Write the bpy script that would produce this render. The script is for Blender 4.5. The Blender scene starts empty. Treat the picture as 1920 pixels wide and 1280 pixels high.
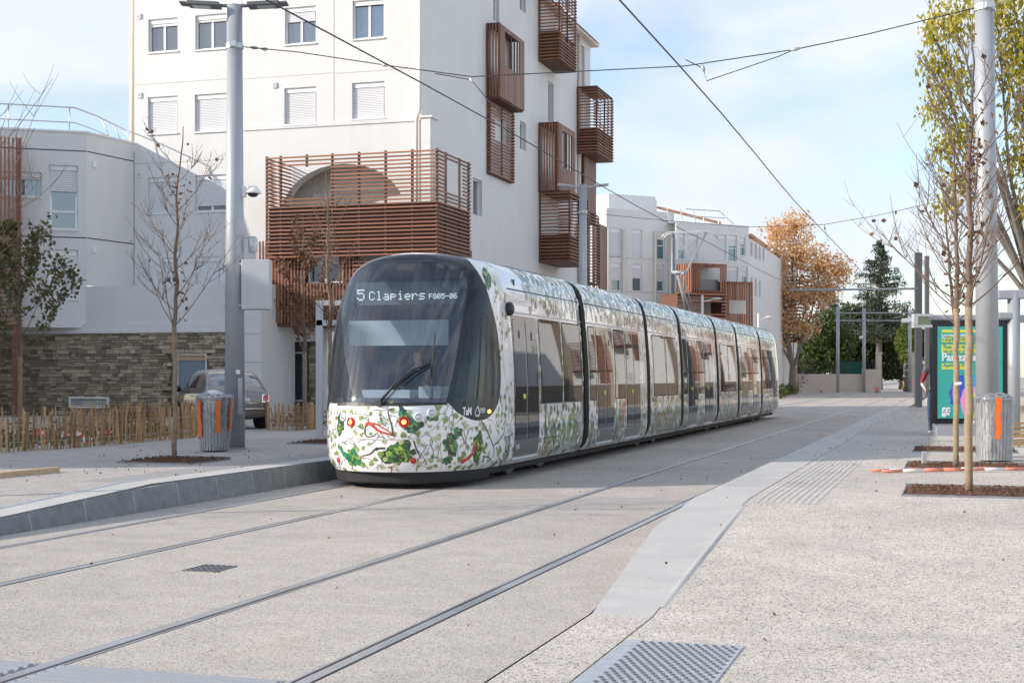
import bpy, bmesh, math, random
import numpy as np
from mathutils import Vector, Matrix, Quaternion, noise
from mathutils.geometry import delaunay_2d_cdt

scene = bpy.context.scene
COL = scene.collection
R = math.radians

# ------------------------------------------------------------------ camera
F, HC, HY = 2667.0, 1.6, 705.0          # focal length (px of a 1920 wide frame), eye height, horizon row
cam_d = bpy.data.cameras.new('camera'); cam = bpy.data.objects.new('camera', cam_d); COL.objects.link(cam)
cam.location = (0, 0, HC); cam.rotation_euler = (R(90), 0, 0)
cam_d.lens = 50.0; cam_d.sensor_width = 36.0; cam_d.shift_y = (HY - 640) / 1920.0
cam_d.clip_start = 0.1; cam_d.clip_end = 5000
scene.camera = cam

# ------------------------------------------------------------------ light
SUN_EL = R(22.5)
SUN_L = Vector((0.977 * math.cos(SUN_EL), 0.213 * math.cos(SUN_EL), -math.sin(SUN_EL))).normalized()   # direction light travels
sun_d = bpy.data.lights.new('sun', 'SUN'); sun = bpy.data.objects.new('sun', sun_d); COL.objects.link(sun)
sun_d.energy = 2.7; sun_d.angle = R(0.6); sun_d.color = (1.0, 0.90, 0.79)
sun.rotation_euler = SUN_L.to_track_quat('-Z', 'Y').to_euler()
sun.location = (-40, -10, 40)

world = bpy.data.worlds.new('World'); scene.world = world; world.use_nodes = True
def build_world():
    nt = world.node_tree; N = nt.nodes; Lk = nt.links; N.clear()
    out = N.new('ShaderNodeOutputWorld'); bg = N.new('ShaderNodeBackground'); bg.inputs[1].default_value = 0.125
    sky = N.new('ShaderNodeTexSky'); sky.sky_type = 'NISHITA'; sky.sun_disc = False
    sky.sun_elevation = SUN_EL; sky.sun_rotation = math.atan2(-SUN_L.x, -SUN_L.y)
    sky.air_density = 1.0; sky.dust_density = 0.5; sky.ozone_density = 1.5
    tc = N.new('ShaderNodeTexCoord')
    mp = N.new('ShaderNodeMapping'); mp.inputs['Scale'].default_value = (1.0, 1.0, 2.6); mp.inputs['Location'].default_value = (0.30, 0.1, -0.12)
    nz = N.new('ShaderNodeTexNoise'); nz.inputs['Scale'].default_value = 3.2; nz.inputs['Detail'].default_value = 7; nz.inputs['Roughness'].default_value = 0.55
    rp = N.new('ShaderNodeValToRGB'); rp.color_ramp.elements[0].position = 0.44; rp.color_ramp.elements[1].position = 0.60; rp.color_ramp.elements[0].color = (0.22, 0.22, 0.22, 1)
    nz2 = N.new('ShaderNodeTexNoise'); nz2.inputs['Scale'].default_value = 6.5; nz2.inputs['Detail'].default_value = 5
    rp2 = N.new('ShaderNodeValToRGB'); rp2.color_ramp.elements[0].position = 0.38; rp2.color_ramp.elements[1].position = 0.66
    rp2.color_ramp.elements[0].color = (3.45, 3.7, 4.25, 1); rp2.color_ramp.elements[1].color = (4.0, 4.15, 4.4, 1)
    mul = N.new('ShaderNodeMath'); mul.operation = 'MULTIPLY'; mul.inputs[1].default_value = 0.92
    mx = N.new('ShaderNodeMix'); mx.data_type = 'RGBA'
    Lk.new(tc.outputs['Generated'], mp.inputs['Vector']); Lk.new(mp.outputs[0], nz.inputs['Vector']); Lk.new(mp.outputs[0], nz2.inputs['Vector'])
    Lk.new(nz.outputs['Fac'], rp.inputs[0]); Lk.new(nz2.outputs['Fac'], rp2.inputs[0])
    Lk.new(rp.outputs[0], mul.inputs[0]); Lk.new(mul.outputs[0], mx.inputs[0])
    Lk.new(sky.outputs[0], mx.inputs[6]); Lk.new(rp2.outputs[0], mx.inputs[7])
    Lk.new(mx.outputs[2], bg.inputs[0]); Lk.new(bg.outputs[0], out.inputs[0])
build_world()
scene.view_settings.view_transform = 'Standard'; scene.view_settings.look = 'None'
scene.view_settings.exposure = 0.95; scene.view_settings.gamma = 1.0
scene.view_settings.use_curve_mapping = False
scene.render.engine = 'CYCLES'
scene.cycles.max_bounces = 8; scene.cycles.transparent_max_bounces = 12
scene.cycles.caustics_reflective = False; scene.cycles.caustics_refractive = False
scene.cycles.use_denoising = True
scene.cycles.sample_clamp_indirect = 6

# ------------------------------------------------------------------ frames
TH = R(17.35); SN, CS = math.sin(TH), math.cos(TH)      # the street runs at 17.35 degrees to the view axis
ROTS = Matrix.Rotation(-TH, 4, 'Z')
def W(n, s, z=0.0): return Vector((s * SN + n * CS, s * CS - n * SN, z))      # street frame (across, along) -> world
def NS(X, Y): return X * CS - Y * SN, X * SN + Y * CS
def ray(x): return (x - 960.0) / F
def zat(y, Y): return HC + (HY - y) / F * Y
def gp(x, y, z=0.0):                     # a point on the level z
    Y = (HC - z) * F / (y - HY); return Vector((ray(x) * Y, Y, z))
def pt(x, y, Y): return Vector((ray(x) * Y, Y, zat(y, Y)))
def onS(x, s):                           # plane s = const -> n, depth
    r = ray(x); n = (r * s * CS - s * SN) / (CS + r * SN); return n, s * CS - n * SN
def onN(x, n):                           # plane n = const -> s, depth
    r = ray(x); s = (n * CS + r * n * SN) / (r * CS - SN); return s, s * CS - n * SN
def smooth(t): t = max(0.0, min(1.0, t)); return t * t * (3 - 2 * t)
def zR(s):
    return 0.30 * max(0.0, min(1.0, (s - 9.3) / 5.9)) * (1 - max(0.0, min(1.0, (s - 62) / 4.0)))
def zL(s):
    return 0.30 * max(0.0, min(1.0, (s - 8.6) / 6.4)) * (1 - max(0.0, min(1.0, (s - 62) / 4.0)))

# ------------------------------------------------------------------ materials
MATS = {}
def nodes_of(name):
    m = bpy.data.materials.new(name); m.use_nodes = True; nt = m.node_tree
    b = nt.nodes['Principled BSDF']; MATS[name] = m
    return m, nt, b
def mat(name, col, rough=0.6, metal=0.0, var=0.0, vscale=3.0, bump=0.0, bscale=40.0, rnd=0.0, coat=0.0, spec=0.5, emit=None, estr=0.0, stretch=None, dirt=None):
    m, nt, b = nodes_of(name); N = nt.nodes; L = nt.links
    b.inputs['Base Color'].default_value = (*col, 1); b.inputs['Roughness'].default_value = rough; b.inputs['Metallic'].default_value = metal
    b.inputs['Specular IOR Level'].default_value = spec
    if coat: b.inputs['Coat Weight'].default_value = coat; b.inputs['Coat Roughness'].default_value = 0.04
    if emit: b.inputs['Emission Color'].default_value = (*emit, 1); b.inputs['Emission Strength'].default_value = estr
    src = None; tc = N.new('ShaderNodeTexCoord'); vec = tc.outputs['Object']
    if stretch:
        mp = N.new('ShaderNodeMapping'); mp.inputs['Scale'].default_value = stretch; L.new(vec, mp.inputs[0]); vec = mp.outputs[0]
    if var:
        nz = N.new('ShaderNodeTexNoise'); nz.inputs['Scale'].default_value = vscale; nz.inputs['Detail'].default_value = 6; L.new(vec, nz.inputs['Vector'])
        mr = N.new('ShaderNodeMapRange'); mr.inputs[1].default_value = 0.25; mr.inputs[2].default_value = 0.75
        mr.inputs[3].default_value = 1 - var; mr.inputs[4].default_value = 1 + var; L.new(nz.outputs['Fac'], mr.inputs[0]); src = mr.outputs[0]
    if rnd:
        oi = N.new('ShaderNodeObjectInfo'); ge = N.new('ShaderNodeNewGeometry'); ad = N.new('ShaderNodeMath'); L.new(oi.outputs['Random'], ad.inputs[0]); L.new(ge.outputs['Random Per Island'], ad.inputs[1])
        fr = N.new('ShaderNodeMath'); fr.operation = 'FRACT'; L.new(ad.outputs[0], fr.inputs[0])
        mr = N.new('ShaderNodeMapRange'); mr.inputs[3].default_value = 1 - rnd; mr.inputs[4].default_value = 1 + rnd; L.new(fr.outputs[0], mr.inputs[0])
        if src:
            mm = N.new('ShaderNodeMath'); mm.operation = 'MULTIPLY'; L.new(src, mm.inputs[0]); L.new(mr.outputs[0], mm.inputs[1]); src = mm.outputs[0]
        else: src = mr.outputs[0]
    if src:
        vm = N.new('ShaderNodeVectorMath'); vm.operation = 'SCALE'; vm.inputs[0].default_value = col; L.new(src, vm.inputs['Scale']); cur = vm.outputs[0]
        if dirt:
            nz = N.new('ShaderNodeTexNoise'); nz.inputs['Scale'].default_value = dirt[1]; nz.inputs['Detail'].default_value = 8; nz.inputs['Roughness'].default_value = 0.65; L.new(vec, nz.inputs['Vector'])
            rp = N.new('ShaderNodeMapRange'); rp.inputs[1].default_value = dirt[2]; rp.inputs[2].default_value = dirt[3]; L.new(nz.outputs['Fac'], rp.inputs[0])
            mx = N.new('ShaderNodeMix'); mx.data_type = 'RGBA'; L.new(rp.outputs[0], mx.inputs[0]); L.new(cur, mx.inputs[6]); mx.inputs[7].default_value = (*dirt[0], 1); cur = mx.outputs[2]
        L.new(cur, b.inputs['Base Color'])
    if bump:
        nz = N.new('ShaderNodeTexNoise'); nz.inputs['Scale'].default_value = bscale; nz.inputs['Detail'].default_value = 5; L.new(vec, nz.inputs['Vector'])
        bp = N.new('ShaderNodeBump'); bp.inputs['Strength'].default_value = bump; bp.inputs['Distance'].default_value = 0.02; L.new(nz.outputs['Fac'], bp.inputs['Height']); L.new(bp.outputs[0], b.inputs['Normal'])
    return m
def agg(name, light, mid, dark, scale=75.0, darkpos=0.14, warm=(0.46, 0.36, 0.24)):
    """exposed aggregate concrete: grains of three tones, broad stains, fine relief"""
    m, nt, b = nodes_of(name); N = nt.nodes; L = nt.links
    tc = N.new('ShaderNodeTexCoord'); v = N.new('ShaderNodeTexVoronoi'); v.inputs['Scale'].default_value = scale; L.new(tc.outputs['Object'], v.inputs['Vector'])
    sp = N.new('ShaderNodeSeparateColor'); L.new(v.outputs['Color'], sp.inputs[0])
    rp = N.new('ShaderNodeValToRGB'); cr = rp.color_ramp; cr.interpolation = 'CONSTANT'
    cr.elements[0].position = 0; cr.elements[0].color = (*dark, 1); cr.elements[1].position = darkpos; cr.elements[1].color = (*mid, 1)
    for p, c in ((darkpos + 0.2, light), (0.72, tuple(x * 0.93 for x in light)), (0.88, tuple(min(1, x * 1.12) for x in light))):
        e = cr.elements.new(p); e.color = (*c, 1)
    L.new(sp.outputs[0], rp.inputs[0])
    def noise_(sc, d, lo, hi, a, c_):
        nz = N.new('ShaderNodeTexNoise'); nz.inputs['Scale'].default_value = sc; nz.inputs['Detail'].default_value = d; L.new(tc.outputs['Object'], nz.inputs['Vector'])
        mr = N.new('ShaderNodeMapRange'); mr.inputs[1].default_value = lo; mr.inputs[2].default_value = hi; mr.inputs[3].default_value = a; mr.inputs[4].default_value = c_; L.new(nz.outputs['Fac'], mr.inputs[0]); return mr.outputs[0]
    big = noise_(0.30, 6, 0.3, 0.7, 0.86, 1.08); med = noise_(2.6, 7, 0.3, 0.7, 0.91, 1.07)
    mm = N.new('ShaderNodeMath'); mm.operation = 'MULTIPLY'; L.new(big, mm.inputs[0]); L.new(med, mm.inputs[1])
    vm = N.new('ShaderNodeVectorMath'); vm.operation = 'SCALE'; L.new(rp.outputs[0], vm.inputs[0]); L.new(mm.outputs[0], vm.inputs['Scale'])
    st = noise_(1.1, 8, 0.62, 0.80, 0.0, 0.45)
    mx = N.new('ShaderNodeMix'); mx.data_type = 'RGBA'; L.new(st, mx.inputs[0]); L.new(vm.outputs[0], mx.inputs[6]); mx.inputs[7].default_value = (*warm, 1)
    st2 = noise_(0.55, 9, 0.57, 0.74, 0.0, 0.30)
    mx2 = N.new('ShaderNodeMix'); mx2.data_type = 'RGBA'; L.new(st2, mx2.inputs[0]); L.new(mx.outputs[2], mx2.inputs[6]); mx2.inputs[7].default_value = (0.27, 0.25, 0.235, 1)
    L.new(mx2.outputs[2], b.inputs['Base Color']); b.inputs['Roughness'].default_value = 0.85
    bp = N.new('ShaderNodeBump'); bp.inputs['Strength'].default_value = 0.25; bp.inputs['Distance'].default_value = 0.006; L.new(v.outputs['Distance'], bp.inputs['Height']); L.new(bp.outputs[0], b.inputs['Normal'])
    return m
def glass(name, tint, rough=0.02, refl=0.06, trans=True, streak=0.0):
    m = bpy.data.materials.new(name); m.use_nodes = True; nt = m.node_tree; N = nt.nodes; L = nt.links; N.clear(); MATS[name] = m
    out = N.new('ShaderNodeOutputMaterial'); mx = N.new('ShaderNodeMixShader')
    a = N.new('ShaderNodeBsdfTransparent') if trans else N.new('ShaderNodeBsdfDiffuse'); a.inputs[0].default_value = (*tint, 1)
    g = N.new('ShaderNodeBsdfGlossy'); g.inputs['Roughness'].default_value = rough; g.inputs[0].default_value = (0.95, 0.97, 1, 1)
    fr = N.new('ShaderNodeFresnel'); fr.inputs[0].default_value = 1.5
    ad = N.new('ShaderNodeMath'); ad.inputs[1].default_value = refl; ad.use_clamp = True; L.new(fr.outputs[0], ad.inputs[0])
    if streak:
        tc = N.new('ShaderNodeTexCoord'); mp = N.new('ShaderNodeMapping'); mp.inputs['Scale'].default_value = (26, 0.6, 0.6); L.new(tc.outputs['Object'], mp.inputs[0])
        nz = N.new('ShaderNodeTexNoise'); nz.inputs['Scale'].default_value = 1.6; nz.inputs['Detail'].default_value = 6; L.new(mp.outputs[0], nz.inputs['Vector'])
        mr = N.new('ShaderNodeMapRange'); mr.inputs[1].default_value = 0.35; mr.inputs[2].default_value = 0.7; mr.inputs[3].default_value = 0.03; mr.inputs[4].default_value = streak; L.new(nz.outputs['Fac'], mr.inputs[0]); L.new(mr.outputs[0], g.inputs['Roughness'])
        mr2 = N.new('ShaderNodeMapRange'); mr2.inputs[1].default_value = 0.35; mr2.inputs[2].default_value = 0.75; mr2.inputs[3].default_value = 0.0; mr2.inputs[4].default_value = 0.025; L.new(nz.outputs['Fac'], mr2.inputs[0])
        ad2 = N.new('ShaderNodeMath'); ad2.use_clamp = True; L.new(ad.outputs[0], ad2.inputs[0]); L.new(mr2.outputs[0], ad2.inputs[1]); ad = ad2
    L.new(ad.outputs[0], mx.inputs[0]); L.new(a.outputs[0], mx.inputs[1]); L.new(g.outputs[0], mx.inputs[2]); L.new(mx.outputs[0], out.inputs[0])
    return m
def leafmat(name, cols, trans=0.35, rough=0.55):
    m = bpy.data.materials.new(name); m.use_nodes = True; nt = m.node_tree; N = nt.nodes; L = nt.links; N.clear(); MATS[name] = m
    out = N.new('ShaderNodeOutputMaterial'); ge = N.new('ShaderNodeNewGeometry'); rp = N.new('ShaderNodeValToRGB'); cr = rp.color_ramp
    while len(cr.elements) < len(cols): cr.elements.new(0.5)
    for i, c in enumerate(cols): cr.elements[i].position = i / (len(cols) - 1); cr.elements[i].color = (*c, 1)
    L.new(ge.outputs['Random Per Island'], rp.inputs[0])
    d = N.new('ShaderNodeBsdfPrincipled'); d.inputs['Roughness'].default_value = rough; L.new(rp.outputs[0], d.inputs['Base Color']); d.inputs['Specular IOR Level'].default_value = 0.3
    t = N.new('ShaderNodeBsdfTranslucent'); L.new(rp.outputs[0], t.inputs[0]); mx = N.new('ShaderNodeMixShader'); mx.inputs[0].default_value = trans
    L.new(d.outputs[0], mx.inputs[1]); L.new(t.outputs[0], mx.inputs[2]); L.new(mx.outputs[0], out.inputs[0]); return m

agg('agg_track', (0.545, 0.495, 0.44), (0.36, 0.32, 0.285), (0.18, 0.165, 0.155), 135, 0.10)
agg('agg_right', (0.645, 0.585, 0.515), (0.43, 0.385, 0.34), (0.15, 0.14, 0.13), 105, 0.11)
agg('agg_left', (0.50, 0.46, 0.42), (0.36, 0.33, 0.30), (0.18, 0.165, 0.155), 120, 0.10)
mat('asphalt_far', (0.40, 0.37, 0.34), 0.9, var=0.12, vscale=0.6)
mat('concrete', (0.51, 0.495, 0.47), 0.8, var=0.10, vscale=2.2, bump=0.12, bscale=60, dirt=((0.33, 0.29, 0.24), 1.1, 0.58, 0.78))
mat('kerb_stone', (0.20, 0.21, 0.215), 0.75, var=0.20, vscale=7, bump=0.25, bscale=45, rnd=0.10, dirt=((0.32, 0.31, 0.29), 3.0, 0.58, 0.8))  # grey darkened so the kerb face carries its shade in the colour
mat('mortar', (0.50, 0.49, 0.46), 0.9)
mat('rail_steel', (0.58, 0.575, 0.575), 0.34, 0.75, var=0.25, vscale=6, stretch=(1, 0.15, 1))
mat('rail_groove', (0.15, 0.115, 0.09), 0.9, var=0.4, vscale=12)
mat('rubber', (0.045, 0.045, 0.047), 0.8)
mat('plaster', (0.725, 0.72, 0.71), 0.85, var=0.035, vscale=1.6, bump=0.45, bscale=22, stretch=(1, 1, 0.4), dirt=((0.64, 0.625, 0.60), 0.8, 0.52, 0.82))
mat('plaster_cream', (0.70, 0.63, 0.55), 0.85, var=0.04, vscale=1.2, bump=0.1)
mat('plaster_dim', (0.70, 0.67, 0.61), 0.9, var=0.05)
mat('joint_dark', (0.10, 0.10, 0.11), 0.8)
mat('joint_grey', (0.50, 0.49, 0.47), 0.9)
mat('pvc', (0.80, 0.80, 0.81), 0.4)
mat('shutter', (0.78, 0.785, 0.80), 0.45)
mat('wood', (0.26, 0.105, 0.058), 0.62, var=0.16, vscale=9, rnd=0.36, dirt=((0.30, 0.17, 0.11), 3.0, 0.52, 0.8))
mat('wood_pale', (0.235, 0.12, 0.085), 0.62, var=0.14, vscale=9, rnd=0.34, dirt=((0.30, 0.20, 0.15), 3.0, 0.52, 0.8))
mat('wood_dark', (0.115, 0.052, 0.034), 0.7, var=0.15, rnd=0.15)
mat('stone', (0.37, 0.30, 0.225), 0.9, var=0.28, vscale=6, bump=0.7, bscale=11, rnd=0.5, dirt=((0.29, 0.17, 0.10), 2.2, 0.55, 0.8))
mat('stone_joint', (0.13, 0.12, 0.11), 0.95)
mat('steel_paint', (0.40, 0.42, 0.445), 0.42, 0.25, var=0.06, vscale=2.0)
mat('steel_dark', (0.16, 0.165, 0.175), 0.45, 0.4)
mat('galv', (0.54, 0.555, 0.57), 0.42, 0.45, var=0.15, vscale=14)
mat('cabinet', (0.50, 0.515, 0.53), 0.5, 0.1)
mat('white_paint', (0.78, 0.78, 0.78), 0.4)
mat('wire', (0.055, 0.057, 0.06), 0.5, 0.5)
mat('black_plastic', (0.02, 0.02, 0.022), 0.45)
mat('bark', (0.25, 0.185, 0.125), 0.9, var=0.3, vscale=18, bump=0.5, bscale=30)
mat('bark_grey', (0.19, 0.165, 0.14), 0.9, var=0.3, vscale=8, bump=0.5, bscale=16)
mat('burlap', (0.34, 0.255, 0.165), 0.95, var=0.22, vscale=20, bump=0.6, bscale=60, stretch=(1, 1, 2.2))
mat('twig', (0.165, 0.115, 0.085), 0.8, var=0.2)
mat('soil', (0.115, 0.055, 0.032), 0.95, var=0.35, vscale=25, bump=1.0, bscale=40, rnd=0.3)
mat('picket', (0.42, 0.27, 0.13), 0.85, var=0.3, vscale=12, rnd=0.38, bump=0.3, bscale=20)
mat('plank', (0.56, 0.40, 0.25), 0.8, var=0.2, vscale=7, stretch=(6, 1, 6))
mat('galv_dark', (0.25, 0.26, 0.275), 0.5, 0.5, var=0.2, vscale=9)
mat('tape_red', (0.65, 0.045, 0.05), 0.5); mat('tape_white', (0.80, 0.78, 0.77), 0.5)
mat('orange_tape', (0.85, 0.17, 0.02), 0.5, var=0.1)
mat('pink_pole', (0.72, 0.25, 0.17), 0.5, var=0.2, vscale=9)
mat('paint_body', (0.82, 0.825, 0.83), 0.22, coat=1.0, var=0.015, vscale=2)
mat('paint_black', (0.008, 0.011, 0.018), 0.22, coat=0.25, spec=0.35)
mat('grey_door', (0.055, 0.057, 0.06), 0.25, coat=0.6)
mat('bellows', (0.012, 0.012, 0.013), 0.7)
mat('under', (0.022, 0.022, 0.024), 0.7)
mat('cab_dark', (0.075, 0.09, 0.12), 0.7); mat('cab_grey', (0.40, 0.46, 0.50), 0.6); mat('cab_blind', (0.40, 0.46, 0.50), 0.6)
mat('seat', (0.02, 0.022, 0.03), 0.8)
mat('led', (0.1, 0.1, 0.1), 0.5, emit=(0.85, 0.95, 1.0), estr=0.55)
mat('lamp_orange', (0.9, 0.25, 0.05), 0.3, emit=(1.0, 0.30, 0.06), estr=2.2)
mat('lamp_red', (0.55, 0.015, 0.01), 0.2, coat=1)
mat('lamp_clear', (0.55, 0.60, 0.58), 0.12, 0.4, coat=1)
mat('print_vine', (0.045, 0.050, 0.030), 0.35, coat=0.8)
mat('print_leaf', (0.26, 0.33, 0.07), 0.35, coat=0.8, var=0.5, vscale=30)
mat('print_green', (0.055, 0.17, 0.025), 0.35, coat=0.8, var=0.95, vscale=17)
mat('print_teal', (0.03, 0.22, 0.09), 0.35, coat=0.8, var=0.55, vscale=16)
mat('print_dark', (0.018, 0.04, 0.018), 0.35, coat=0.8)
mat('print_lime', (0.26, 0.42, 0.07), 0.35, coat=0.8, var=0.3, vscale=20)
mat('print_red', (0.52, 0.06, 0.03), 0.35, coat=0.8, var=0.5, vscale=20)
mat('print_grey', (0.42, 0.46, 0.42), 0.3, coat=0.9, var=0.4, vscale=9)
mat('print_pale', (0.52, 0.55, 0.32), 0.3, coat=0.9, var=0.4, vscale=9)
mat('car_paint', (0.25, 0.22, 0.205), 0.28, 0.35, coat=0.9)
mat('tyre', (0.016, 0.016, 0.017), 0.85)
mat('chrome', (0.7, 0.7, 0.7), 0.15, 1.0)
mat('car_lamp', (0.50, 0.03, 0.05), 0.2, coat=1); mat('plate', (0.75, 0.75, 0.76), 0.4)
mat('skin', (0.62, 0.38, 0.29), 0.6); mat('hair', (0.05, 0.035, 0.025), 0.8)
mat('navy', (0.018, 0.022, 0.04), 0.85); mat('denim', (0.045, 0.075, 0.125), 0.9, var=0.2, vscale=20); mat('charcoal', (0.03, 0.033, 0.04), 0.9)
mat('khaki', (0.40, 0.27, 0.10), 0.9); mat('burgundy', (0.28, 0.03, 0.045), 0.9); mat('heather', (0.48, 0.48, 0.49), 0.9); mat('shoe_white', (0.72, 0.70, 0.67), 0.6)
mat('poster_teal', (0.045, 0.42, 0.36), 0.35, var=0.03); mat('poster_yellow', (0.80, 0.74, 0.06), 0.35); mat('poster_blue', (0.045, 0.10, 0.55), 0.35)
mat('poster_cyan', (0.03, 0.38, 0.75), 0.35); mat('poster_pink', (0.80, 0.33, 0.62), 0.35); mat('poster_lime', (0.62, 0.72, 0.03), 0.35); mat('poster_white', (0.82, 0.84, 0.84), 0.35)
mat('poster_grey', (0.30, 0.36, 0.20), 0.4); mat('text_blue', (0.05, 0.40, 0.68), 0.4)
mat('blue_paint', (0.03, 0.16, 0.50), 0.4); mat('red_paint', (0.60, 0.04, 0.03), 0.4); mat('green_mesh', (0.02, 0.16, 0.12), 0.7)
mat('wall_beige', (0.62, 0.54, 0.46), 0.9, var=0.06, vscale=0.8); mat('tile', (0.46, 0.25, 0.15), 0.85, var=0.25, vscale=4)
mat('door_blue', (0.20, 0.25, 0.32), 0.5, var=0.04)
mat('fence_green', (0.02, 0.035, 0.03), 0.6)
glass('window_glass', (0.045, 0.06, 0.08), 0.02, 0.22, trans=False)
glass('window_teal', (0.03, 0.16, 0.19), 0.03, 0.12, trans=False)
glass('tram_glass', (0.022, 0.024, 0.026), 0.015, 0.02, trans=False)
glass('windscreen', (0.80, 0.87, 0.92), 0.03, 0.05, streak=0.07)
def glare_streaks(name, amt):  # pale streaks mixed into the glass to imitate sun glare
    m = MATS[name]; nt = m.node_tree; N = nt.nodes; L = nt.links; out = [n for n in N if n.type == 'OUTPUT_MATERIAL'][0]; src = out.inputs[0].links[0].from_socket
    tc = N.new('ShaderNodeTexCoord'); mp = N.new('ShaderNodeMapping'); mp.inputs['Scale'].default_value = (34, 0.5, 0.5); L.new(tc.outputs['Object'], mp.inputs[0]); nz = N.new('ShaderNodeTexNoise'); nz.inputs['Scale'].default_value = 1.0; nz.inputs['Detail'].default_value = 5; L.new(mp.outputs[0], nz.inputs['Vector'])
    mr = N.new('ShaderNodeMapRange'); mr.inputs[1].default_value = 0.38; mr.inputs[2].default_value = 0.72; mr.inputs[3].default_value = amt * .12; mr.inputs[4].default_value = amt; L.new(nz.outputs['Fac'], mr.inputs[0])
    d = N.new('ShaderNodeBsdfDiffuse'); d.inputs[0].default_value = (.75, .76, .78, 1); g = N.new('ShaderNodeBsdfGlossy'); g.inputs[0].default_value = (.9, .92, .95, 1); g.inputs['Roughness'].default_value = .42; m1 = N.new('ShaderNodeMixShader'); m1.inputs[0].default_value = .6; L.new(d.outputs[0], m1.inputs[1]); L.new(g.outputs[0], m1.inputs[2])
    m2 = N.new('ShaderNodeMixShader'); L.new(mr.outputs[0], m2.inputs[0]); L.new(src, m2.inputs[1]); L.new(m1.outputs[0], m2.inputs[2]); L.new(m2.outputs[0], out.inputs[0])
glare_streaks('windscreen', .022)
glass('cab_glass', (0.55, 0.58, 0.58), 0.02, 0.0)
glass('film', (0.93, 0.94, 0.95), 0.12, 0.16)
def milky(name, col, op):
    m = MATS[name]; nt = m.node_tree; N = nt.nodes; L = nt.links; out = [n for n in N if n.type == 'OUTPUT_MATERIAL'][0]; src = out.inputs[0].links[0].from_socket
    d = N.new('ShaderNodeBsdfDiffuse'); d.inputs[0].default_value = (*col, 1); tl = N.new('ShaderNodeBsdfTranslucent'); tl.inputs[0].default_value = (*col, 1); m1 = N.new('ShaderNodeMixShader'); m1.inputs[0].default_value = 0.45; L.new(d.outputs[0], m1.inputs[1]); L.new(tl.outputs[0], m1.inputs[2])
    tc = N.new('ShaderNodeTexCoord'); nz = N.new('ShaderNodeTexNoise'); nz.inputs['Scale'].default_value = 14; nz.inputs['Detail'].default_value = 6; nz.inputs['Distortion'].default_value = 1.5; mp = N.new('ShaderNodeMapping'); mp.inputs['Scale'].default_value = (1, 1, .35); L.new(tc.outputs['Object'], mp.inputs[0]); L.new(mp.outputs[0], nz.inputs['Vector'])
    mr = N.new('ShaderNodeMapRange'); mr.inputs[1].default_value = 0.35; mr.inputs[2].default_value = 0.65; mr.inputs[3].default_value = op * 0.3; mr.inputs[4].default_value = min(1, op * 1.6); L.new(nz.outputs['Fac'], mr.inputs[0])
    m2 = N.new('ShaderNodeMixShader'); L.new(mr.outputs[0], m2.inputs[0]); L.new(src, m2.inputs[1]); L.new(m1.outputs[0], m2.inputs[2]); L.new(m2.outputs[0], out.inputs[0])
milky('film', (0.88, 0.89, 0.90), 0.26)
glass('film_heavy', (0.90, 0.91, 0.92), 0.16, 0.14)
milky('film_heavy', (0.86, 0.87, 0.88), 0.26)
leafmat('leaf_orange', [(0.62, 0.36, 0.20), (0.76, 0.48, 0.24), (0.80, 0.58, 0.28), (0.76, 0.50, 0.36), (0.80, 0.64, 0.28)], 0.5)
leafmat('leaf_yellow', [(0.27, 0.29, 0.05), (0.50, 0.43, 0.06), (0.66, 0.52, 0.08), (0.34, 0.38, 0.08), (0.56, 0.46, 0.09)], 0.5)
leafmat('leaf_dark', [(0.018, 0.034, 0.012), (0.035, 0.06, 0.02), (0.06, 0.09, 0.03), (0.045, 0.07, 0.022)])
leafmat('leaf_mid', [(0.05, 0.085, 0.02), (0.09, 0.13, 0.03), (0.13, 0.16, 0.045), (0.07, 0.10, 0.03)])
leafmat('leaf_bright', [(0.10, 0.15, 0.03), (0.16, 0.21, 0.04), (0.20, 0.22, 0.06)])
leafmat('leaf_cedar', [(0.035, 0.055, 0.032), (0.06, 0.085, 0.05), (0.09, 0.115, 0.07)], 0.15)
leafmat('leaf_brown', [(0.12, 0.055, 0.03), (0.19, 0.09, 0.05), (0.26, 0.15, 0.09), (0.10, 0.05, 0.035)], 0.3)
leafmat('leaf_mixed', [(0.10, 0.13, 0.04), (0.17, 0.10, 0.055), (0.08, 0.12, 0.04), (0.20, 0.17, 0.07)], 0.3)

# ------------------------------------------------------------------ mesh helpers
OFF = {}
def setp(o, label=None, cat=None, group=None, kind=None):
    if label: o['label'] = label
    if cat: o['category'] = cat
    if group: o['group'] = group
    if kind: o['kind'] = kind
    return o
def thing(name, label, cat, base, frame='W', group=None):
    o = bpy.data.objects.new(name, None); COL.objects.link(o); o.empty_display_size = 0.3
    b = Vector(base)
    if frame == 'S': o.location = W(*b); o.rotation_euler = (0, 0, -TH)
    else: o.location = b
    OFF[o.name] = b
    return setp(o, label, cat, group)
def link(name, me, parent=None, frame='W'):
    o = bpy.data.objects.new(name, me); COL.objects.link(o)
    if parent is not None:
        o.parent = parent
        if parent.type == 'EMPTY' and parent.name in OFF: o.location = -OFF[parent.name]
    elif frame == 'S': o.rotation_euler = (0, 0, -TH)
    return o
_CUBES = {}
def cube_mesh(m):
    if m not in _CUBES:
        me = bpy.data.meshes.new('block_' + m)
        v = [(x, y, z) for x in (-.5, .5) for y in (-.5, .5) for z in (-.5, .5)]
        f = [(0, 1, 3, 2), (4, 6, 7, 5), (0, 4, 5, 1), (2, 3, 7, 6), (0, 2, 6, 4), (1, 5, 7, 3)]
        me.from_pydata(v, [], f); me.materials.append(MATS[m]); _CUBES[m] = me
    return _CUBES[m]
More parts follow.
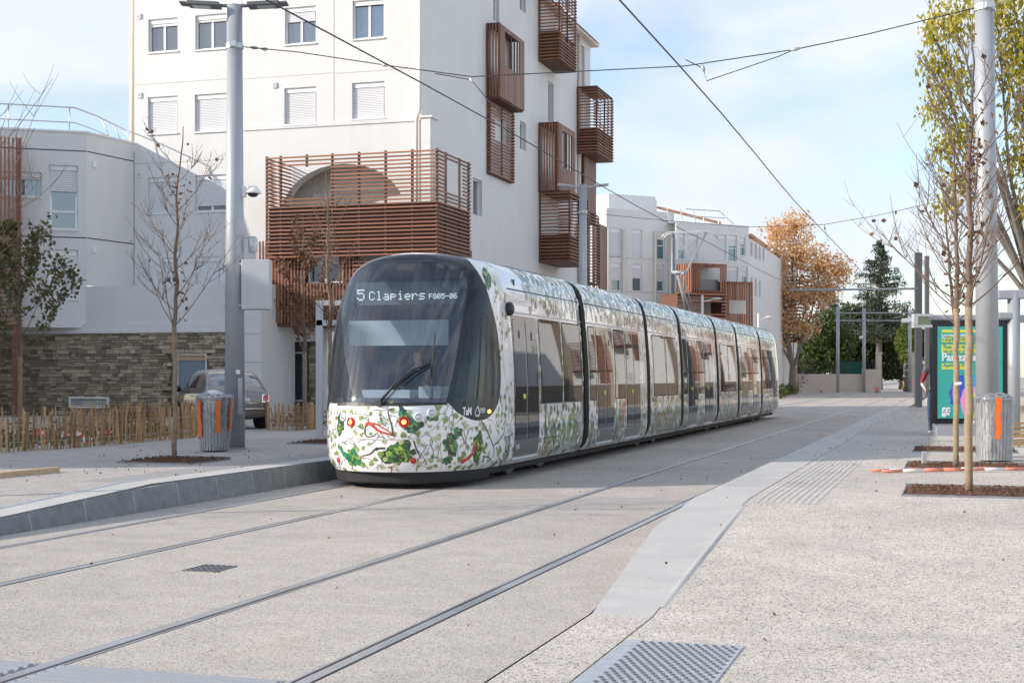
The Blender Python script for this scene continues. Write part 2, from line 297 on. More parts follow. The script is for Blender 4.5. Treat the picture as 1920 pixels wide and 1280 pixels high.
def slab(name, m, c, d, parent, rot=None):
    """one box-shaped piece that shares its mesh with its like"""
    o = link(name, cube_mesh(m), parent)
    o.location = o.location + Vector(c); o.scale = d
    if rot: o.rotation_euler = rot
    return o
class MB:
    def __init__(s): s.v = []; s.f = []; s.m = []
    def face(s, pts, mi=0):
        b = len(s.v); s.v += [tuple(p) for p in pts]; s.f.append(tuple(range(b, b + len(pts)))); s.m.append(mi)
    def box(s, x0, x1, y0, y1, z0, z1, mi=0):
        b = len(s.v); s.v += [(x, y, z) for x in (x0, x1) for y in (y0, y1) for z in (z0, z1)]
        for f in ((0, 1, 3, 2), (4, 6, 7, 5), (0, 4, 5, 1), (2, 3, 7, 6), (0, 2, 6, 4), (1, 5, 7, 3)): s.f.append(tuple(b + i for i in f)); s.m.append(mi)
    def tube(s, pts, r, seg=6, mi=0, cap=True):
        pts = [Vector(p) for p in pts]; n = len(pts)
        rs = r if isinstance(r, (list, tuple)) else [r] * n
        b = len(s.v); up = None
        for i, p in enumerate(pts):
            d = (pts[min(i + 1, n - 1)] - pts[max(i - 1, 0)])
            if d.length < 1e-9: d = Vector((0, 0, 1))
            d.normalize()
            if up is None: up = d.orthogonal().normalized()
            u = (up - d * up.dot(d)); u = u.normalized() if u.length > 1e-6 else d.orthogonal().normalized(); up = u; w = d.cross(u)
            for k in range(seg):
                a = 2 * math.pi * k / seg; s.v.append(tuple(p + (u * math.cos(a) + w * math.sin(a)) * rs[i]))
        for i in range(n - 1):
            for k in range(seg):
                k2 = (k + 1) % seg; s.f.append((b + i * seg + k, b + i * seg + k2, b + (i + 1) * seg + k2, b + (i + 1) * seg + k)); s.m.append(mi)
        if cap:
            s.f.append(tuple(b + k for k in range(seg))[::-1]); s.m.append(mi); s.f.append(tuple(b + (n - 1) * seg + k for k in range(seg))); s.m.append(mi)
    def bar(s, p0, p1, w, h, mi=0, up=(0, 0, 1)):
        p0, p1 = Vector(p0), Vector(p1); d = (p1 - p0).normalized(); u = Vector(up); u = (u - d * u.dot(d))
        if u.length < 1e-4: u = d.orthogonal()
        u.normalize(); r = d.cross(u); b = len(s.v)
        for p in (p0, p1):
            for (i, j) in ((-1, -1), (1, -1), (1, 1), (-1, 1)): s.v.append(tuple(p + r * (i * w / 2) + u * (j * h / 2)))
        for f in ((0, 1, 2, 3), (7, 6, 5, 4), (0, 4, 5, 1), (1, 5, 6, 2), (2, 6, 7, 3), (3, 7, 4, 0)): s.f.append(tuple(b + i for i in f)); s.m.append(mi)
    def prism(s, poly, z0, z1, mi=0):
        b = len(s.v); n = len(poly); s.v += [(p[0], p[1], z0) for p in poly] + [(p[0], p[1], z1) for p in poly]
        s.f.append(tuple(b + i for i in range(n))[::-1]); s.m.append(mi); s.f.append(tuple(b + n + i for i in range(n))); s.m.append(mi)
        for i in range(n): j = (i + 1) % n; s.f.append((b + i, b + j, b + n + j, b + n + i)); s.m.append(mi)
    def lathe(s, prof, c, seg=16, mi=0, axis=None):
        c = Vector(c); q = Vector((0, 0, 1)).rotation_difference(Vector(axis)) if axis is not None else Quaternion()
        b = len(s.v)
        for r, z in prof:
            for k in range(seg): a = 2 * math.pi * k / seg; s.v.append(tuple(c + q @ Vector((r * math.cos(a), r * math.sin(a), z))))
        for i in range(len(prof) - 1):
            for k in range(seg): k2 = (k + 1) % seg; s.f.append((b + i * seg + k, b + i * seg + k2, b + (i + 1) * seg + k2, b + (i + 1) * seg + k)); s.m.append(mi)
        s.f.append(tuple(b + k for k in range(seg))[::-1]); s.m.append(mi); s.f.append(tuple(b + (len(prof) - 1) * seg + k for k in range(seg))); s.m.append(mi)
    def mesh(s, name, mats, sm=False):
        me = bpy.data.meshes.new(name); me.from_pydata(s.v, [], s.f)
        for m in (mats if isinstance(mats, (list, tuple)) else [mats]): me.materials.append(MATS[m])
        if len(me.materials) > 1: me.polygons.foreach_set('material_index', s.m)
        if sm: me.polygons.foreach_set('use_smooth', [True] * len(me.polygons))
        me.update(); return me
    def build(s, name, mats, parent=None, sm=False, frame='W', **kw):
        return setp(link(name, s.mesh(name, mats, sm), parent, frame), **kw)
def autosmooth(o, ang=40):
    bm = bmesh.new(); bm.from_mesh(o.data)
    bmesh.ops.recalc_face_normals(bm, faces=bm.faces)
    for f in bm.faces: f.smooth = True
    for e in bm.edges:
        e.smooth = not (len(e.link_faces) == 2 and e.calc_face_angle(0) > R(ang))
    bm.to_mesh(o.data); bm.free(); return o
def bevel(o, w=0.01, seg=2):
    md = o.modifiers.new('bevel', 'BEVEL'); md.width = w; md.segments = seg; md.limit_method = 'ANGLE'; return o
def leaves(name, centers, size, m, parent, seed=0, aspect=0.6, flat=0.0, droop=False, kind=None):
    """many small folded leaf faces"""
    rng = np.random.default_rng(seed); c = np.asarray(centers, dtype=float); n = len(c)
    d = rng.normal(size=(n, 3)); 
    if droop: d[:, 2] = -abs(d[:, 2]) - 1.2
    d /= np.linalg.norm(d, axis=1)[:, None]
    e = rng.normal(size=(n, 3)); e[:, 2] *= (1 - flat); e -= d * (e * d).sum(1)[:, None]; e /= np.linalg.norm(e, axis=1)[:, None] + 1e-9
    sz = size * rng.uniform(0.6, 1.3, n)[:, None]
    v = np.stack([c - d * sz * .5, c + e * sz * aspect * .5, c + d * sz * .5, c - e * sz * aspect * .5], 1).reshape(-1, 3)
    me = bpy.data.meshes.new(name); me.vertices.add(4 * n); me.vertices.foreach_set('co', v.ravel())
    me.loops.add(4 * n); me.loops.foreach_set('vertex_index', np.arange(4 * n, dtype=np.int32))
    me.polygons.add(n); me.polygons.foreach_set('loop_start', np.arange(0, 4 * n, 4, dtype=np.int32)); me.polygons.foreach_set('loop_total', np.full(n, 4, dtype=np.int32))
    me.materials.append(MATS[m]); me.update(); me.validate()
    return setp(link(name, me, parent), kind=kind)
def text_mesh(body, size, align='LEFT', ext=0.002, bold=0.0):
    cu = bpy.data.curves.new('lettering', 'FONT'); cu.body = body; cu.size = size; cu.align_x = align; cu.extrude = ext; cu.resolution_u = 3; cu.offset = bold
    o = bpy.data.objects.new('lettering', cu); COL.objects.link(o); dg = bpy.context.evaluated_depsgraph_get()
    me = bpy.data.meshes.new_from_object(o.evaluated_get(dg)); bpy.data.objects.remove(o); return me
def lettering(name, body, size, m, parent, mtx, align='LEFT', bold=0.0, sx=1.0):
    me = text_mesh(body, size, align, bold=bold); me.transform(mtx @ Matrix.Diagonal((sx, 1, 1, 1))); me.materials.clear(); me.materials.append(MATS[m])
    return link(name, me, parent)
def frame_m(o, x, y):      # matrix from origin, x axis and y axis
    x = Vector(x).normalized(); y = Vector(y).normalized(); z = x.cross(y)
    m = Matrix.Identity(4)
    for i in range(3): m[i][0] = x[i]; m[i][1] = y[i]; m[i][2] = z[i]; m[i][3] = o[i]
    return m
# ================================================================== ground
g = MB(); g.face([(-1500, -60, -0.08), (1500, -60, -0.08), (1500, 2500, -0.08), (-1500, 2500, -0.08)])
g.build('ground', 'asphalt_far', kind='structure')
LT, RT = -7.77, -4.03                      # centre lines of the two tracks
RAILS = [LT - 0.755, LT + 0.755, RT - 0.755, RT + 0.755]
S0, S1 = -12.0, 230.0
def strip(mb, sts, na, nb, zf, mi=0):      # a sheet between two edges
    for a, b in zip(sts[:-1], sts[1:]):
        mb.face([(na(a), a, zf(a)), (nb(a), a, zf(a)), (nb(b), b, zf(b)), (na(b), b, zf(b))], mi)
edgeR = lambda s: -2.34 - 0.34 * max(0, min(1, (s - 9.3) / 3.7)) if s < 62 else -2.68 + 0.3 * max(0, min(1, (s - 62) / 4))
inR = lambda s: -1.93 - 0.17 * max(0, min(1, (s - 9.3) / 5.4))
KL = -9.15
tb = MB(); sts = [S0, 9.3, 13, 15.2, 62, 66, S1]
cuts = [KL] + RAILS + [None]
for i in range(5):
    a = cuts[i] + (0.07 if i else 0.0); b = cuts[i + 1]
    if b is None: strip(tb, sts, lambda s, a=a: a, lambda s: edgeR(s) - (0.02 if s < 9.31 else -0.05), lambda s: 0.0)
    else: strip(tb, sts, lambda s, a=a: a, lambda s, b=b: b - 0.07, lambda s: 0.0)
tb.build('track_bed', 'agg_track', frame='S', kind='structure')
labels_r = ['left rail of the track the tram stands on', 'right rail of the track the tram stands on',
            'left rail of the empty track nearest the camera', 'right rail of the empty track beside the concrete ramp']
for i, n0 in enumerate(RAILS):
    inn = 1 if i in (0, 2) else -1         # the groove lies on the gauge side
    t = thing('rail', labels_r[i] + ', grooved steel', 'rail', (n0, 0, 0), 'S', 'grooved tram rails')
    def seg(a, b, z, name, m, n0=n0, inn=inn, t=t, zb=-0.07):
        mb = MB(); x0, x1 = sorted((n0 + inn * a, n0 + inn * b)); mb.box(x0, x1, S0, S1, zb, z); mb.build(name, m, t)
    seg(-0.07, -0.055, 0.001, 'rubber_jacket', 'rubber'); seg(-0.055, 0.018, 0.005, 'rail_head', 'rail_steel')
    seg(0.018, 0.046, -0.03, 'flange_groove', 'rail_groove'); seg(0.046, 0.063, 0.003, 'guard_lip', 'rail_steel'); seg(0.063, 0.07, 0.0, 'rubber_jacket', 'rubber')
# right platform: pavement, concrete edge strip, its upstand
rp = MB(); stp = [S0, 9.3, 14.7, 15.2, 62, 66, S1]
strip(rp, stp, inR, lambda s: 90.0, zR); rp.build('right_pavement', 'agg_right', frame='S', kind='structure')
rs = MB(); sts = [S0, 9.3, 11, 13, 14.7, 15.2, 62, 66]
strip(rs, sts, edgeR, inR, lambda s: zR(s) + 0.004); rs.m[0] = 1
for a, b in zip(sts[:-1], sts[1:]): rs.face([(edgeR(a), a, -0.06), (edgeR(b), b, -0.06), (edgeR(b), b, zR(b) + 0.004), (edgeR(a), a, zR(a) + 0.004)])
rs.build('platform_edge_strip', ['concrete', 'agg_right'], frame='S', kind='structure')
pj = MB()
for s_, n0_, n1_ in ((11.6, -6.95, -4.86), (17.4, -6.95, -4.86), (23.6, -6.95, -4.86), (29.5, -6.95, -4.86), (9.2, -4.70, -3.36), (15.1, -4.70, -3.36), (21.0, -4.70, -3.36), (13.9, -8.44, -7.10), (19.8, -8.44, -7.10)): pj.box(n0_, n1_, s_ - .004, s_ + .004, -.01, .0015)
pj.build('paving_joints', 'joint_grey', frame='S', kind='structure')
eb = MB(); ss = [9.6 + 0.25 * i for i in range(21)]
for a, b in zip(ss[:-1], ss[1:]):
    h = lambda s: 0.010 * math.sin(math.pi * (s - 9.6) / 5.0) + 0.004
    A = [(inR(a) - 0.02, a, zR(a)), (inR(a) - 0.005, a, zR(a) + h(a)), (inR(a) + 0.02, a, zR(a) + h(a)), (inR(a) + 0.05, a, zR(a) - .002)]
    B = [(inR(b) - 0.02, b, zR(b)), (inR(b) - 0.005, b, zR(b) + h(b)), (inR(b) + 0.02, b, zR(b) + h(b)), (inR(b) + 0.05, b, zR(b) - .002)]
    for k in range(3): eb.face([A[k], A[k + 1], B[k + 1], B[k]])
eb.build('ramp_kerb', 'concrete', frame='S', kind='structure')
# tactile grooved band along the right platform, each rib a real ridge
tg = MB()
for k in range(9):
    n = -2.0 + 0.075 * k
    for a, b in ((14.9, 15.2), (15.2, 60)): tg.face([(n, a, zR(a) + .003), (n + .03, a, zR(a) + .003), (n + .03, b, zR(b) + .003), (n, b, zR(b) + .003)]); tg.face([(n, a, zR(a) + .003), (n, b, zR(b) + .003), (n - .006, b, zR(b)), (n - .006, a, zR(a))])
tg.build('platform_guide_ribs', 'concrete', frame='S', kind='structure')
# left platform
lp = MB(); stp = [S0, 8.6, 15.0, 62, 66, S1]
strip(lp, stp, lambda s: -110.0, lambda s: KL - 0.5, zL); lp.build('left_pavement', 'agg_left', frame='S', kind='structure')
lk = MB(); strip(lk, [S0, 8.6, 15.0, 62, 66, S1], lambda s: KL - 0.5, lambda s: KL - 0.068, lambda s: zL(s) + 0.011)
for a, b in zip([8.6 + .245 * i for i in range(137)], [8.845 + .245 * i for i in range(137)]):
    lk.face([(KL - .004, a, -0.06), (KL - .004, b, -0.06), (KL - .062, b, zL(b) - 0.012), (KL - .062, a, zL(a) - .012)], 1)
plat = lk.build('left_platform_edge', ['concrete', 'mortar'], frame='S', kind='structure')
for k in range(0, 34):                      # kerb blocks, one by one along the visible edge
    a = 8.7 + 0.98 * k + 0.006; b = a + 0.965
    km = MB(); za, zb = zL(a) + 0.006, zL(b) + 0.006
    A = [(KL + 0.0, a, -.06), (KL - .06, a, za - .02), (KL - .075, a, za), (KL - .30, a, za), (KL - .30, a, -.06)]
    B = [(KL + 0.0, b, -.06), (KL - .06, b, zb - .02), (KL - .075, b, zb), (KL - .30, b, zb), (KL - .30, b, -.06)]
    for i in range(5): j = (i + 1) % 5; km.face([A[i], A[j], B[j], B[i]])
    km.face(A[::-1]); km.face(B); km.build('kerb_stone', 'kerb_stone', plat)
sb = MB()
for a, b in zip([9.0 + .5 * i for i in range(14)][:-1], [9.0 + .5 * i for i in range(14)][1:]):
    for na, nb in ((-9.70, -9.62),): sb.face([(na, a, zL(a) + .02), (nb, a, zL(a) + .02), (nb, b, zL(b) + .02), (na, b, zL(b) + .02)]); sb.face([(nb, a, zL(a) + .02), (nb, b, zL(b) + .02), (nb + .02, b, zL(b)), (nb + .02, a, zL(a))])
sb.build('ramp_edge_trim', 'galv', frame='S', kind='structure')
lg = MB()
for k in range(9):
    n = -10.35 + 0.075 * k
    lg.box(n, n + .03, 15.2, 40, zL(20) + .0005, zL(20) + .003)
lg.build('platform_guide_ribs', 'concrete', frame='S', kind='structure')

# studded plate, ribbed crossing strip, drain grate
t = thing('tactile_plate', 'perforated grey warning plate set in the pavement at the bottom right', 'tactile plate', (-1.58, 7.8, 0), 'S')
mb = MB(); mb.box(-1.93 + .02, -1.2, 6.2, 8.44, -.02, .006); mb.build('base_plate', 'galv', t)
mb = MB()
for i in range(11):
    for j in range(36):
        n = -1.80 + 0.054 * i + (0.027 if j % 2 else 0); s = 8.38 - 0.058 * j
        if n > -1.23: continue
        mb.lathe([(0.017, 0), (0.014, 0.006), (0.006, 0.007)], (n, s, 0.006), 7)
mb.build('studs', 'steel_dark', t, kind='stuff')
for idx, (a, b, lb) in enumerate(((-8.4, RAILS[1] - .09, 'under the left track'), (RAILS[1] + .09, RAILS[2] - .09, 'between the two tracks'), (RAILS[2] + .09, RAILS[3] - .09, 'inside the near track'))):
    t = thing('tactile_strip', 'dark grey ribbed warning strip at the bottom left, laid ' + lb, 'tactile strip', ((a + b) / 2, 6.5, 0), 'S', 'ribbed warning strips')
    mb = MB(); mb.box(a, b, 6.2, 6.78, -.02, .004); mb.build('base_plate', 'steel_paint', t)
    for k in range(6): slab('rib', 'steel_paint', ((a + b) / 2, 6.27 + .085 * k, .010), (b - a, .045, .012), t)
c = gp(393, 1066); n0, s0 = NS(c.x, c.y)
t = thing('drain_grate', 'small metal drain grate sunk in the paving between the tracks', 'drain grate', (n0, s0, 0), 'S')
mb = MB(); mb.box(n0 - .16, n0 + .16, s0 - .21, s0 + .21, -.03, .002); mb.build('pit', 'agg_track', t)
for k in range(6): slab('bar', 'galv_dark', (n0 - .14 + .056 * k, s0, .007), (.009, .40, .008), t)
for k in range(6): slab('bar', 'galv_dark', (n0, s0 - .19 + .076 * k, .0055), (.30, .008, .006), t)

# loose bits: dry leaves and grit
def litter(name, label, cat, pts, size, m, seed):
    o = leaves(name, pts, size, m, None, seed, 0.7); return setp(o, label, cat, None, 'stuff')
rng = np.random.default_rng(5); P = []
for _ in range(520):
    s = rng.uniform(21, 60); n = rng.uniform(-2.4, 3.5) if rng.random() < .8 else rng.uniform(-8.5, -2.4); w = W(n, s, (zR(s) if n > -2.4 else 0) + .012); P.append(w)
for _ in range(90):
    s = rng.uniform(8, 22); n = rng.uniform(-8.4, 4); w = W(n, s, (zR(s) if n > -2.4 else 0) + .01); P.append(w)
for _ in range(160):
    s = rng.uniform(15, 26); n = -11.3 + rng.normal() * 1.3; P.append(W(min(n, -9.7), s, zL(s) + .01))
litter('dry_leaves', 'dry brown leaves scattered over the paving', 'leaves', P, 0.034, 'leaf_brown', 4)
# ================================================================== buildings
class Plane:
    """a vertical wall plane: a runs along it, z up, d into the wall"""
    def __init__(s, o, u, frame='S'):
        s.o = Vector((o[0], o[1])); s.u = Vector((u[0], u[1])).normalized(); s.frame = frame
        s.n = Vector((s.u.y, -s.u.x))
        if s.n.dot(-s.o) < 0: s.n = -s.n
    def at(s, x, y):
        r = ray(x); d = Vector((r * CS - SN, r * SN + CS)) if s.frame == 'S' else Vector((r, 1.0))
        Y = s.o.dot(s.n) / d.dot(s.n); return (d * Y - s.o).dot(s.u), zat(y, Y)
    def rect(s, x0, x1, yt, yb):
        a0, _ = s.at(x0, yt); a1, _ = s.at(x1, yt); xm = (x0 + x1) / 2; return min(a0, a1), max(a0, a1), s.at(xm, yb)[1], s.at(xm, yt)[1]
    def P(s, a, z, d=0.0): p = s.o + s.u * a - s.n * d; return Vector((p.x, p.y, z))
    def box(s, mb, a0, a1, z0, z1, d0, d1, mi=0):
        b = len(mb.v)
        mb.v += [tuple(s.P(a, z, d)) for a in (a0, a1) for d in (d0, d1) for z in (z0, z1)]
        for f in ((0, 1, 3, 2), (4, 6, 7, 5), (0, 4, 5, 1), (2, 3, 7, 6), (0, 2, 6, 4), (1, 5, 7, 3)): mb.f.append(tuple(b + i for i in f)); mb.m.append(mi)
    def wall(s, mb, a0, a1, z0, z1, holes, depth=0.16, mi=0, mr=0):
        A = sorted({a0, a1, *[v for h in holes for v in h[:2] if a0 < v < a1]}); Z = sorted({z0, z1, *[v for h in holes for v in h[2:4] if z0 < v < z1]})
        for i in range(len(A) - 1):
            for j in range(len(Z) - 1):
                ca, cz = (A[i] + A[i + 1]) / 2, (Z[j] + Z[j + 1]) / 2
                if any(h[0] < ca < h[1] and h[2] < cz < h[3] for h in holes): continue
                mb.face([s.P(A[i], Z[j]), s.P(A[i + 1], Z[j]), s.P(A[i + 1], Z[j + 1]), s.P(A[i], Z[j + 1])], mi)
        for h in holes:
            dp = h[4] if len(h) > 4 else depth; q = [(h[0], h[2]), (h[1], h[2]), (h[1], h[3]), (h[0], h[3])]
            for k in range(4):
                p0, p1 = q[k], q[(k + 1) % 4]; mb.face([s.P(*p0), s.P(*p1), s.P(*p1, dp), s.P(*p0, dp)], mr)
def window(root, pl, h, shut=1.0, leafs=2, depth=0.16, trans=None, gl='window_glass', sill=True, bx=0.16):
    a0, a1, z0, z1 = h[:4]; fw = 0.055; mb = MB()
    pl.box(mb, a0, a0 + fw, z0, z1, depth - .05, depth + .03); pl.box(mb, a1 - fw, a1, z0, z1, depth - .05, depth + .03)
    pl.box(mb, a0 + fw, a1 - fw, z0, z0 + fw, depth - .05, depth + .03); pl.box(mb, a0 + fw, a1 - fw, z1 - fw, z1, depth - .05, depth + .03)
    if sill: pl.box(mb, a0 - .03, a1 + .03, z0 - .05, z0 - .004, -.05, depth)
    if leafs == 2: m = (a0 + a1) / 2; pl.box(mb, m - .04, m + .04, z0 + fw, z1 - fw, depth - .045, depth + .02)
    if trans: zt = z0 + (z1 - z0) * trans; pl.box(mb, a0 + fw, a1 - fw, zt - .04, zt + .04, depth - .044, depth + .021)
    w = mb.build('window', 'pvc', root)
    if shut < 1.0:
        for k in range(leafs):
            b0 = a0 + fw + (a1 - a0 - 2 * fw) * k / leafs; b1 = a0 + fw + (a1 - a0 - 2 * fw) * (k + 1) / leafs
            mb = MB(); pl.box(mb, b0 + .01, b1 - .01, z0 + fw, z1 - fw, depth + .0, depth + .01); mb.build('pane', gl, w)
    mb = MB(); pl.box(mb, a0 + .02, a1 - .02, z1 - bx, z1 - .005, depth - .10, depth - .052); mb.build('shutter_box', 'pvc', w)
    if shut > 0:
        mb = MB(); zt = z1 - bx; zb = zt - (zt - z0) * shut; nr = max(1, int((zt - zb) / 0.055)); dz = (zt - zb) / nr
        for k in range(nr):
            z_ = zt - k * dz
            mb.face([pl.P(a0 + .06, z_ - .006, depth - .064), pl.P(a1 - .06, z_ - .006, depth - .064), pl.P(a1 - .06, z_ - .5 * dz, depth - .080), pl.P(a0 + .06, z_ - .5 * dz, depth - .080)])
            mb.face([pl.P(a0 + .06, z_ - .5 * dz, depth - .080), pl.P(a1 - .06, z_ - .5 * dz, depth - .080), pl.P(a1 - .06, z_ - dz, depth - .064), pl.P(a0 + .06, z_ - dz, depth - .064)])
            mb.face([pl.P(a0 + .06, z_ - dz, depth - .064), pl.P(a1 - .06, z_ - dz, depth - .064), pl.P(a1 - .06, z_ - dz - .006, depth - .056), pl.P(a0 + .06, z_ - dz - .006, depth - .056)])
        mb.build('shutter', 'shutter', w)
    return w

# ---------------- tower
SF = 43.13; NW_ = -16.55; SB = SF + 22.3; ZT = 17.2
tower = thing('apartment_tower', 'tall white apartment block with brown slatted balconies behind the tram', 'building', (-21.5, 50, 0.3), 'S')
pf = Plane((NW_, SF), (1, 0)); ps = Plane((NW_, SF), (0, 1))
n_left = pf.at(252, 100)[0]
wins = [(278, 333, 35, 97, .10), (366, 425, 27, 92, .08), (534, 592, 13, 82, .30), (661, 720, 0, 72, .0), (277, 333, 181, 250, 1), (365, 425, 176, 246, 1), (533, 593, 164, 233, 1), (660, 721, 154, 222, 1),
        (277, 333, 332, 399, 1), (366, 425, 328, 396, .82), (303, 333, 483, 531, .72), (366, 412, 481, 532, 1)]
holes = []; wlist = []
for (x0, x1, yt, yb, sh) in wins:
    h = pf.rect(x0, x1, yt, yb); holes.append(h); wlist.append((h, sh))
dz = wlist[4][0][3] - wlist[8][0][3]
for i in range(4):                                   # the storey above the frame
    h = wlist[i][0]; h2 = (h[0], h[1], h[2] + dz, h[3] + dz); holes.append(h2); wlist.append((h2, .4))
ha = pf.rect(522, 764, 306, 462); ha = (*ha, 1.1); holes.append(ha)          # arched loggia
he = pf.rect(508, 606, 640, 772); he = (he[0], he[1], 0.30, he[3], 0.5); holes.append(he)
hb = pf.rect(536, 664, 464, 532); holes.append((*hb, .3))
mb = MB(); pf.wall(mb, n_left, 0.0, 0.25, ZT, holes)
sidew = [(925, 936, -40, 42), (975, 986, -30, 22), (1028, 1038, 155, 230), (975, 986, 229, 281), (887, 904, 336, 404), (1086, 1096, 85, 168)]
sh_ = []
for r_ in sidew: sh_.append(ps.rect(*r_))
ps.wall(mb, 0.0, SB - SF, 0.25, ZT, sh_, 0.2)
mb.face([(n_left + NW_, SF, .25), (n_left + NW_, SB, .25), (n_left + NW_, SB, ZT), (n_left + NW_, SF, ZT)]); mb.face([(n_left + NW_, SB, .25), (NW_, SB, .25), (NW_, SB, ZT), (n_left + NW_, SB, ZT)])
mb.build('wall', 'plaster', tower)
mb = MB(); NLc = n_left + NW_
mb.box(NLc - .3, NW_ + .35, SF - .3, SB + .3, ZT + .002, ZT + .12, 1)
mb.face([(NLc - .5, SF - .6, ZT + .13), (NW_ + .42, SF - .6, ZT + .13), (NW_ - 5, SF + 6, ZT + 2.4), (NLc + 5, SF + 6, ZT + 2.4)], 0)
mb.face([(NW_ + .42, SF - .6, ZT + .13), (NW_ + .42, SB + .35, ZT + .13), (NW_ - 5, SB - 6, ZT + 2.4), (NW_ - 5, SF + 6, ZT + 2.4)], 0)
mb.face([(NLc - .5, SF - .6, ZT + .13), (NLc + 5, SF + 6, ZT + 2.4), (NLc + 5, SB - 6, ZT + 2.4), (NLc - .5, SB + .35, ZT + .13)], 0)
mb.face([(NW_ - 5, SF + 6, ZT + 2.4), (NW_ - 5, SB - 6, ZT + 2.4), (NLc + 5, SB - 6, ZT + 2.4), (NLc + 5, SF + 6, ZT + 2.4)], 0)
mb.build('roof', ['tile', 'plaster_cream'], tower)
for h, shq in wlist: window(tower, pf, h, shq)
for h in sh_: window(tower, ps, h, .0, 1, .2, sill=False, bx=.05)
# loggia behind the arch
mb = MB(); a0, a1, z0, z1 = ha[:4]
pf.wall(mb, a0, a1, z0, z1, [(a0 + .7, a0 + 2.0, z0 + .0, z0 + 1.95, .1)], .1)
for i in range(len(mb.v)): v = Vector(mb.v[i]); mb.v[i] = (v.x, v.y + 1.1, v.z)
mb.build('loggia_wall', 'plaster_dim', tower)
mb = MB(); am = (a0 + a1) / 2; hw = (a1 - a0) / 2; hh = min(z1 - z0, 2.2) - .02; K = 18
arc = [(am + hw * math.cos(math.pi * k / K), z1 - .02 - hh * (1 - math.sin(math.pi * k / K) ** .8)) for k in range(K + 1)]
for (p, q) in zip(arc[:-1], arc[1:]):
    pts = [pf.P(p[0], p[1], .002), pf.P(q[0], q[1], .002), pf.P(q[0], z1, .002), pf.P(p[0], z1, .002)]; mb.face(pts)
    mb.face([pf.P(p[0], p[1], .002), pf.P(q[0], q[1], .002), pf.P(q[0], q[1], .5), pf.P(p[0], p[1], .5)])
mb.build('arch', 'plaster', tower)
lw = Plane((NW_, SF + 1.1), (1, 0)); window(tower, lw, (a0 + .7, a0 + 2.0, z0, z0 + 1.95), .3, 2, .1)
# facade joints, ledge, vents, downpipes
def jline(x0, y0, x1, y1, m='joint_grey', t=.022):
    a, z = pf.at(x0, y0); b, z2 = pf.at(x1, y1)
    if abs(x1 - x0) > abs(y1 - y0): slab('joint', m, (NW_ + (a + b) / 2, SF - .002, (z + z2) / 2), (abs(b - a), .006, t), tower)
    else: slab('joint', m, (NW_ + (a + b) / 2, SF - .003, (z + z2) / 2), (t, .008, abs(z2 - z)), tower)
jline(253, 158, 452, 148); jline(456, 148, 625, 137); jline(628, 137, 775, 129); jline(253, 306, 420, 301); jline(453, 0, 453, 236); jline(626, 0, 626, 228)
mb = MB(); a, z = pf.at(455, 238); b, _ = pf.at(779, 220); pf.box(mb, a, b, z - .14, z, -.035, -.002); mb.build('ledge', 'plaster', tower)
for (x, y) in ((261, 31), (262, 179), (262, 328), (515, 160), (515, 10)):
    a, z = pf.at(x, y); mb = MB(); pf.box(mb, a - .08, a + .08, z - .09, z + .09, -.05, -.003); v = mb.build('vent', 'pvc', tower)
    mb = MB(); pf.box(mb, a - .045, a + .045, z - .055, z + .055, -.056, -.0505); mb.build('vent_grille', 'joint_grey', v)
mb = MB(); a, z = pf.at(783, 225); mb.tube([(NW_ + a, SF - .1, 4.0), (NW_ + a, SF - .1, z), (NW_ + a + .12, SF - .1, z + .3), (NW_ + a + .12, SF - .1, ZT)], .06, 8); mb.build('downpipe', 'plaster_cream', tower, sm=True)
a2 = pf.at(246, 100)[0]; mb = MB(); mb.tube([(NW_ + a2, SF + .12, 9.6), (NW_ + a2, SF + .12, ZT)], .075, 8); mb.build('downpipe', 'plaster_cream', tower, sm=True)
mb = MB(); a3 = pf.at(234, 100)[0]; mb.box(NW_ + a3, NLc - .003, SF + .25, SF + 4, 0.3, ZT - .01); mb.build('end_pier', 'plaster_cream', tower)
mb = MB(); a, z = pf.at(800, 222); b_, _ = pf.at(826, 222); mb.box(NW_ + a - .15, NW_ + .35, SF - .12, SF + .5, .3, z); mb.box(NW_ + a - .2, NW_ + .42, SF - .17, SF + .55, z + .002, z + .07); mb.build('corner_pier', 'plaster', tower)
s_end, _ = ps.at(1083, 100); mb = MB(); mb.tube([(NW_ + .09, SF + s_end, 3), (NW_ + .09, SF + s_end, ZT)], .08, 8); mb.build('downpipe', 'plaster_cream', tower, sm=True)

def hslats(par, axis, fixed, a0, a1, z0, z1, sp, m, opening=None, th=.05, dp=.04):
    nrow = int((z1 - z0) / sp)
    for k in range(nrow + 1):
        z = z0 + k * sp; segs = [(a0, a1)]
        if opening and opening[2] < z < opening[3]: segs = [(a0, opening[0]), (opening[1], a1)]
        for (p, q) in segs:
            if q - p < .05: continue
            c = ((p + q) / 2, fixed, z) if axis == 'n' else (fixed, (p + q) / 2, z); d = (q - p, dp, th) if axis == 'n' else (dp, q - p, th)
            slab('slat', m, c, d, par)
def vslats(par, axis, fixed, a0, a1, z0, z1, sp, m, opening=None, th=.05, dp=.045, name='slat'):
    nn = max(1, int(round((a1 - a0) / sp)))
    for k in range(nn + 1):
        a = a0 + (a1 - a0) * k / nn; segs = [(z0, z1)]
        if opening and opening[0] < a < opening[1]: segs = [(z0, opening[2]), (opening[3], z1)]
        for (p, q) in segs:
            if q - p < .05: continue
            c = (a, fixed, (p + q) / 2) if axis == 'n' else (fixed, a, (p + q) / 2); d = (th, dp, q - p) if axis == 'n' else (dp, th, q - p)
            slab(name, m, c, d, par)
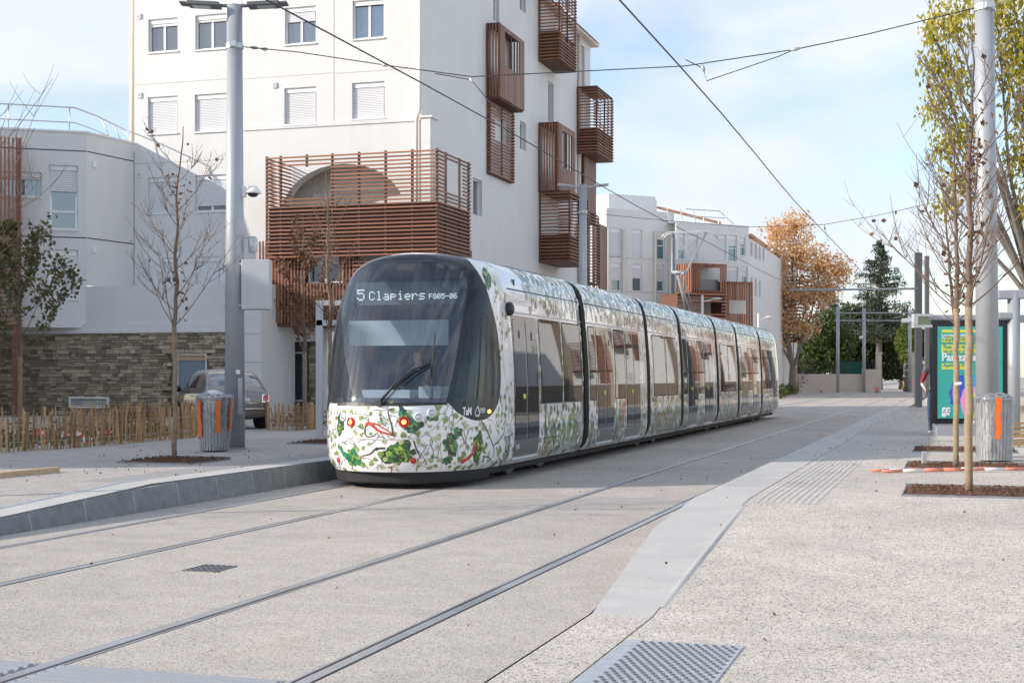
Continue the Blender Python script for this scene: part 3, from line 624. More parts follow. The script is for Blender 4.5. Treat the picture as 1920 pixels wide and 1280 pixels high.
# the large corner balcony
SBAL = 41.3; pb = Plane((NW_, SBAL), (1, 0)); nbL = NW_ + pb.at(499, 290)[0]; nbR = NW_ + pb.at(820, 275)[0]; zb1 = pb.at(820, 277)[1]; zb0 = pb.at(820, 474)[1]; sbE = SBAL + 3.15
mb = MB(); zmid = pb.at(700, 375)[1]
mb.box(nbL + .05, nbR - .05, SBAL + .08, SF + 1.6, zb0 + .12, zb0 + .34)
mb.box(nbL + .07, nbR - .07, SBAL + .07, SBAL + .09, zb0 + .342, zmid - .1, 1); mb.box(nbR - .09, nbR - .07, SBAL + .092, sbE, zb0 + .342, zmid - .1, 1)
bal = mb.build('balcony', ['wood_dark', 'wood_dark'], tower)
op = pb.rect(528, 620, 312, 372); opn = (NW_ + op[0], NW_ + op[1], op[2], op[3])
hslats(bal, 'n', SBAL, nbL, nbR, zb0, zb1, .122, 'wood', opn)
oS = Plane((nbR, SBAL), (0, 1)); o2 = oS.rect(834, 868, 306, 366); ops = (SBAL + o2[0], SBAL + o2[1], o2[2], o2[3])
hslats(bal, 's', nbR, SBAL + .03, sbE, zb0 + .0, zb1, .122, 'wood_pale', ops)
hslats(bal, 's', nbL, SBAL + .03, SF - .02, zb0 + .0, zb1, .122, 'wood')
for i, x in enumerate((499, 525, 574, 622, 672, 722, 772, 818)):
    n = NW_ + pb.at(x, 300)[0]
    if opn[0] - .05 < n < opn[1] + .05 and i in (2,): zz = (opn[3], zb1)
    else: zz = (zb0, zb1)
    slab('post', 'wood_dark', (n, SBAL + .055, (zz[0] + zz[1]) / 2), (.07, .06, zz[1] - zz[0]), bal)
for s in (SBAL + .9, SBAL + 2.2, sbE - .05): slab('post', 'wood_dark', (nbR - .055, s, (zb0 + zb1) / 2), (.06, .07, zb1 - zb0), bal)
# vertical slat screen under it, and the strip of horizontal slats
SV = 41.75; pv = Plane((NW_, SV), (1, 0)); nvL = NW_ + pv.at(487, 500)[0]; nvR = NW_ + pv.at(662, 500)[0]; zv1 = pv.at(600, 449)[1]; zv0 = pv.at(600, 604)[1]
mb = MB(); mb.box(nvL + .02, nvR - .02, SV + .5, SV + .56, zv0, zv1 - .02); mb.box(nvL, nvR, SV + .06, SF, zv0 - .12, zv0 - .01)
scr = mb.build('slat_screen', 'wood_dark', tower); ow = pv.rect(571, 637, 466, 530)
vslats(scr, 'n', SV, nvL, nvR, zv0, zv1, .112, 'wood', (NW_ + ow[0], NW_ + ow[1], ow[2], ow[3]))
window(tower, Plane((NW_, SV + .28), (1, 0)), ow, .35, 2, .06, sill=False)
ext = bpy.data.objects.new('slat_strip', None); ext.parent = tower; ext.location = -OFF[tower.name]; COL.objects.link(ext)
n1 = NW_ + pv.at(668, 460)[0]; n2 = nbR; z_hi = zb0 - .14; hslats(ext, 'n', SBAL + .2, n1, n2, z_hi - .9, z_hi, .122, 'wood'); hslats(ext, 's', NW_ + .75, sbE, sbE + 2.6, zb0 - .45, zb0 + .28, .122, 'wood_pale')
# boxes on the side wall
def wall_box(xw, xc, xe, yt, yb, style, m='wood', opening=None, sp=.122, dark='wood_dark', prot=None):
    a, _ = ps.at(xw, yt); s0 = SF + a; nn, Y = onS(xc, s0)
    if prot: nn = NW_ + prot
    z1, z0 = zat(yt, Y), zat(yb, Y); s1, _ = onN(xe, nn); s1 = max(s1, s0 + .5)
    mb = MB(); mb.box(NW_ + .003, nn - .03, s0 + .03, s1 - .03, z0 - .06, z0 + .0); mb.box(NW_ + .003, nn - .03, s0 + .03, s1 - .03, z1 + .005, z1 + .05)
    if True:
        for (n_, s_) in ((nn - .05, s0 + .05), (nn - .05, s1 - .05), (NW_ + .05, s0 + .05), (nn - .05, (s0 + s1) / 2)): mb.box(n_ - .03, n_ + .03, s_ - .03, s_ + .03, z0, z1)
    if style == 'h' and z1 - z0 > 2.4 and nn - NW_ > .4:
        zg = z0 + (z1 - z0) * .38; mb.box(NW_ + .01, nn - .085, s0 + .085, s0 + .10, z0 + .01, zg); mb.box(nn - .10, nn - .086, s0 + .101, s1 - .09, z0 + .01, zg)
    b = mb.build('slatted_box', dark, tower)
    po = Plane((nn, s0), (0, 1)); op_ = None
    if opening: q = po.rect(*opening); op_ = (s0 + q[0], s0 + q[1], q[2], q[3])
    if style == 'h':
        hslats(b, 'n', s0, NW_ + .01, nn, z0, z1, sp, m); hslats(b, 's', nn, s0 + .02, s1, z0, z1, sp, m, op_); hslats(b, 'n', s1, NW_ + .01, nn, z0, z1, sp, m)
    else:
        vslats(b, 'n', s0, NW_ + .04, nn - .03, z0, z1, .11, m); vslats(b, 'n', s1, NW_ + .04, nn - .03, z0, z1, .11, m)
        k = int((s1 - s0) / .14)
        for i in range(k):
            c = s0 + .07 + i * (s1 - s0 - .14) / max(1, k - 1); w_ = (s1 - s0) / k - .008; segs = [(z0, z1)]
            if op_ and op_[0] < c < op_[1]: segs = [(z0, op_[2]), (op_[3], z1)]
            for p, q in segs: slab('plank', 'wood_pale', (nn, c, (p + q) / 2), (.05, w_, q - p), b)
    return s0, s1, nn, z0, z1
wall_box(911, 937, 982, 44, 181, 'v', 'wood', (947, 974, 70, 133))
wall_box(912, 920, 965, 186, 322, 'h', 'wood', (928, 950, 222, 268))
wall_box(1009, 1050, 1081, -32, 109, 'h', 'wood', (1056, 1074, 20, 80), .135)
wall_box(1009, 1047, 1078, 230, 356, 'v', 'wood', (1053, 1075, 252, 318))
wall_box(1010, 1069, 1104, 359, 488, 'h', 'wood', (1074, 1100, 380, 420), .14)
wall_box(1081, 1120, 1150, 162, 284, 'h', 'wood', (1126, 1138, 196, 234), .135)
wall_box(1086, 1095, 1117, 292, 412, 'v', 'wood')
wall_box(1090, 1104, 1124, 398, 528, 'h', 'wood_pale', None, .14)
wall_box(1110, 1124, 1138, 421, 548, 'v', 'wood', None)
# entrance behind the young trees
pe = Plane((NW_, SF + .5), (1, 0)); mb = MB(); pe.wall(mb, he[0], he[1], .3, he[3], [], .1); mb.build('entrance_wall', 'stone_joint', tower)
for (x0, x1) in ((512, 548), (552, 577)):
    q = pe.rect(x0, x1, 660, 768); window(tower, Plane((NW_, SF + .38), (1, 0)), (q[0], q[1], .75, q[3]), 0, 1, .03, sill=False, bx=.04)
rng = random.Random(2)
q = pe.rect(578, 606, 650, 770)
for j in range(int((he[3] - .35) / .14)):
    a = q[0] + rng.uniform(0, .12)
    while a < q[1]:
        w_ = rng.uniform(.2, .42); a2_ = min(a + w_, q[1]); slab('stone', 'stone', (NW_ + (a + a2_) / 2, SF + .47 + rng.uniform(-.012, .012), .38 + j * .14 + .06), (a2_ - a - .014, .09, .125), tower); a = a2_
print('tower done')

# ---------------- low block on the left
SL = 40.76; low = thing('low_building', 'low white building with stone base and rooftop railing at the left', 'building', (-16.67, 46.3, .3), 'W')
f1o, f1d = Vector((-16.67, 46.3)), Vector((2.59, .80)).normalized(); P1 = Vector((-14.08, 47.1)); P2 = Vector((-13.1, 49.3))
p1 = Plane(f1o, f1d, 'W'); p2 = Plane(P1, (P2 - P1), 'W'); a_end = (P1 - f1o).dot(f1d); L2 = (P2 - P1).length
w1 = [(-4, 78, 322, 368, .12, 1, None), (92, 146, 310, 430, .36, 1, .28), (92, 146, 468, 560, 1, 1, None)]
hs = [p1.rect(*w[:4]) for w in w1]; mb = MB(); p1.wall(mb, -14.0, a_end, 3.2, 9.64, hs); p2.wall(mb, 0, L2, 4.6, 9.64, [])
bk = [p1.P(-14, 0), Vector((-34, 62, 0)), Vector((-13.1, 62, 0)), Vector((P2.x, P2.y, 0))]; rim = [p1.P(-14, 0), p1.P(a_end, 0), Vector((P2.x, P2.y, 0)), bk[2], bk[1]]
mb.face([(p.x, p.y, 9.4) for p in rim]); mb.face([(p.x, p.y, 3.2) for p in rim]); mb.face([(bk[0].x, bk[0].y, 3.2), (bk[1].x, bk[1].y, 3.2), (bk[1].x, bk[1].y, 9.64), (bk[0].x, bk[0].y, 9.64)])
mb.build('wall', 'plaster', low)
for w, h in zip(w1, hs): window(low, p1, h, w[4], w[5], .16, w[6])
mb = MB(); p1.box(mb, -14.05, a_end + .02, 9.642, 9.70, -.05, .35); p2.box(mb, .02, L2 - .05, 9.643, 9.702, -.05, .35); mb.build('coping', 'pvc', low)
for (pl, x0, x1, y) in ((p1, -4, 163, 283), (p1, -4, 163, 445)):
    a, z = pl.at(163, y + 1); mb = MB(); pl.box(mb, -14, a_end - .0, z - .02, z + .02, -.004, .02); mb.build('joint', 'joint_dark', low)
    mb = MB(); p2.box(mb, .03, L2 - .02, z - .02, z + .02, -.004, .02); mb.build('joint', 'joint_dark', low)
for (x, y) in ((176, 309), (176, 468)):
    a, z = p2.at(x, y); mb = MB(); p2.box(mb, a - .09, a + .09, z - .1, z + .1, -.05, -.003); mb.build('vent', 'pvc', low)
# wooden balcony at the frame edge with its post
mb = MB(); ab = p1.at(38, 400)[0]; zt = p1.at(38, 270)[1]; zb_ = p1.at(38, 610)[1]; p1.box(mb, ab - 3, ab - .03, zb_ - .15, zb_, -1.3, -.01); p1.box(mb, ab - 3, ab - .03, 6.35, 6.5, -1.25, -.01); p1.box(mb, ab - 2.9, ab - 2.8, zb_ - .01, 6.36, -1.2, -1.1); lb_ = mb.build('balcony', 'wood_dark', low)
pbz = Plane(p1.P(0, 0, -1.3).xy, f1d, 'W'); ang = math.atan2(f1d.y, f1d.x); aB = pbz.at(39, 400)[0]
for k in range(16):
    c = pbz.P(aB - .12 * k, (6.5 + zt) / 2); slab('slat', 'wood', c, (.05, .05, zt - 6.5), lb_, (0, 0, ang))
for k in range(24):
    c = pbz.P(aB - 1.2, zb_ + .12 * k)
    if c.z > 6.45: break
    slab('slat', 'wood', c, (2.5, .05, .05), lb_, (0, 0, ang))
for k in range(9):
    c = p1.P(ab, (zt + zb_) / 2, -.08 - .14 * k); slab('slat', 'wood', c, (.05, .05, zt - zb_), lb_, (0, 0, ang))
slab('post', 'wood', (ray(30) * 45.2, 45.2, 1.74), (.17, .17, 2.9), low)
# roof railing, part upright and part splayed
pr = [p1.P(-6, 0, .5), p1.P(p1.at(140, 212)[0], 0, .5), p2.P(1.2, 0, .6), p2.P(L2 + .3, 0, .6)]
mb = MB(); pts = [Vector((p.x, p.y, 10.55)) for p in pr]; pts[2].z -= .1; pts[3].z -= .35; mb.tube(pts, .025, 6); p_ = [p - Vector((0, 0, .5)) for p in pts]; mb.tube(p_, .022, 6)
for t_ in (0.0, .25, .48, .75, .98):
    q_ = pts[0].lerp(pts[1], t_); mb.tube([(q_.x, q_.y, 9.6), q_], .022, 6)
for t_ in (.15, .55, .95):
    q_ = pts[2].lerp(pts[3], t_); mb.tube([(q_.x + .35, q_.y, 9.6), q_], .022, 6)
mb.build('roof_railing', 'galv', low, sm=True)
# stone base, cornice, white band (street frame)
base = thing('stone_base', 'dark stone clad ground floor with blue door under the white building', 'building', (-24, SL, .3), 'S')
pl_ = Plane((0, SL), (1, 0)); nS0 = pl_.at(-60, 700)[0]; nS1 = pl_.at(424, 700)[0]; nS2 = pl_.at(491, 700)[0]; z_st = pl_.at(300, 624)[1]; z_c = pl_.at(300, 606)[1]; z_w = pl_.at(300, 534)[1]
dr = pl_.rect(330, 388, 663, 790); dr = (dr[0], dr[1], .3, dr[3], .12)
vt = pl_.rect(134, 208, 744, 792)
mb = MB(); pl_.wall(mb, nS0, nS1, .2, z_st, [dr], .12); mb.build('backing_wall', 'stone_joint', base)
mb = MB(); mb.box(nS1 + .003, nS2, SL - .06, SF - .01, .3, z_w); mb.box(-27.5, nS1, SL - .03, SF - .011, z_c, z_w - .002); mb.build('white_band', 'plaster', base)
for z in (1.15, 2.05, 2.95, 3.85): slab('joint', 'joint_grey', ((nS1 + nS2) / 2, SL - .064, z), (nS2 - nS1, .006, .03), base)
mb = MB(); mb.box(nS0, nS1 - .002, SL - .14, SL + .3, z_st + .002, z_st + .10); mb.box(nS0, nS1 - .003, SL - .09, SL + .3, z_st + .102, z_c - .002); mb.build('cornice', 'plaster', base)
mb = MB(); d0, d1 = dr[0], dr[1]; mb.box(d0 + .05, d1 - .05, SL + .08, SL + .11, .3, dr[3] - .22); dd = mb.build('door', 'door_blue', base)
mb = MB(); mb.box(d0, d0 + .05, SL - .02, SL + .115, .3, dr[3]); mb.box(d1 - .05, d1, SL - .02, SL + .115, .3, dr[3]); mb.box(d0 + .05, d1 - .05, SL - .02, SL + .115, dr[3] - .05, dr[3]); mb.build('frame', 'pvc', dd)
mb = MB(); mb.box(d0 + .05, d1 - .05, SL + .06, SL + .1, dr[3] - .21, dr[3] - .055); mb.build('transom_board', 'plank', dd)
mb = MB(); mb.tube([(d1 - .18, SL + .05, 1.3), (d1 - .3, SL + .05, 1.3)], .012, 6); mb.build('handle', 'galv', dd)
mb = MB(); v0, v1, vz0, vz1 = vt; vz0 = .55
for (a, b, c_, d_) in ((v0, v0 + .06, vz0, vz1), (v1 - .06, v1, vz0, vz1), (v0 + .06, v1 - .06, vz0, vz0 + .06), (v0 + .06, v1 - .06, vz1 - .06, vz1)): mb.box(a, b, SL - .16, SL - .05, c_, d_)
mb.box(v0 + .06, v1 - .06, SL - .062, SL - .055, vz0 + .06, vz1 - .06, 1)
lv = mb.build('louvre', ['pvc', 'joint_dark'], base)
k = 0; z = vz0 + .09
while z < vz1 - .08: slab('slat', 'pvc', ((v0 + v1) / 2, SL - .11, z), (v1 - v0 - .13, .07, .012), lv, (R(-38), 0, 0)); z += .068
# rough coursed stones
rng = random.Random(11); stones = []; z = .32
while z < z_st - .05:
    hrow = rng.choice((.075, .09, .11, .14)); hrow = min(hrow, z_st - z); a = nS0 + rng.uniform(0, .3)
    while a < nS1 - .02:
        w_ = rng.uniform(.14, .46); b = min(a + w_, nS1)
        sub = [(a, b, z, z + hrow)]
        if hrow > .13 and rng.random() < .35: zm = z + hrow * rng.uniform(.4, .6); sub = [(a, b, z, zm), (a, b, zm, z + hrow)]
        for (p, q, r0, r1) in sub:
            if q - p < .06 or (q > d0 and p < d1 and r0 < dr[3]): continue
            stones.append((p, q, r0, r1))
        a = b
    z += hrow
vis = sorted(stones, key=lambda t: -(t[1] - t[0]) * (t[3] - t[2]) if t[1] > nS0 + 1.2 else 0)
ms = MB()
for i, (p, q, r0, r1) in enumerate(vis):
    j = rng.uniform(.0, .06); c = ((p + q) / 2, SL - .03 - j / 2, (r0 + r1) / 2); d = (q - p - .014, .06 + j, r1 - r0 - .014)
    if i < 290: slab('stone', 'stone', c, d, base, (0, rng.uniform(-.012, .012), rng.uniform(-.02, .02)))
    else: ms.box(c[0] - d[0] / 2, c[0] + d[0] / 2, c[1] - d[1] / 2, c[1] + d[1] / 2, c[2] - d[2] / 2, c[2] + d[2] / 2)
ms.build('stones', 'stone', base, kind='stuff')
# unseen wing of the low block, sized to throw shade from the left
wing = thing('left_wing', 'unseen long white wing of flats at the far left beyond the frame', 'building', (-30, 27, .3), 'W')
mb = MB(); pw = Plane((-20.5, 17.0), (0, 1), 'W'); hs = [(1 + 3.2 * i, 2.2 + 3.2 * i, 1.2 + 2.8 * j, 2.5 + 2.8 * j) for i in range(7) for j in range(3)]
pw.wall(mb, 0, 27.4, .0, 10.1, hs); mb.box(-34, -20.8, 17.0, 44.4, .0, 10.1); mb.box(-34, -20.9, 44.41, 49, .0, 3.15); mb.build('wall', 'plaster', wing)  # low rear box added to block sun coming under the low building
for h in hs: window(wing, pw, h, .5)

# ---------------- white block further down the street
midb = thing('far_apartment_block', 'white apartment block with brown corner balconies further down the street', 'building', (14, 104, 0), 'W')
A0 = pt(1137, 705, 103).xy; A1 = pt(1264, 705, 106).xy; A2 = pt(1268, 705, 104).xy; A3 = pt(1404, 705, 107).xy
pa = Plane(A0, A1 - A0, 'W'); pb2 = Plane(A2, A3 - A2, 'W'); LA = (A1 - A0).length; LB = (A3 - A2).length; zA = zat(390, 103); zB = zat(418, 105)
wa = [(1186, 1204, 430, 484, 1), (1186, 1204, 495, 546, .4), (1143, 1166, 428, 483, .95), (1229, 1247, 435, 486, .15), (1146, 1165, 493, 545, .55), (1230, 1246, 497, 546, .55), (1230, 1246, 560, 600, 1)]
wb = [(1272, 1284, 438, 486, .6), (1291, 1309, 440, 487, 1), (1388, 1398, 446, 480, .2), (1391, 1402, 500, 530, .5), (1342, 1362, 440, 488, 1), (1366, 1382, 441, 490, .3), (1362, 1384, 500, 528, 1)]
ha_ = [pa.rect(*w[:4]) for w in wa]; hb_ = [pb2.rect(*w[:4]) for w in wb]
mb = MB(); pa.wall(mb, 0, LA, 0, zA, ha_, .25); pb2.wall(mb, 0, LB, 0, zB, hb_, .25)
sd = W(0, 1).xy; A4 = A3 + sd * 34; pc2 = Plane(A3, sd, 'W'); wc = [(1407, 1411, 452, 480), (1415, 1419, 457, 486), (1423, 1426, 462, 488), (1430, 1433, 466, 490), (1407, 1411, 520, 555), (1415, 1419, 522, 556), (1423, 1426, 525, 558), (1409, 1412, 590, 622), (1419, 1422, 592, 624)]; hc_ = [pc2.rect(*w) for w in wc]
pc2.wall(mb, 0, 34, 0, zB - .9, hc_, .2); mb.face([(A3.x, A3.y, zB - .9), (A4.x, A4.y, zB - .9), (A4.x - 14, A4.y + 4, zB - .9), (A2.x, A2.y + 5, zB - .9)])
B0 = A0 + Vector((-3.5, 4.0)); mb.face([(*A0, 0), (*B0, 0), (*B0, zA), (*A0, zA)]); mb.face([(*A0, zA), (*A1, zA), (A1.x, A1.y + 14, zA), (B0.x, B0.y + 10, zA)]); mb.face([(*A1, 0), (*A2, 0), (*A2, zB), (*A1, zB)])
mb.face([(*A2, zB), (*A3, zB), (A3.x - 3, A3.y + 9, zB), (A2.x - 3, A2.y + 9, zB)])
mb.face([(*B0, 0), (B0.x + 1, B0.y + 40, 0), (B0.x + 1, B0.y + 40, zA), (*B0, zA)]); mb.face([(*A4, 0), (A4.x - 14, A4.y + 4, 0), (A4.x - 14, A4.y + 4, zB), (*A4, zB)])
mb.face([(*A1, zB), (A1.x, A1.y + 14, zB), (A1.x, A1.y + 14, zA), (*A1, zA)])
mb.build('wall', 'plaster', midb)
for w, h in zip(wa, ha_): window(midb, pa, h, w[4], 1, .2, .5, 'window_teal', bx=.3)
for w, h in zip(wb, hb_): window(midb, pb2, h, w[4], 1, .2, .5, 'window_teal', bx=.3)
for h in hc_: window(midb, pc2, h, 0, 1, .18, sill=False, bx=.1)
ph = pt(1141, 705, 110).xy; ph1 = pt(1229, 705, 112).xy; mb = MB(); pp_ = Plane(ph, ph1 - ph, 'W'); pp_.box(mb, 0, (ph1 - ph).length, zA - .1, zat(366, 111), 0, 5); pp_.box(mb, (ph1 - ph).length, (ph1 - ph).length + .5, zA - .1, zat(370, 111), .6, 5); mb.build('penthouse', 'plaster', midb)
for x in (1138, 1168, 1227, 1255):
    a, z = pa.at(x, 500); mb = MB(); p0 = pa.P(a, 0, -.12); mb.tube([(p0.x, p0.y, 3), (p0.x, p0.y, zA - 1.5)], .12, 6); mb.build('downpipe', 'plaster_cream', midb, sm=True)
for y in (485, 548): a, z = pa.at(1200, y); mb = MB(); pa.box(mb, .0, LA, z - .03, z + .03, -.01, .02); mb.build('joint', 'joint_grey', midb)
mb = MB(); r0 = pt(1240, 388, 118); r1 = pt(1330, 416, 118); r2 = pt(1340, 418, 118)
mb.face([r0, r1 + Vector((1, 0, 0)), r1 + Vector((1, 12, 1.5)), r0 + Vector((0, 12, 1.5))]); mb.face([r0 + Vector((0, 0, -.25)), r1 + Vector((1, 0, -.25)), r1 + Vector((1, 0, 0)), r0]); e0 = pt(1404, 441, 107); e1 = pt(1441, 467, 137)
mb.bar(e0, e1, .5, .22); mb.build('tile_roof', 'tile', midb)
mb = MB()
for i, x in enumerate((1271, 1296, 1320, 1334, 1362, 1378)): a, z = pb2.at(x, 415); b_ = pb2.P(a, zB, 1.0); mb.tube([b_, b_ + Vector((-.25 if i < 3 else 0, 0, 1.1))], .04, 5)
a0_ = pb2.at(1300, 415)[0]; a1_ = pb2.at(1385, 415)[0]; mb.tube([pb2.P(a0_, zB + 1.1, 1), pb2.P(a1_ - 1, zB + 1.1, 1), pb2.P(a1_, zB + .1, .6)], .04, 5); mb.tube([pb2.P(a0_, zB + .6, 1), pb2.P(a1_ - .5, zB + .6, 1)], .035, 5)
mb.build('roof_railing', 'galv', midb)
# its wooden volumes
angb = math.atan2((A3 - A2).y, (A3 - A2).x)
def clad(x0, x1, yt, yb, d, opening=None, style='v', m='wood', sp=.2):
    q = Plane(A2 - (-pb2.n) * d if False else A2 + pb2.n * d, A3 - A2, 'W'); a0, a1, z0, z1 = q.rect(x0, x1, yt, yb); op_ = q.rect(*opening) if opening else None
    mb = MB(); q.box(mb, a0, a1, z0, z0 + .2, .06, d - .01); q.box(mb, a0, a1, z1 - .1, z1, .06, d - .01); q.box(mb, a0 + .02, a0 + .1, z0 + .201, z1 - .101, .06, d - .01); bx_ = mb.build('clad_box', 'wood_dark', midb)
    if style == 'v':
        k = int((a1 - a0) / sp)
        for i in range(k + 1):
            a = a0 + (a1 - a0) * i / k; segs = [(z0, z1)]
            if op_ and op_[0] < a < op_[1]: segs = [(z0, op_[2]), (op_[3], z1)]
            for p, r in segs:
                if r - p > .05: slab('slat', m, q.P(a, (p + r) / 2, .02), (sp * .72, .06, r - p), bx_, (0, 0, angb))
    else:
        k = int((z1 - z0) / sp)
        for i in range(k + 1):
            z = z0 + (z1 - z0) * i / k; segs = [(a0, a1)]
            if op_ and op_[2] < z < op_[3]: segs = [(a0, op_[0]), (op_[1], a1)]
            for p, r in segs: slab('slat', m, q.P((p + r) / 2, z, .02), (r - p, .06, sp * .5), bx_, (0, 0, angb))
    if style == 'v' and yt < 520:        # left return
        for i in range(6): slab('slat', m, q.P(a0, (z0 + z1) / 2, .06 + i * d / 6), (.06, sp * .9, z1 - z0), bx_, (0, 0, angb))
    return bx_
clad(1297, 1361, 494, 549, 1.9, (1312, 1348, 502, 547)); clad(1361, 1410, 528, 640, 1.9, (1368, 1398, 563, 588)); clad(1270, 1365, 551, 640, 2.2, (1318, 1353, 565, 588), 'h', sp=.24)
mb = MB(); q = Plane(A2 + pb2.n * 1.6, A3 - A2, 'W'); a0, a1, z0, z1 = q.rect(1313, 1347, 524, 546); q.box(mb, a0, a1, z0, z1, 0, .05); mb.build('balcony_guard', 'steel_dark', midb)
gd = [(1440, 520, 640)]
for (y0, y1, m) in ((520, 552, 'wood_dark'), (552, 640, 'wood')):
    z1, z0 = zat(y0, 130), zat(y1, 130); k = int((z1 - z0) / .3); par = None
    mb = MB(); n_, s_ = NS(*A3); s_e = s_ + 28; b0 = W(n_ + .003, s_e - 5); b1 = W(n_ + 1.6, s_e - 5); b2 = W(n_ + 1.6, s_e); b3 = W(n_ + .003, s_e); mb.prism([b0.xy, b1.xy, b2.xy, b3.xy], z0, z0 + .2); par = mb.build('side_balcony', 'wood_dark', midb)
    for i in range(k + 1):
        z = z0 + .3 * i; slab('slat', m, (*W(n_ + 1.6, s_e - 2.5).xy, z), (.08, 5, .14), par, (0, 0, -TH)); slab('slat', m, (*W(n_ + .8, s_e - 5).xy, z), (1.6, .08, .14), par, (0, 0, -TH))

# ---------------- row of flats along the right side of the street (mostly beyond the frame, seen at its right edge and in the tram)
row = thing('right_row_building', 'cream flats with brown slatted balconies at the right edge behind the yellow tree', 'building', (10, 100, 0), 'S')
NR = 10.0; pr_ = Plane((NR, 46.0), (0, 1)); mb = MB(); hs = []
for i in range(24):
    for j in range(4):
        if (i * 7 + j * 3) % 4 != 0: hs.append((2.0 + 6.0 * i, 3.3 + 6.0 * i, 1.6 + 3 * j, 3.1 + 3 * j))
pr_.wall(mb, 0, 146, 0, 12.6, hs, .2); mb.face([(NR, 46, 0), (NR + 14, 46, 0), (NR + 14, 46, 12.6), (NR, 46, 12.6)]); mb.face([(NR, 192, 0), (NR + 14, 192, 0), (NR + 14, 192, 12.6), (NR, 192, 12.6)]); mb.face([(NR, 46, 12.6), (NR + 14, 46, 12.6), (NR + 14, 192, 12.6), (NR, 192, 12.6)])
mb.build('wall', 'plaster', row)
mb = MB(); mb.box(NR - .12, NR - .002, 46, 192, 0, 1.5); mb.build('stone_plinth', 'stone', row)
for i in range(12): slab('pier', ('stone', 'plaster_cream', 'wood')[i % 3], (NR - .2, 48.2 + 12 * i, 5.5), (.36, 1.1, 11), row)
for i, h in enumerate(hs): window(row, pr_, h, (.3, 1, .6, 0)[i % 4], 1, .2, sill=False)
for i in range(12):
    s0 = 46 + 4.2 + 12.0 * i; z0 = 3.2 + 3.0 * (i % 3); mb = MB(); mb.box(NR - 1.5, NR - .003, s0, s0 + 4.6, z0 - .2, z0); b = mb.build('balcony', 'wood_dark', row)
    for k in range(20): slab('slat', 'wood', (NR - 1.5, s0 + 2.3, z0 + .06 + .145 * k), (.05, 4.6, .06), b)
    for k in range(20): slab('slat', 'wood', (NR - .75, s0 + .02, z0 + .06 + .145 * k), (1.45, .05, .06), b)
    slab('panel', 'wood', (NR - .05, s0 + 8.5, z0 + 1.2), (.08, 3.2, 5.5), b)
print('buildings done')
# ================================================================== tram
S_NOSE = 18.5
PROF = [(1.19, .25, .07, 2.1), (1.28, .36, .03, 2.1), (1.325, .62, 0, 2.1), (1.325, 1.15, .01, 2.1), (1.32, 1.6, .17, 2.12), (1.295, 2.1, .42, 2.18), (1.255, 2.6, .69, 2.25),
        (1.232, 2.85, .84, 2.32), (1.185, 3.05, .97, 2.42), (1.10, 3.22, 1.09, 2.52), (.92, 3.35, 1.20, 2.62), (.52, 3.43, 1.34, 2.72), (0.0, 3.46, 1.5, 2.8)]
_v = [.25]
for a, b in zip(PROF[:-1], PROF[1:]): _v.append(_v[-1] + math.hypot(b[0] - a[0], b[1] - a[1]))
VV = np.array(_v); PA = np.array(PROF); VMAX = VV[-1]
def _cr(col, v):                          # catmull-rom through the stations
    v = min(max(v, VV[0]), VMAX); i = min(int(np.searchsorted(VV, v, 'right')) - 1, len(VV) - 2); h = VV[i + 1] - VV[i]; x = (v - VV[i]) / h
    p0, p1 = PA[i, col], PA[i + 1, col]
    m0 = (PA[i + 1, col] - PA[i - 1, col]) / (VV[i + 1] - VV[i - 1]) if i > 0 else (p1 - p0) / h
    m1 = (PA[i + 2, col] - PA[i, col]) / (VV[i + 2] - VV[i]) if i + 2 < len(VV) else (p1 - p0) / h
    return (2 * x**3 - 3 * x**2 + 1) * p0 + (x**3 - 2 * x**2 + x) * h * m0 + (-2 * x**3 + 3 * x**2) * p1 + (x**3 - x**2) * h * m1
PE = 2.4
_ph = np.linspace(0, math.pi / 2, 2000); _a = 1.325 * np.sin(_ph) ** (2 / PE); _s = 2.1 * (1 - np.cos(_ph) ** (2 / PE))
_arc = np.concatenate([[0], np.cumsum(np.hypot(np.diff(_a), np.diff(_s)))]); U0 = float(_arc[-1])
MODS = [6.7, 5.5, 4.0, 5.5, 4.0, 5.5, 6.7]; GAP = .30; SEND = MODS[0] - GAP / 2
UM = U0 + (SEND - 2.1)
def S_(u, v, off=0.0):
    """surface of the end car: u along the outline from the nose, v up the section -> street frame"""
    sg = -1 if u < 0 else 1; U = abs(u); PE = 2.4 + .7 * smooth((v - 1.3) / 1.4); w = max(_cr(0, v), 0); z = _cr(1, v); t = _cr(2, v); E = _cr(3, v)
    if U <= U0:
        ph = float(np.interp(U, _arc, _ph)); a = w * math.sin(ph) ** (2 / PE); s = t + (E - t) * (1 - max(math.cos(ph), 0) ** (2 / PE))
    else: a = w; s = E + (U - U0) * (SEND - E) / (SEND - 2.1)
    p = Vector((LT + sg * a, S_NOSE + s, z))
    if off:
        e = .01; pu = S_(u + e, v) - S_(u - e, v); pv = S_(u, min(v + e, VMAX - .001)) - S_(u, v - e); n = pu.cross(pv)
        if n.length > 1e-9:
            n.normalize()
            if n.dot(p - Vector((LT, S_NOSE + 4.0, 1.6))) < 0: n = -n
            p = p + n * off
    return p
def nrm(u, v): return (S_(u, v, .05) - S_(u, v)).normalized()
def proj(p): w = W(p.x, p.y, p.z); return 960 + F * w.x / w.y, HY - F * (w.z - HC) / w.y
_gu = np.arange(-U0, U0 + 2.2, .05); _gv = np.arange(.26, VMAX - .3, .05)
_grid = []
for u in _gu:
    for v in _gv:
        p = S_(u, v); nn = nrm(u, v); wn = ROTS.to_3x3() @ nn; wp = W(*p)
        if wn.dot(Vector((0, 0, HC)) - wp) > 0: _grid.append((u, v, *proj(p)))
_grid = np.array(_grid)
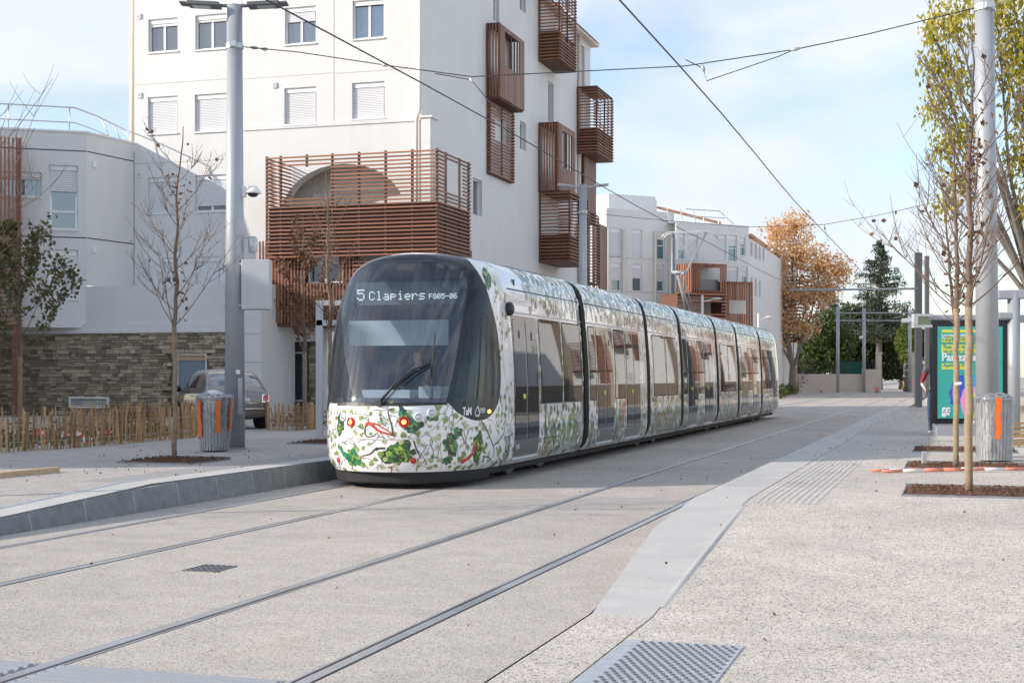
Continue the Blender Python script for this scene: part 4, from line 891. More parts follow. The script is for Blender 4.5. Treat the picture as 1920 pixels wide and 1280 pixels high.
def uv_at(x, y):                          # where on the surface a sighted point lies
    i = int(np.argmin((_grid[:, 2] - x) ** 2 + (_grid[:, 3] - y) ** 2)); u, v = _grid[i, 0], _grid[i, 1]
    for _ in range(6):
        px0, py0 = proj(S_(u, v)); e = .004; pu = proj(S_(u + e, v)); pv = proj(S_(u, v + e))
        a, b, c, d = (pu[0] - px0) / e, (pv[0] - px0) / e, (pu[1] - py0) / e, (pv[1] - py0) / e; det = a * d - b * c
        if abs(det) < 1: break
        du = ((x - px0) * d - (y - py0) * b) / det; dv = ((y - py0) * a - (x - px0) * c) / det
        u += max(-.06, min(.06, du)); v += max(-.06, min(.06, dv)); v = min(max(v, .255), VMAX - .25)
    return u, v
def smooth_poly(pts, per=6):
    out = []; n = len(pts)
    for i in range(n):
        p0, p1, p2, p3 = (Vector(pts[(i + k - 1) % n]) for k in range(4))
        for k in range(per):
            x = k / per; out.append(0.5 * ((2 * p1) + (p2 - p0) * x + (2 * p0 - 5 * p1 + 4 * p2 - p3) * x * x + (3 * p1 - p0 - 3 * p2 + p3) * x**3))
    return out
def open_curve(pts, per=6):
    out = []; n = len(pts)
    for i in range(n - 1):
        p0, p1, p2, p3 = (Vector(pts[min(max(i + k - 1, 0), n - 1)]) for k in range(4))
        for k in range(per):
            x = k / per; out.append(0.5 * ((2 * p1) + (p2 - p0) * x + (2 * p0 - 5 * p1 + 4 * p2 - p3) * x * x + (3 * p1 - p0 - 3 * p2 + p3) * x**3))
    out.append(Vector(pts[-1])); return out
def inside(p, poly):
    x, y = p[0], p[1]; r = False; n = len(poly); j = n - 1
    for i in range(n):
        a, b = poly[i], poly[j]
        if (a[1] > y) != (b[1] > y) and x < (b[0] - a[0]) * (y - a[1]) / (b[1] - a[1]) + a[0]: r = not r
        j = i
    return r
vb = uv_at(706, 755)[1]; vtp = uv_at(768, 489)[1]
half_ws = open_curve([(0.0, vb), uv_at(780, 756), uv_at(832, 756)], 4)[:-1] + open_curve([uv_at(838, 755), uv_at(851, 700), uv_at(866, 610), uv_at(877, 535), uv_at(874, 512), uv_at(858, 497), uv_at(815, 490), (0.0, vtp)], 5)
ws = [Vector(p) for p in half_ws] + [Vector((-p[0], p[1])) for p in half_ws[1:-1]][::-1]
mk_r = open_curve([uv_at(842, 757), uv_at(862, 776), uv_at(892, 788), uv_at(918, 781), uv_at(934, 755), uv_at(939, 715), uv_at(937, 660), uv_at(930, 606), uv_at(917, 556), uv_at(902, 520), uv_at(884, 494), uv_at(860, 479)], 5)
vtop2 = VV[-2] - .10
mk = [Vector((0, vb - .012)), Vector((uv_at(800, 757)[0], vb - .012))] + [Vector(p) for p in mk_r] + [Vector((.35, vtop2)), Vector((0, vtop2 + .04))]
mk = mk + [Vector((-p[0], p[1])) for p in mk[1:-1]][::-1]
sw = smooth_poly([uv_at(*p) for p in ((852, 746), (884, 748), (922, 744), (932, 712), (929, 660), (917, 605), (912, 590), (880, 590), (873, 632))], 4)
sw2 = [Vector((-p[0], p[1])) for p in sw]
tram = thing('tram', 'white seven-section tram wrapped in green leaf and vine print', 'tram', (LT, S_NOSE, 0), 'S')
# one triangulation of the end car, cut along every outline, then parted into its pieces
def end_car(flip=None):
    pts = []; edges = []
    def loop(poly):
        b = len(pts); pts.extend(Vector((p[0], p[1])) for p in poly); edges.extend((b + i, b + (i + 1) % len(poly)) for i in range(len(poly)))
    loop([(-UM, .25), (UM, .25), (UM, VMAX), (-UM, VMAX)]); loops = [ws, mk, sw, sw2]
    for l in loops: loop(l)
    con = np.array([p[:] for p in pts[4:]])
    us = list(np.arange(-UM, -U0, .25)) + list(np.linspace(-U0, U0, 121)) + list(np.arange(U0 + .1, UM, .25)); vs = np.arange(.25, VMAX + .001, .06)
    for u in us:
        for v in vs:
            if np.min((con[:, 0] - u) ** 2 + (con[:, 1] - v) ** 2) > .022 ** 2: pts.append(Vector((u, min(v, VMAX))))
    V2, E2, F2, *_ = delaunay_2d_cdt(pts, edges, [], 0, 1e-6)
    P3 = [S_(v.x, v.y) for v in V2]; parts = {k: MB() for k in ('shell', 'mask', 'ws', 'side', 'side2')}; maps = {k: {} for k in parts}
    for f in F2:
        c = sum((V2[i] for i in f), Vector((0, 0))) / len(f)
        k = 'ws' if inside(c, ws) else 'side' if inside(c, sw) else 'side2' if inside(c, sw2) else 'mask' if inside(c, mk) else 'shell'
        mb = parts[k]; mp = maps[k]; idx = []
        for i in f:
            if i not in mp: mp[i] = len(mb.v); mb.v.append(tuple(P3[i]))
            idx.append(mp[i])
        mb.f.append(tuple(idx)); mb.m.append(0)
    return parts
EC = end_car()
TL = S_NOSE * 2 + sum(MODS)               # mirror line for the rear car
def mirror(mb):
    q = MB(); q.v = [(2 * LT - x, TL - y, z) for (x, y, z) in mb.v]; q.f = list(mb.f); q.m = list(mb.m); return q
def fixn(o):
    bm = bmesh.new(); bm.from_mesh(o.data); c = Vector((LT, 0, 1.6))
    bmesh.ops.recalc_face_normals(bm, faces=bm.faces)
    tot = sum((f.normal.dot(Vector((f.calc_center_median().x - LT, 0, f.calc_center_median().z - 1.6))) * f.calc_area()) for f in bm.faces)
    if tot < 0: bmesh.ops.reverse_faces(bm, faces=bm.faces)
    bm.to_mesh(o.data); bm.free(); return o
for k, nm, m in (('shell', 'end_shell', 'paint_body'), ('mask', 'black_surround', 'paint_black'), ('ws', 'windscreen', 'windscreen'), ('side', 'cab_side_window', 'cab_glass'), ('side2', 'cab_side_window', 'cab_glass')):
    fixn(EC[k].build(nm, m, tram, sm=True)); fixn(mirror(EC[k]).build(nm, m if k in ('shell', 'mask') else 'tram_glass', tram, sm=True))
def patch(mb, poly, off, mi=0, mapf=S_, step=.12):
    """lay a flat outline on the curved skin"""
    bm = bmesh.new(); vs = [bm.verts.new((p[0], p[1], 0)) for p in poly]
    try: bm.faces.new(vs)
    except Exception: bm.free(); return
    xs = [p[0] for p in poly]; ys = [p[1] for p in poly]
    for ax, lo, hi in ((0, min(xs), max(xs)), (1, min(ys), max(ys))):
        c = math.floor(lo / step) * step + step
        while c < hi - 1e-4:
            co = Vector((c, 0, 0)) if ax == 0 else Vector((0, c, 0)); no = Vector((1, 0, 0)) if ax == 0 else Vector((0, 1, 0))
            bmesh.ops.bisect_plane(bm, geom=bm.verts[:] + bm.edges[:] + bm.faces[:], plane_co=co, plane_no=no, dist=1e-6); c += step
    bmesh.ops.triangulate(bm, faces=bm.faces); b = len(mb.v); bm.verts.index_update()
    mb.v += [tuple(mapf(v.co.x, v.co.y, off)) for v in bm.verts]
    for f in bm.faces: mb.f.append(tuple(b + v.index for v in f.verts)); mb.m.append(mi)
    bm.free()
def ribbon(mb, pts, w, off, mi, mapf):
    for i in range(len(pts) - 1):
        p, q = Vector(pts[i][:2]), Vector(pts[i + 1][:2]); d = q - p
        if d.length < 1e-6: continue
        n = Vector((-d.y, d.x)).normalized(); t0 = w * (1 - .6 * i / len(pts)) / 2; t1 = w * (1 - .6 * (i + 1) / len(pts)) / 2
        mb.face([mapf(*(p - n * t0), off), mapf(*(q - n * t1), off), mapf(*(q + n * t1), off), mapf(*(p + n * t0), off)], mi)
# ---- straight side skin for middle cars (right and left)
def side_map(sgn):
    def f(s, v, off=0.0):
        w = _cr(0, v); z = _cr(1, v); e = .01; dw = (_cr(0, v + e) - _cr(0, v - e)); dz = (_cr(1, v + e) - _cr(1, v - e)); l = math.hypot(dw, dz) or 1
        return Vector((LT + sgn * (w + off * dz / l), s, z - off * dw / l))
    return f
RSIDE, LSIDE = side_map(1), side_map(-1)
PR = ['print_vine', 'print_leaf', 'print_green', 'print_teal', 'print_dark', 'print_lime', 'print_red', 'print_grey', 'print_pale']
def leaf_poly(c, L, wd, ang, notch=True):
    pts = []
    for k in range(14):
        a = 2 * math.pi * k / 14; r = (1 - .28 * math.cos(a)) ; x = -math.cos(a) * L / 2 * (0.95 if k else (.75 if notch else 1)); y = math.sin(a) * wd / 2 * (1 + .35 * math.cos(a))
        pts.append((c[0] + x * math.cos(ang) - y * math.sin(ang), c[1] + x * math.sin(ang) + y * math.cos(ang)))
    return pts
def blob(c, rx, ry, ang, rng, jag=.25, n=26):
    pts = []; ph = [rng.uniform(0, 6.28) for _ in range(4)]
    for k in range(n):
        a = 2 * math.pi * k / n; r = 1 + jag * (.5 * math.sin(2 * a + ph[0]) + .35 * math.sin(3 * a + ph[1]) + .3 * math.sin(5 * a + ph[2]) + .2 * math.sin(8 * a + ph[3]))
        x, y = rx * r * math.cos(a), ry * r * math.sin(a); pts.append((c[0] + x * math.cos(ang) - y * math.sin(ang), c[1] + x * math.sin(ang) + y * math.cos(ang)))
    return pts
LAY = [0.0015]; SC = [1.0]
def lay(): LAY[0] = LAY[0] + .00003 if LAY[0] < .0052 else .0015; return LAY[0]
def add_leaf(mb, c, L, ang, mapf, rng, mi=None):
    mi = mi if mi is not None else rng.choice((1, 1, 8, 8, 8, 8, 5)); wd = L * rng.uniform(.6, .85); po = leaf_poly(c, L * 1.12, wd * 1.14, ang)
    if mi != 8: patch(mb, po, lay(), 0, mapf, .2)
    patch(mb, leaf_poly(c, L, wd, ang), lay(), mi, mapf, .2)
    d = Vector((math.cos(ang), math.sin(ang))); c = Vector(c); ribbon(mb, [c - d * L * .45, c + d * L * .42], .008, lay(), 0, mapf)
    nrm2 = Vector((-d.y, d.x))
    for t in (-.2, .05, .25):
        for sg in (-1, 1): ribbon(mb, [c + d * L * t, c + d * L * (t + .16) + nrm2 * sg * wd * .3], .005, lay(), 0, mapf)
def vine(mb, p0, ang, length, mapf, rng, w=.016, leafy=True, bounds=None):
    pts = [Vector(p0)]; a = ang; n = max(4, int(length / .07)); curl = rng.uniform(-.25, .25)
    for k in range(n):
        a += curl * .5 + rng.uniform(-.28, .28); p = pts[-1] + Vector((math.cos(a), math.sin(a))) * .07
        if bounds and not (bounds[0] < p.x < bounds[1] and bounds[2] < p.y < bounds[3]): break
        pts.append(p)
        if leafy and k % 3 == 2:
            sd = rng.choice((-1, 1)); la = a + sd * rng.uniform(.7, 1.3); q = p + Vector((math.cos(la), math.sin(la))) * .07; ribbon(mb, [p, q], .008, lay(), 0, mapf); add_leaf(mb, q + Vector((math.cos(la), math.sin(la))) * .04, rng.uniform(.05, .085) * SC[0], la, mapf, rng)
    if len(pts) > 2: ribbon(mb, pts, w * (SC[0] ** 1.3), lay(), 0, mapf)
# ---- print on the nose and cab sides
rng = random.Random(21); mb = MB()
def U(x, y): return uv_at(x, y)
def ok(u, v): return not inside((u, v), mk) and v < VMAX - .3
# large mottled green growths and red stems, placed as on the nose
GROW = []
def growth(x, y, rx, ry, ang, m1, m2=4, spots=7, jag=.3):
    rx *= .86; ry *= .86; jag *= 1.35; spots = int(spots * 1.6); c = U(x, y); GROW.append((c[0], c[1], max(rx, .6 * ry), max(ry, .6 * rx))); patch(mb, blob(c, rx, ry, ang, rng, jag, 34), lay(), m2, S_, .1); patch(mb, blob(c, rx * .93, ry * .93, ang, rng, jag, 34), lay(), m1, S_, .1)
    for _ in range(spots):
        a = rng.uniform(0, 6.28); r = rng.uniform(.1, .7); q = (c[0] + rx * r * math.cos(a), c[1] + ry * r * math.sin(a)); patch(mb, blob(q, rx * rng.uniform(.1, .26), ry * rng.uniform(.12, .3), rng.uniform(0, 3), rng, .3, 12), lay(), rng.choice((4, 5, 4, 5, 2)), S_, .1)
def stem(pix, w, mi): ribbon(mb, open_curve([U(*p) for p in pix], 6), w, lay(), mi, S_)
growth(746, 850, .23, .21, .2, 2, 4, 16, .28)
growth(661, 858, .15, .11, -.9, 3, 3, 5, .45); growth(643, 848, .10, .05, 2.3, 3, 3, 2, .5)
growth(638, 797, .10, .15, .2, 2, 4, 8, .3); growth(641, 783, .09, .08, 0, 4, 4, 2, .2)
growth(762, 782, .16, .07, -.9, 3, 4, 6, .5); growth(775, 800, .12, .09, .1, 3, 4, 7, .5); growth(718, 787, .05, .09, .5, 7, 4, 3, .2); growth(811, 782, .10, .06, .3, 2, 4, 3, .35)
growth(845, 832, .12, .15, .3, 3, 4, 10, .45); growth(858, 812, .07, .10, -.4, 3, 4, 5, .5); growth(840, 862, .11, .06, .4, 3, 4, 5, .4); growth(896, 838, .13, .26, .1, 2, 4, 13, .25); growth(950, 850, .14, .28, 0, 7, 4, 9, .2); growth(919, 876, .13, .10, .5, 3, 4, 3, .3); growth(913, 520, .16, .20, .2, 2, 4, 9, .3)
pts_ = []
for _ in range(2600):                      # many small printed leaves, evenly strewn
    u, v = rng.uniform(-2.3, U0 + .15), rng.uniform(.29, 1.16) if rng.random() < .85 else rng.uniform(1.16, 2.9)
    if not ok(u, v) or (v > 1.16 and u < 1.9): continue
    if inside((u, v), mk) or any((u - p[0]) ** 2 + (v - p[1]) ** 2 < .092 ** 2 for p in pts_): continue
    if any(((u - q[0]) / q[2]) ** 2 + ((v - q[1]) / q[3]) ** 2 < .8 for q in GROW): continue
    pts_.append((u, v))
    if rng.random() < .62: add_leaf(mb, (u, v), rng.uniform(.058, .10), rng.uniform(0, 6.28), S_, rng)
    if rng.random() < .45:
        a_ = rng.uniform(0, 6.28); c_ = [Vector((u, v))]
        for k_ in range(7): a_ += rng.uniform(-.9, .9); c_.append(c_[-1] + Vector((math.cos(a_), math.sin(a_))) * .028)
        if all(ok(*q_) and q_[1] > .27 and (q_[1] < vb - .02 or q_[0] > 1.9) for q_ in c_): ribbon(mb, c_, .008, lay(), 0, S_)
stem(((686, 797), (692, 793), (700, 799), (712, 808), (738, 816)), .055, 6); stem(((690, 793), (706, 795), (722, 804), (738, 815)), .03, 6); stem(((864, 866), (878, 858), (888, 846), (892, 828)), .07, 6); stem(((735, 873), (734, 886)), .03, 6)
stem(((686, 797), (684, 808), (688, 818), (700, 817), (706, 811)), .022, 0); stem(((736, 816), (735, 800), (729, 780), (728, 770), (738, 766)), .024, 0); stem(((722, 840), (705, 841), (695, 850), (680, 854)), .03, 0); stem(((776, 826), (780, 840), (786, 852), (790, 860)), .026, 0); stem(((902, 789), (913, 806), (920, 824), (926, 842), (924, 858)), .026, 0); stem(((905, 855), (918, 858), (921, 868)), .022, 0); stem(((864, 812), (874, 835), (878, 846)), .016, 0); stem(((926, 834), (938, 822), (946, 806), (944, 794)), .020, 0); stem(((930, 838), (936, 858), (934, 876)), .018, 0)
for (x, y) in ((640, 764), (680, 764), (660, 762), (752, 760), (770, 763), (820, 762), (832, 768), (680, 785), (694, 776), (715, 770), (652, 816), (665, 836), (678, 838), (625, 835), (628, 848), (620, 858), (625, 868), (636, 880), (650, 882), (668, 884), (683, 880), (692, 862), (718, 866), (712, 884), (734, 884), (768, 880), (778, 872), (790, 880), (805, 878), (812, 852), (796, 842), (818, 835), (820, 820), (772, 836), (758, 826), (822, 800), (838, 785), (846, 792), (855, 780), (868, 792), (876, 801), (862, 800), (884, 798), (894, 802), (905, 798), (885, 812), (920, 808), (932, 806), (940, 800), (916, 820), (908, 840), (936, 842), (948, 820), (955, 835), (860, 875), (872, 872), (885, 880), (898, 884), (845, 880), (832, 872), (826, 856), (940, 878), (953, 880), (945, 768), (948, 745), (946, 720), (944, 690), (942, 650), (938, 615), (926, 530), (932, 548), (922, 508), (936, 780), (930, 795), (950, 790)):
    u, v = U(x + rng.uniform(-2, 2), y + rng.uniform(-2, 2))
    if ok(u, v) and rng.random() < .25: add_leaf(mb, (u, v), rng.uniform(.075, .125), rng.uniform(0, 6.28), S_, rng)
for (x, y, a) in ((620, 870, 1.0), (640, 880, 1.6), (660, 880, 1.2), (690, 878, 1.8), (780, 884, 1.2), (800, 870, 2.0), (812, 860, 1.5), (830, 800, 1.0), (850, 795, 1.5), (870, 800, 4.5), (880, 800, 4.7), (940, 790, 1.5), (948, 760, 1.6), (945, 700, 1.6), (942, 640, 1.7), (928, 560, 1.9), (915, 505, 1.0), (660, 775, .2), (700, 768, .1), (760, 765, .3), (640, 830, .2), (690, 835, .6), (800, 835, 4.2), (826, 830, 4.4)):
    u, v = U(x, y)
    if ok(u, v): vine(mb, (u, v), a, rng.uniform(.2, .42), S_, rng, .011, True, (-2.4, 3, .28, vb - .05) if y > 756 and x < 830 else None)
for u0 in (-1.6, -1.2): vine(mb, (u0, .5), 1.2, 1.0, S_, rng, .016, True)
print_front = mb.build('leaf_print', PR, tram, sm=True)
# ---- lamps on the nose
def lampset(x, y, r, kind):
    u, v = uv_at(x, y); p = S_(u, v); n = nrm(u, v)
    mbx = MB(); mbx.lathe([(r * 1.25, -.02), (r * 1.25, .012), (r * 1.02, .016), (r * .98, .006)], p, 20, 0, n); h = mbx.build('headlight' if kind != 'red' else 'tail_lamp', 'paint_body' if kind == 'clear' else 'lamp_red', tram, sm=True)
    mbx = MB(); mbx.lathe([(r * .97, .005), (r * .8, .013), (r * .35, .018)], p, 18, 0, n); mbx.build('lens', {'clear': 'lamp_clear', 'orange': 'lamp_red', 'red': 'lamp_red'}[kind], h, sm=True)
    if kind == 'orange':
        mbx = MB(); mbx.lathe([(r * .55, .018), (r * .4, .024), (r * .1, .027)], p, 14, 0, n); mbx.build('bulb', 'lamp_orange', h, sm=True)
    if kind == 'clear':
        mbx = MB(); mbx.lathe([(r * .42, .016), (r * .3, .022)], p, 14, 0, n); mbx.build('bulb', 'lamp_clear', h, sm=True)
lampset(757.5, 791, .062, 'orange'); lampset(658, 791, .058, 'orange'); lampset(785, 782, .05, 'clear'); lampset(809, 774, .05, 'clear'); lampset(643.5, 781, .05, 'clear'); lampset(634, 773, .045, 'clear'); lampset(775, 863, .035, 'red'); lampset(635, 862, .03, 'red')
# panel seams on the nose
sm_ = MB(); ribs = [((626, 817), (660, 821), (720, 824), (775, 822), (800, 813), (820, 796), (836, 772), (840, 758)), ((800, 813), (818, 828), (827, 850), (826, 880)), ((618, 815), (626, 818)), ((957, 757), (955, 800), (960, 880))]
for r_ in ribs: ribbon(sm_, open_curve([U(*p) for p in r_], 5), .02, .0045, 0, S_)
sm_.build('panel_seam', 'joint_grey', tram)
# skirt and underframe
mb = MB(); rows = []
for z, k in ((.075, .90), (.10, .93), (.248, .955)):
    rows.append([Vector((LT + sg * 1.19 * k * math.sin(ph) ** (2 / PE), S_NOSE + .10 + (1 - k) + 1.5 * (1 - math.cos(ph) ** (2 / PE)), z)) for sg, ph in [(-1, p) for p in np.linspace(math.pi / 2, 0, 14)] + [(1, p) for p in np.linspace(0.05, math.pi / 2, 13)]])
for a, b in zip(rows[:-1], rows[1:]):
    for i in range(len(a) - 1): mb.face([a[i], a[i + 1], b[i + 1], b[i]])
mb.build('skirt', 'under', tram, sm=True)
mb = MB(); tot = sum(MODS)
mb.box(LT - 1.08, LT + 1.08, S_NOSE + 1.6, S_NOSE + tot - 1.6, .14, .27); mb.build('underframe', 'under', tram)
acc = 0
for k, L in enumerate(MODS):
    if k % 2 == 0:
        for ds in ((3.6, 5.4) if k == 0 else (1.1, 2.9) if k < 6 else (1.3, 3.1)):
            bg = MB(); s = S_NOSE + acc + ds; bg.box(LT - 1.0, LT + 1.0, s - .45, s + .45, .2, .45); b = bg.build('bogie', 'under', tram)
            for sg in (-1, 1):
                wl = MB(); wl.lathe([(.29, -.05), (.29, .05), (.2, .06)], (LT + sg * .78, s, .295), 20, 0, (sg, 0, 0)); wl.build('wheel', 'rail_steel', b, sm=True)
    acc += L
# ---- middle cars
def vprof(off=0.0):
    vs = list(np.linspace(.25, VMAX, 40)); r = [(_cr(0, v) + off, _cr(1, v) + (off if v > VV[8] else 0)) for v in vs]; return [(w, z) for w, z in r] + [(-w, z) for w, z in r[::-1]][1:]
def extrude(mb, s0, s1, prof, mi=0, caps=True):
    b = len(mb.v); n = len(prof)
    for s in (s0, s1): mb.v += [(LT + w, s, z) for w, z in prof]
    for i in range(n - 1): mb.f.append((b + i, b + i + 1, b + n + i + 1, b + n + i)); mb.m.append(mi)
    if caps: mb.f.append(tuple(b + i for i in range(n))); mb.m.append(mi); mb.f.append(tuple(b + n + i for i in range(n))[::-1]); mb.m.append(mi)
acc = MODS[0]; vz = lambda z: float(np.interp(z, PA[:, 1], VV))
VW0, VW1, VD0 = vz(1.16), vz(2.52), vz(.36)
def rrect(a0, a1, b0, b1, r=.05):
    pts = []
    for (cx, cy, st) in ((a1 - r, b1 - r, 0), (a0 + r, b1 - r, 90), (a0 + r, b0 + r, 180), (a1 - r, b0 + r, 270)):
        for k in range(4): an = R(st + 30 * k); pts.append((cx + r * math.cos(an), cy + r * math.sin(an)))
    return pts
def ribbon2(mb, pts, w, off, mapf):
    for p, q in zip(pts[:-1], pts[1:]):
        p, q = Vector(p), Vector(q); d = q - p; k = max(1, int(d.length / .15)); n = Vector((-d.y, d.x)).normalized() * w / 2
        for i in range(k): a, b = p.lerp(q, i / k), p.lerp(q, (i + 1) / k); mb.face([mapf(*(a - n), off), mapf(*(b - n), off), mapf(*(b + n), off), mapf(*(a + n), off)])
def tram_window(s0, s1, mp, par):
    mbx = MB(); patch(mbx, rrect(s0, s1, VW0, VW1), .006, 0, mp, .15); w_ = mbx.build('window_pane', 'tram_glass', par, sm=True); mbx = MB(); rr = rrect(s0, s1, VW0, VW1); ribbon2(mbx, rr + [rr[0]], .022, .0072, mp); mbx.build('window_seal', 'rubber', w_); return w_
def tram_door(s0, s1, mp, par, single=False):
    mbx = MB(); patch(mbx, rrect(s0, s1, VD0, VW1 + .02, .04), .004, 0, mp, .15); d = mbx.build('door', 'grey_door', par, sm=True); n = 1 if single else 2
    for k in range(n):
        a = s0 + (s1 - s0) * k / n + .05; b = s0 + (s1 - s0) * (k + 1) / n - .05
        mbx = MB(); patch(mbx, rrect(a, b, vz(.62), VW1 - .04), .008, 0, mp, .15); mbx.build('door_pane', 'tram_glass', d, sm=True)
        mbx = MB(); ribbon(mbx, [(a - .03, VD0 + .02), (a - .03, (VD0 + VW1) / 2), (a - .03, VW1)], .018, .010, 0, mp); mbx.build('door_seal', 'joint_grey', d)
        cc = ((a + b) / 2, 2.28); mbx = MB(); patch(mbx, [(cc[0] + .05 * math.cos(t), cc[1] + .07 * math.sin(t)) for t in np.linspace(0, 6.0, 12)], .010, 0, mp); mbx.build('door_sticker', 'joint_dark', d)
    mbx = MB(); p0 = mp(s0, VD0 - .03, .015); p1 = mp(s1, VD0 - .03, .015); mbx.tube([p0, p1], .022, 6); mbx.build('door_sill', 'galv', d, sm=True)
    b = MB(); p = mp(s0 + .5, 1.32, .012); b.lathe([(.045, -.005), (.04, .012)], p, 12, 0, (1, 0, 0) if p.x > LT else (-1, 0, 0)); b.build('door_button', 'poster_yellow', d)
    return d
def side_print(s0, s1, mp, seed, blocked, par, top0=0.0, posts=()):
    r = random.Random(seed); mbx = MB(); SC[0] = 1.9
    def free(s): return not any(a - .06 < s < b + .06 for a, b in blocked)
    s = s0 + .15
    while s < s1 - .15:
        if free(s):
            lo = .32; vine(mbx, (s, lo), 1.5 + r.uniform(-.3, .3), r.uniform(.4, .85), mp, r, .018, True, (s0 + .05, s1 - .05, .3, VW0 - .05))
            if r.random() < .5: patch(mbx, blob((s + r.uniform(-.1, .1), r.uniform(.4, .95)), r.uniform(.10, .2), r.uniform(.12, .24), r.uniform(-.4, .4), r, .4, 20), lay(), r.choice((2, 7, 3, 7, 6)), mp, .12)
        s += r.uniform(.12, .22)
    s = s0 + .1 + top0; vt0 = VW1 + .12
    while s < s1 - .1:
        c = (s, r.uniform(vt0 + .12, VMAX - .95)); patch(mbx, blob(c, r.uniform(.08, .2), r.uniform(.1, .2), r.uniform(-.6, .6), r, .45, 18), lay(), r.choice((7, 7, 7, 8, 2)), mp, .12)
        if r.random() < .75: vine(mbx, (s, vt0), 1.5 + r.uniform(-.5, .5), r.uniform(.4, .9), mp, r, .016, True, (s0 + .03 + top0, s1 - .03, vt0, VMAX - .75))
        s += r.uniform(.14, .26)
    for ps_ in posts:
        v = VW0
        while v < VW1: patch(mbx, blob((ps_ + r.uniform(-.02, .02), v), r.uniform(.02, .045), r.uniform(.05, .12), 0, r, .4, 12), lay(), r.choice((0, 7, 1, 2, 8)), mp, .12); v += r.uniform(.1, .24)
    pts_ = []
    for _ in range(int(150 * (s1 - s0))):
        u, v = r.uniform(s0 + .05, s1 - .05), (r.uniform(.31, VW0 - .06) if r.random() < .6 else r.uniform(vt0, VMAX - .8))
        if v < 1.2 and not free(u) or v > 1.2 and u < s0 + top0 or any(abs(u - p[0]) < .17 and abs(v - p[1]) < .10 for p in pts_): continue
        pts_.append((u, v)); add_leaf(mbx, (u, v), r.uniform(.11, .19), r.uniform(0, 6.28), mp, r, r.choice((1, 2, 7, 8, 5, 4)) if v < 1.2 else r.choice((7, 7, 8, 2, 4)))
    SC[0] = 1.0
    mbx.build('leaf_print', PR, par, sm=True)
def trims(s0, s1, mp, par):
    mbx = MB(); k = 6
    for v, w_ in ((VW1 + .06, .035), (VW1 + .42, .02)): ribbon(mbx, [(s0 + (s1 - s0) * i / k, v) for i in range(k + 1)], w_, .0075, 0, mp)
    for i in range(k): mbx.m[-1 - i] = 1
    mbx.build('trim_line', ['galv', 'joint_dark'], par)
    mbx = MB(); c = (s0 + s1) / 2; ribbon(mbx, [(c - .5, .62), (c + .5, .62)], .016, .006, 0, mp); ribbon(mbx, [(c + .5, .62), (c + .5, .32)], .012, .006, 0, mp); mbx.build('hatch_line', 'joint_dark', par)
for k in range(1, 7):
    L = MODS[k]
    # gangway in front of this car
    gmb = MB(); gp_ = [(w * .955, .3 + (z - .25) * .975) for w, z in vprof()]
    extrude(gmb, S_NOSE + acc - GAP / 2 - .03, S_NOSE + acc + GAP / 2 + .03, gp_); ga = gmb.build('gangway', 'bellows', tram)
    for j in range(3):
        r_ = MB(); extrude(r_, S_NOSE + acc - .12 + .09 * j, S_NOSE + acc - .07 + .09 * j, [(w * 1.012, .295 + (z - .25) * .983) for w, z in vprof()]); r_.build('fold', 'bellows', ga)
    if k < 6:
        s0, s1 = S_NOSE + acc + GAP / 2, S_NOSE + acc + L - GAP / 2
        cmb = MB(); extrude(cmb, s0, s1, vprof()); car = autosmooth(cmb.build('middle_car', 'paint_body', tram), 35)
        for mp in (RSIDE, LSIDE):
            bl = []
            if k % 2: 
                for (a, b) in ((.70, 2.05), (3.15, 4.5)): tram_door(s0 + a, s0 + b, mp, car); bl.append((s0 + a, s0 + b))
                tram_window(s0 + 2.17, s0 + 3.03, mp, car); tram_window(s0 + .12, s0 + .58, mp, car)
            else:
                tram_window(s0 + .42, s0 + 1.78, mp, car); tram_window(s0 + 1.9, s0 + 3.28, mp, car)
            trims(s0, s1, mp, car)
            if mp is RSIDE: side_print(s0, s1, mp, 40 + k, bl, car, 0.0, (s0 + .06, s0 + .64, s0 + 2.11, s0 + 3.09, s0 + 4.62, s0 + 4.85, s0 + 5.05) if k % 2 else (s0 + .15, s0 + .3, s0 + 1.84, s0 + 3.4, s0 + 3.55))
    acc += L
# end cars: side glazing (the skin is straight past the nose)
endR = lambda s0_: (lambda s, v, off=0.0: RSIDE(s, v, off))
for mp, sg in ((RSIDE, 1), (LSIDE, -1)):
    tram_door(S_NOSE + 2.25, S_NOSE + 3.6, mp, tram); tram_window(S_NOSE + 3.72, S_NOSE + 5.02, mp, tram); tram_window(S_NOSE + 5.14, S_NOSE + 6.35, mp, tram); trims(S_NOSE + 2.2, S_NOSE + 6.5, mp, tram)
    e = S_NOSE + tot; tram_window(e - 6.3, e - 4.95, mp, tram); tram_window(e - 4.8, e - 3.6, mp, tram); tram_door(e - 3.45, e - 2.2, mp, tram); trims(e - 6.5, e - 2.2, mp, tram)
side_print(S_NOSE + 2.35, S_NOSE + 6.5, RSIDE, 77, [(S_NOSE + 2.2, S_NOSE + 3.62)], tram, .75, (S_NOSE + 3.66, S_NOSE + 5.08, S_NOSE + 6.42)); side_print(S_NOSE + tot - 6.5, S_NOSE + tot - 2.2, RSIDE, 78, [(S_NOSE + tot - 3.5, S_NOSE + tot - 2.2)], tram)
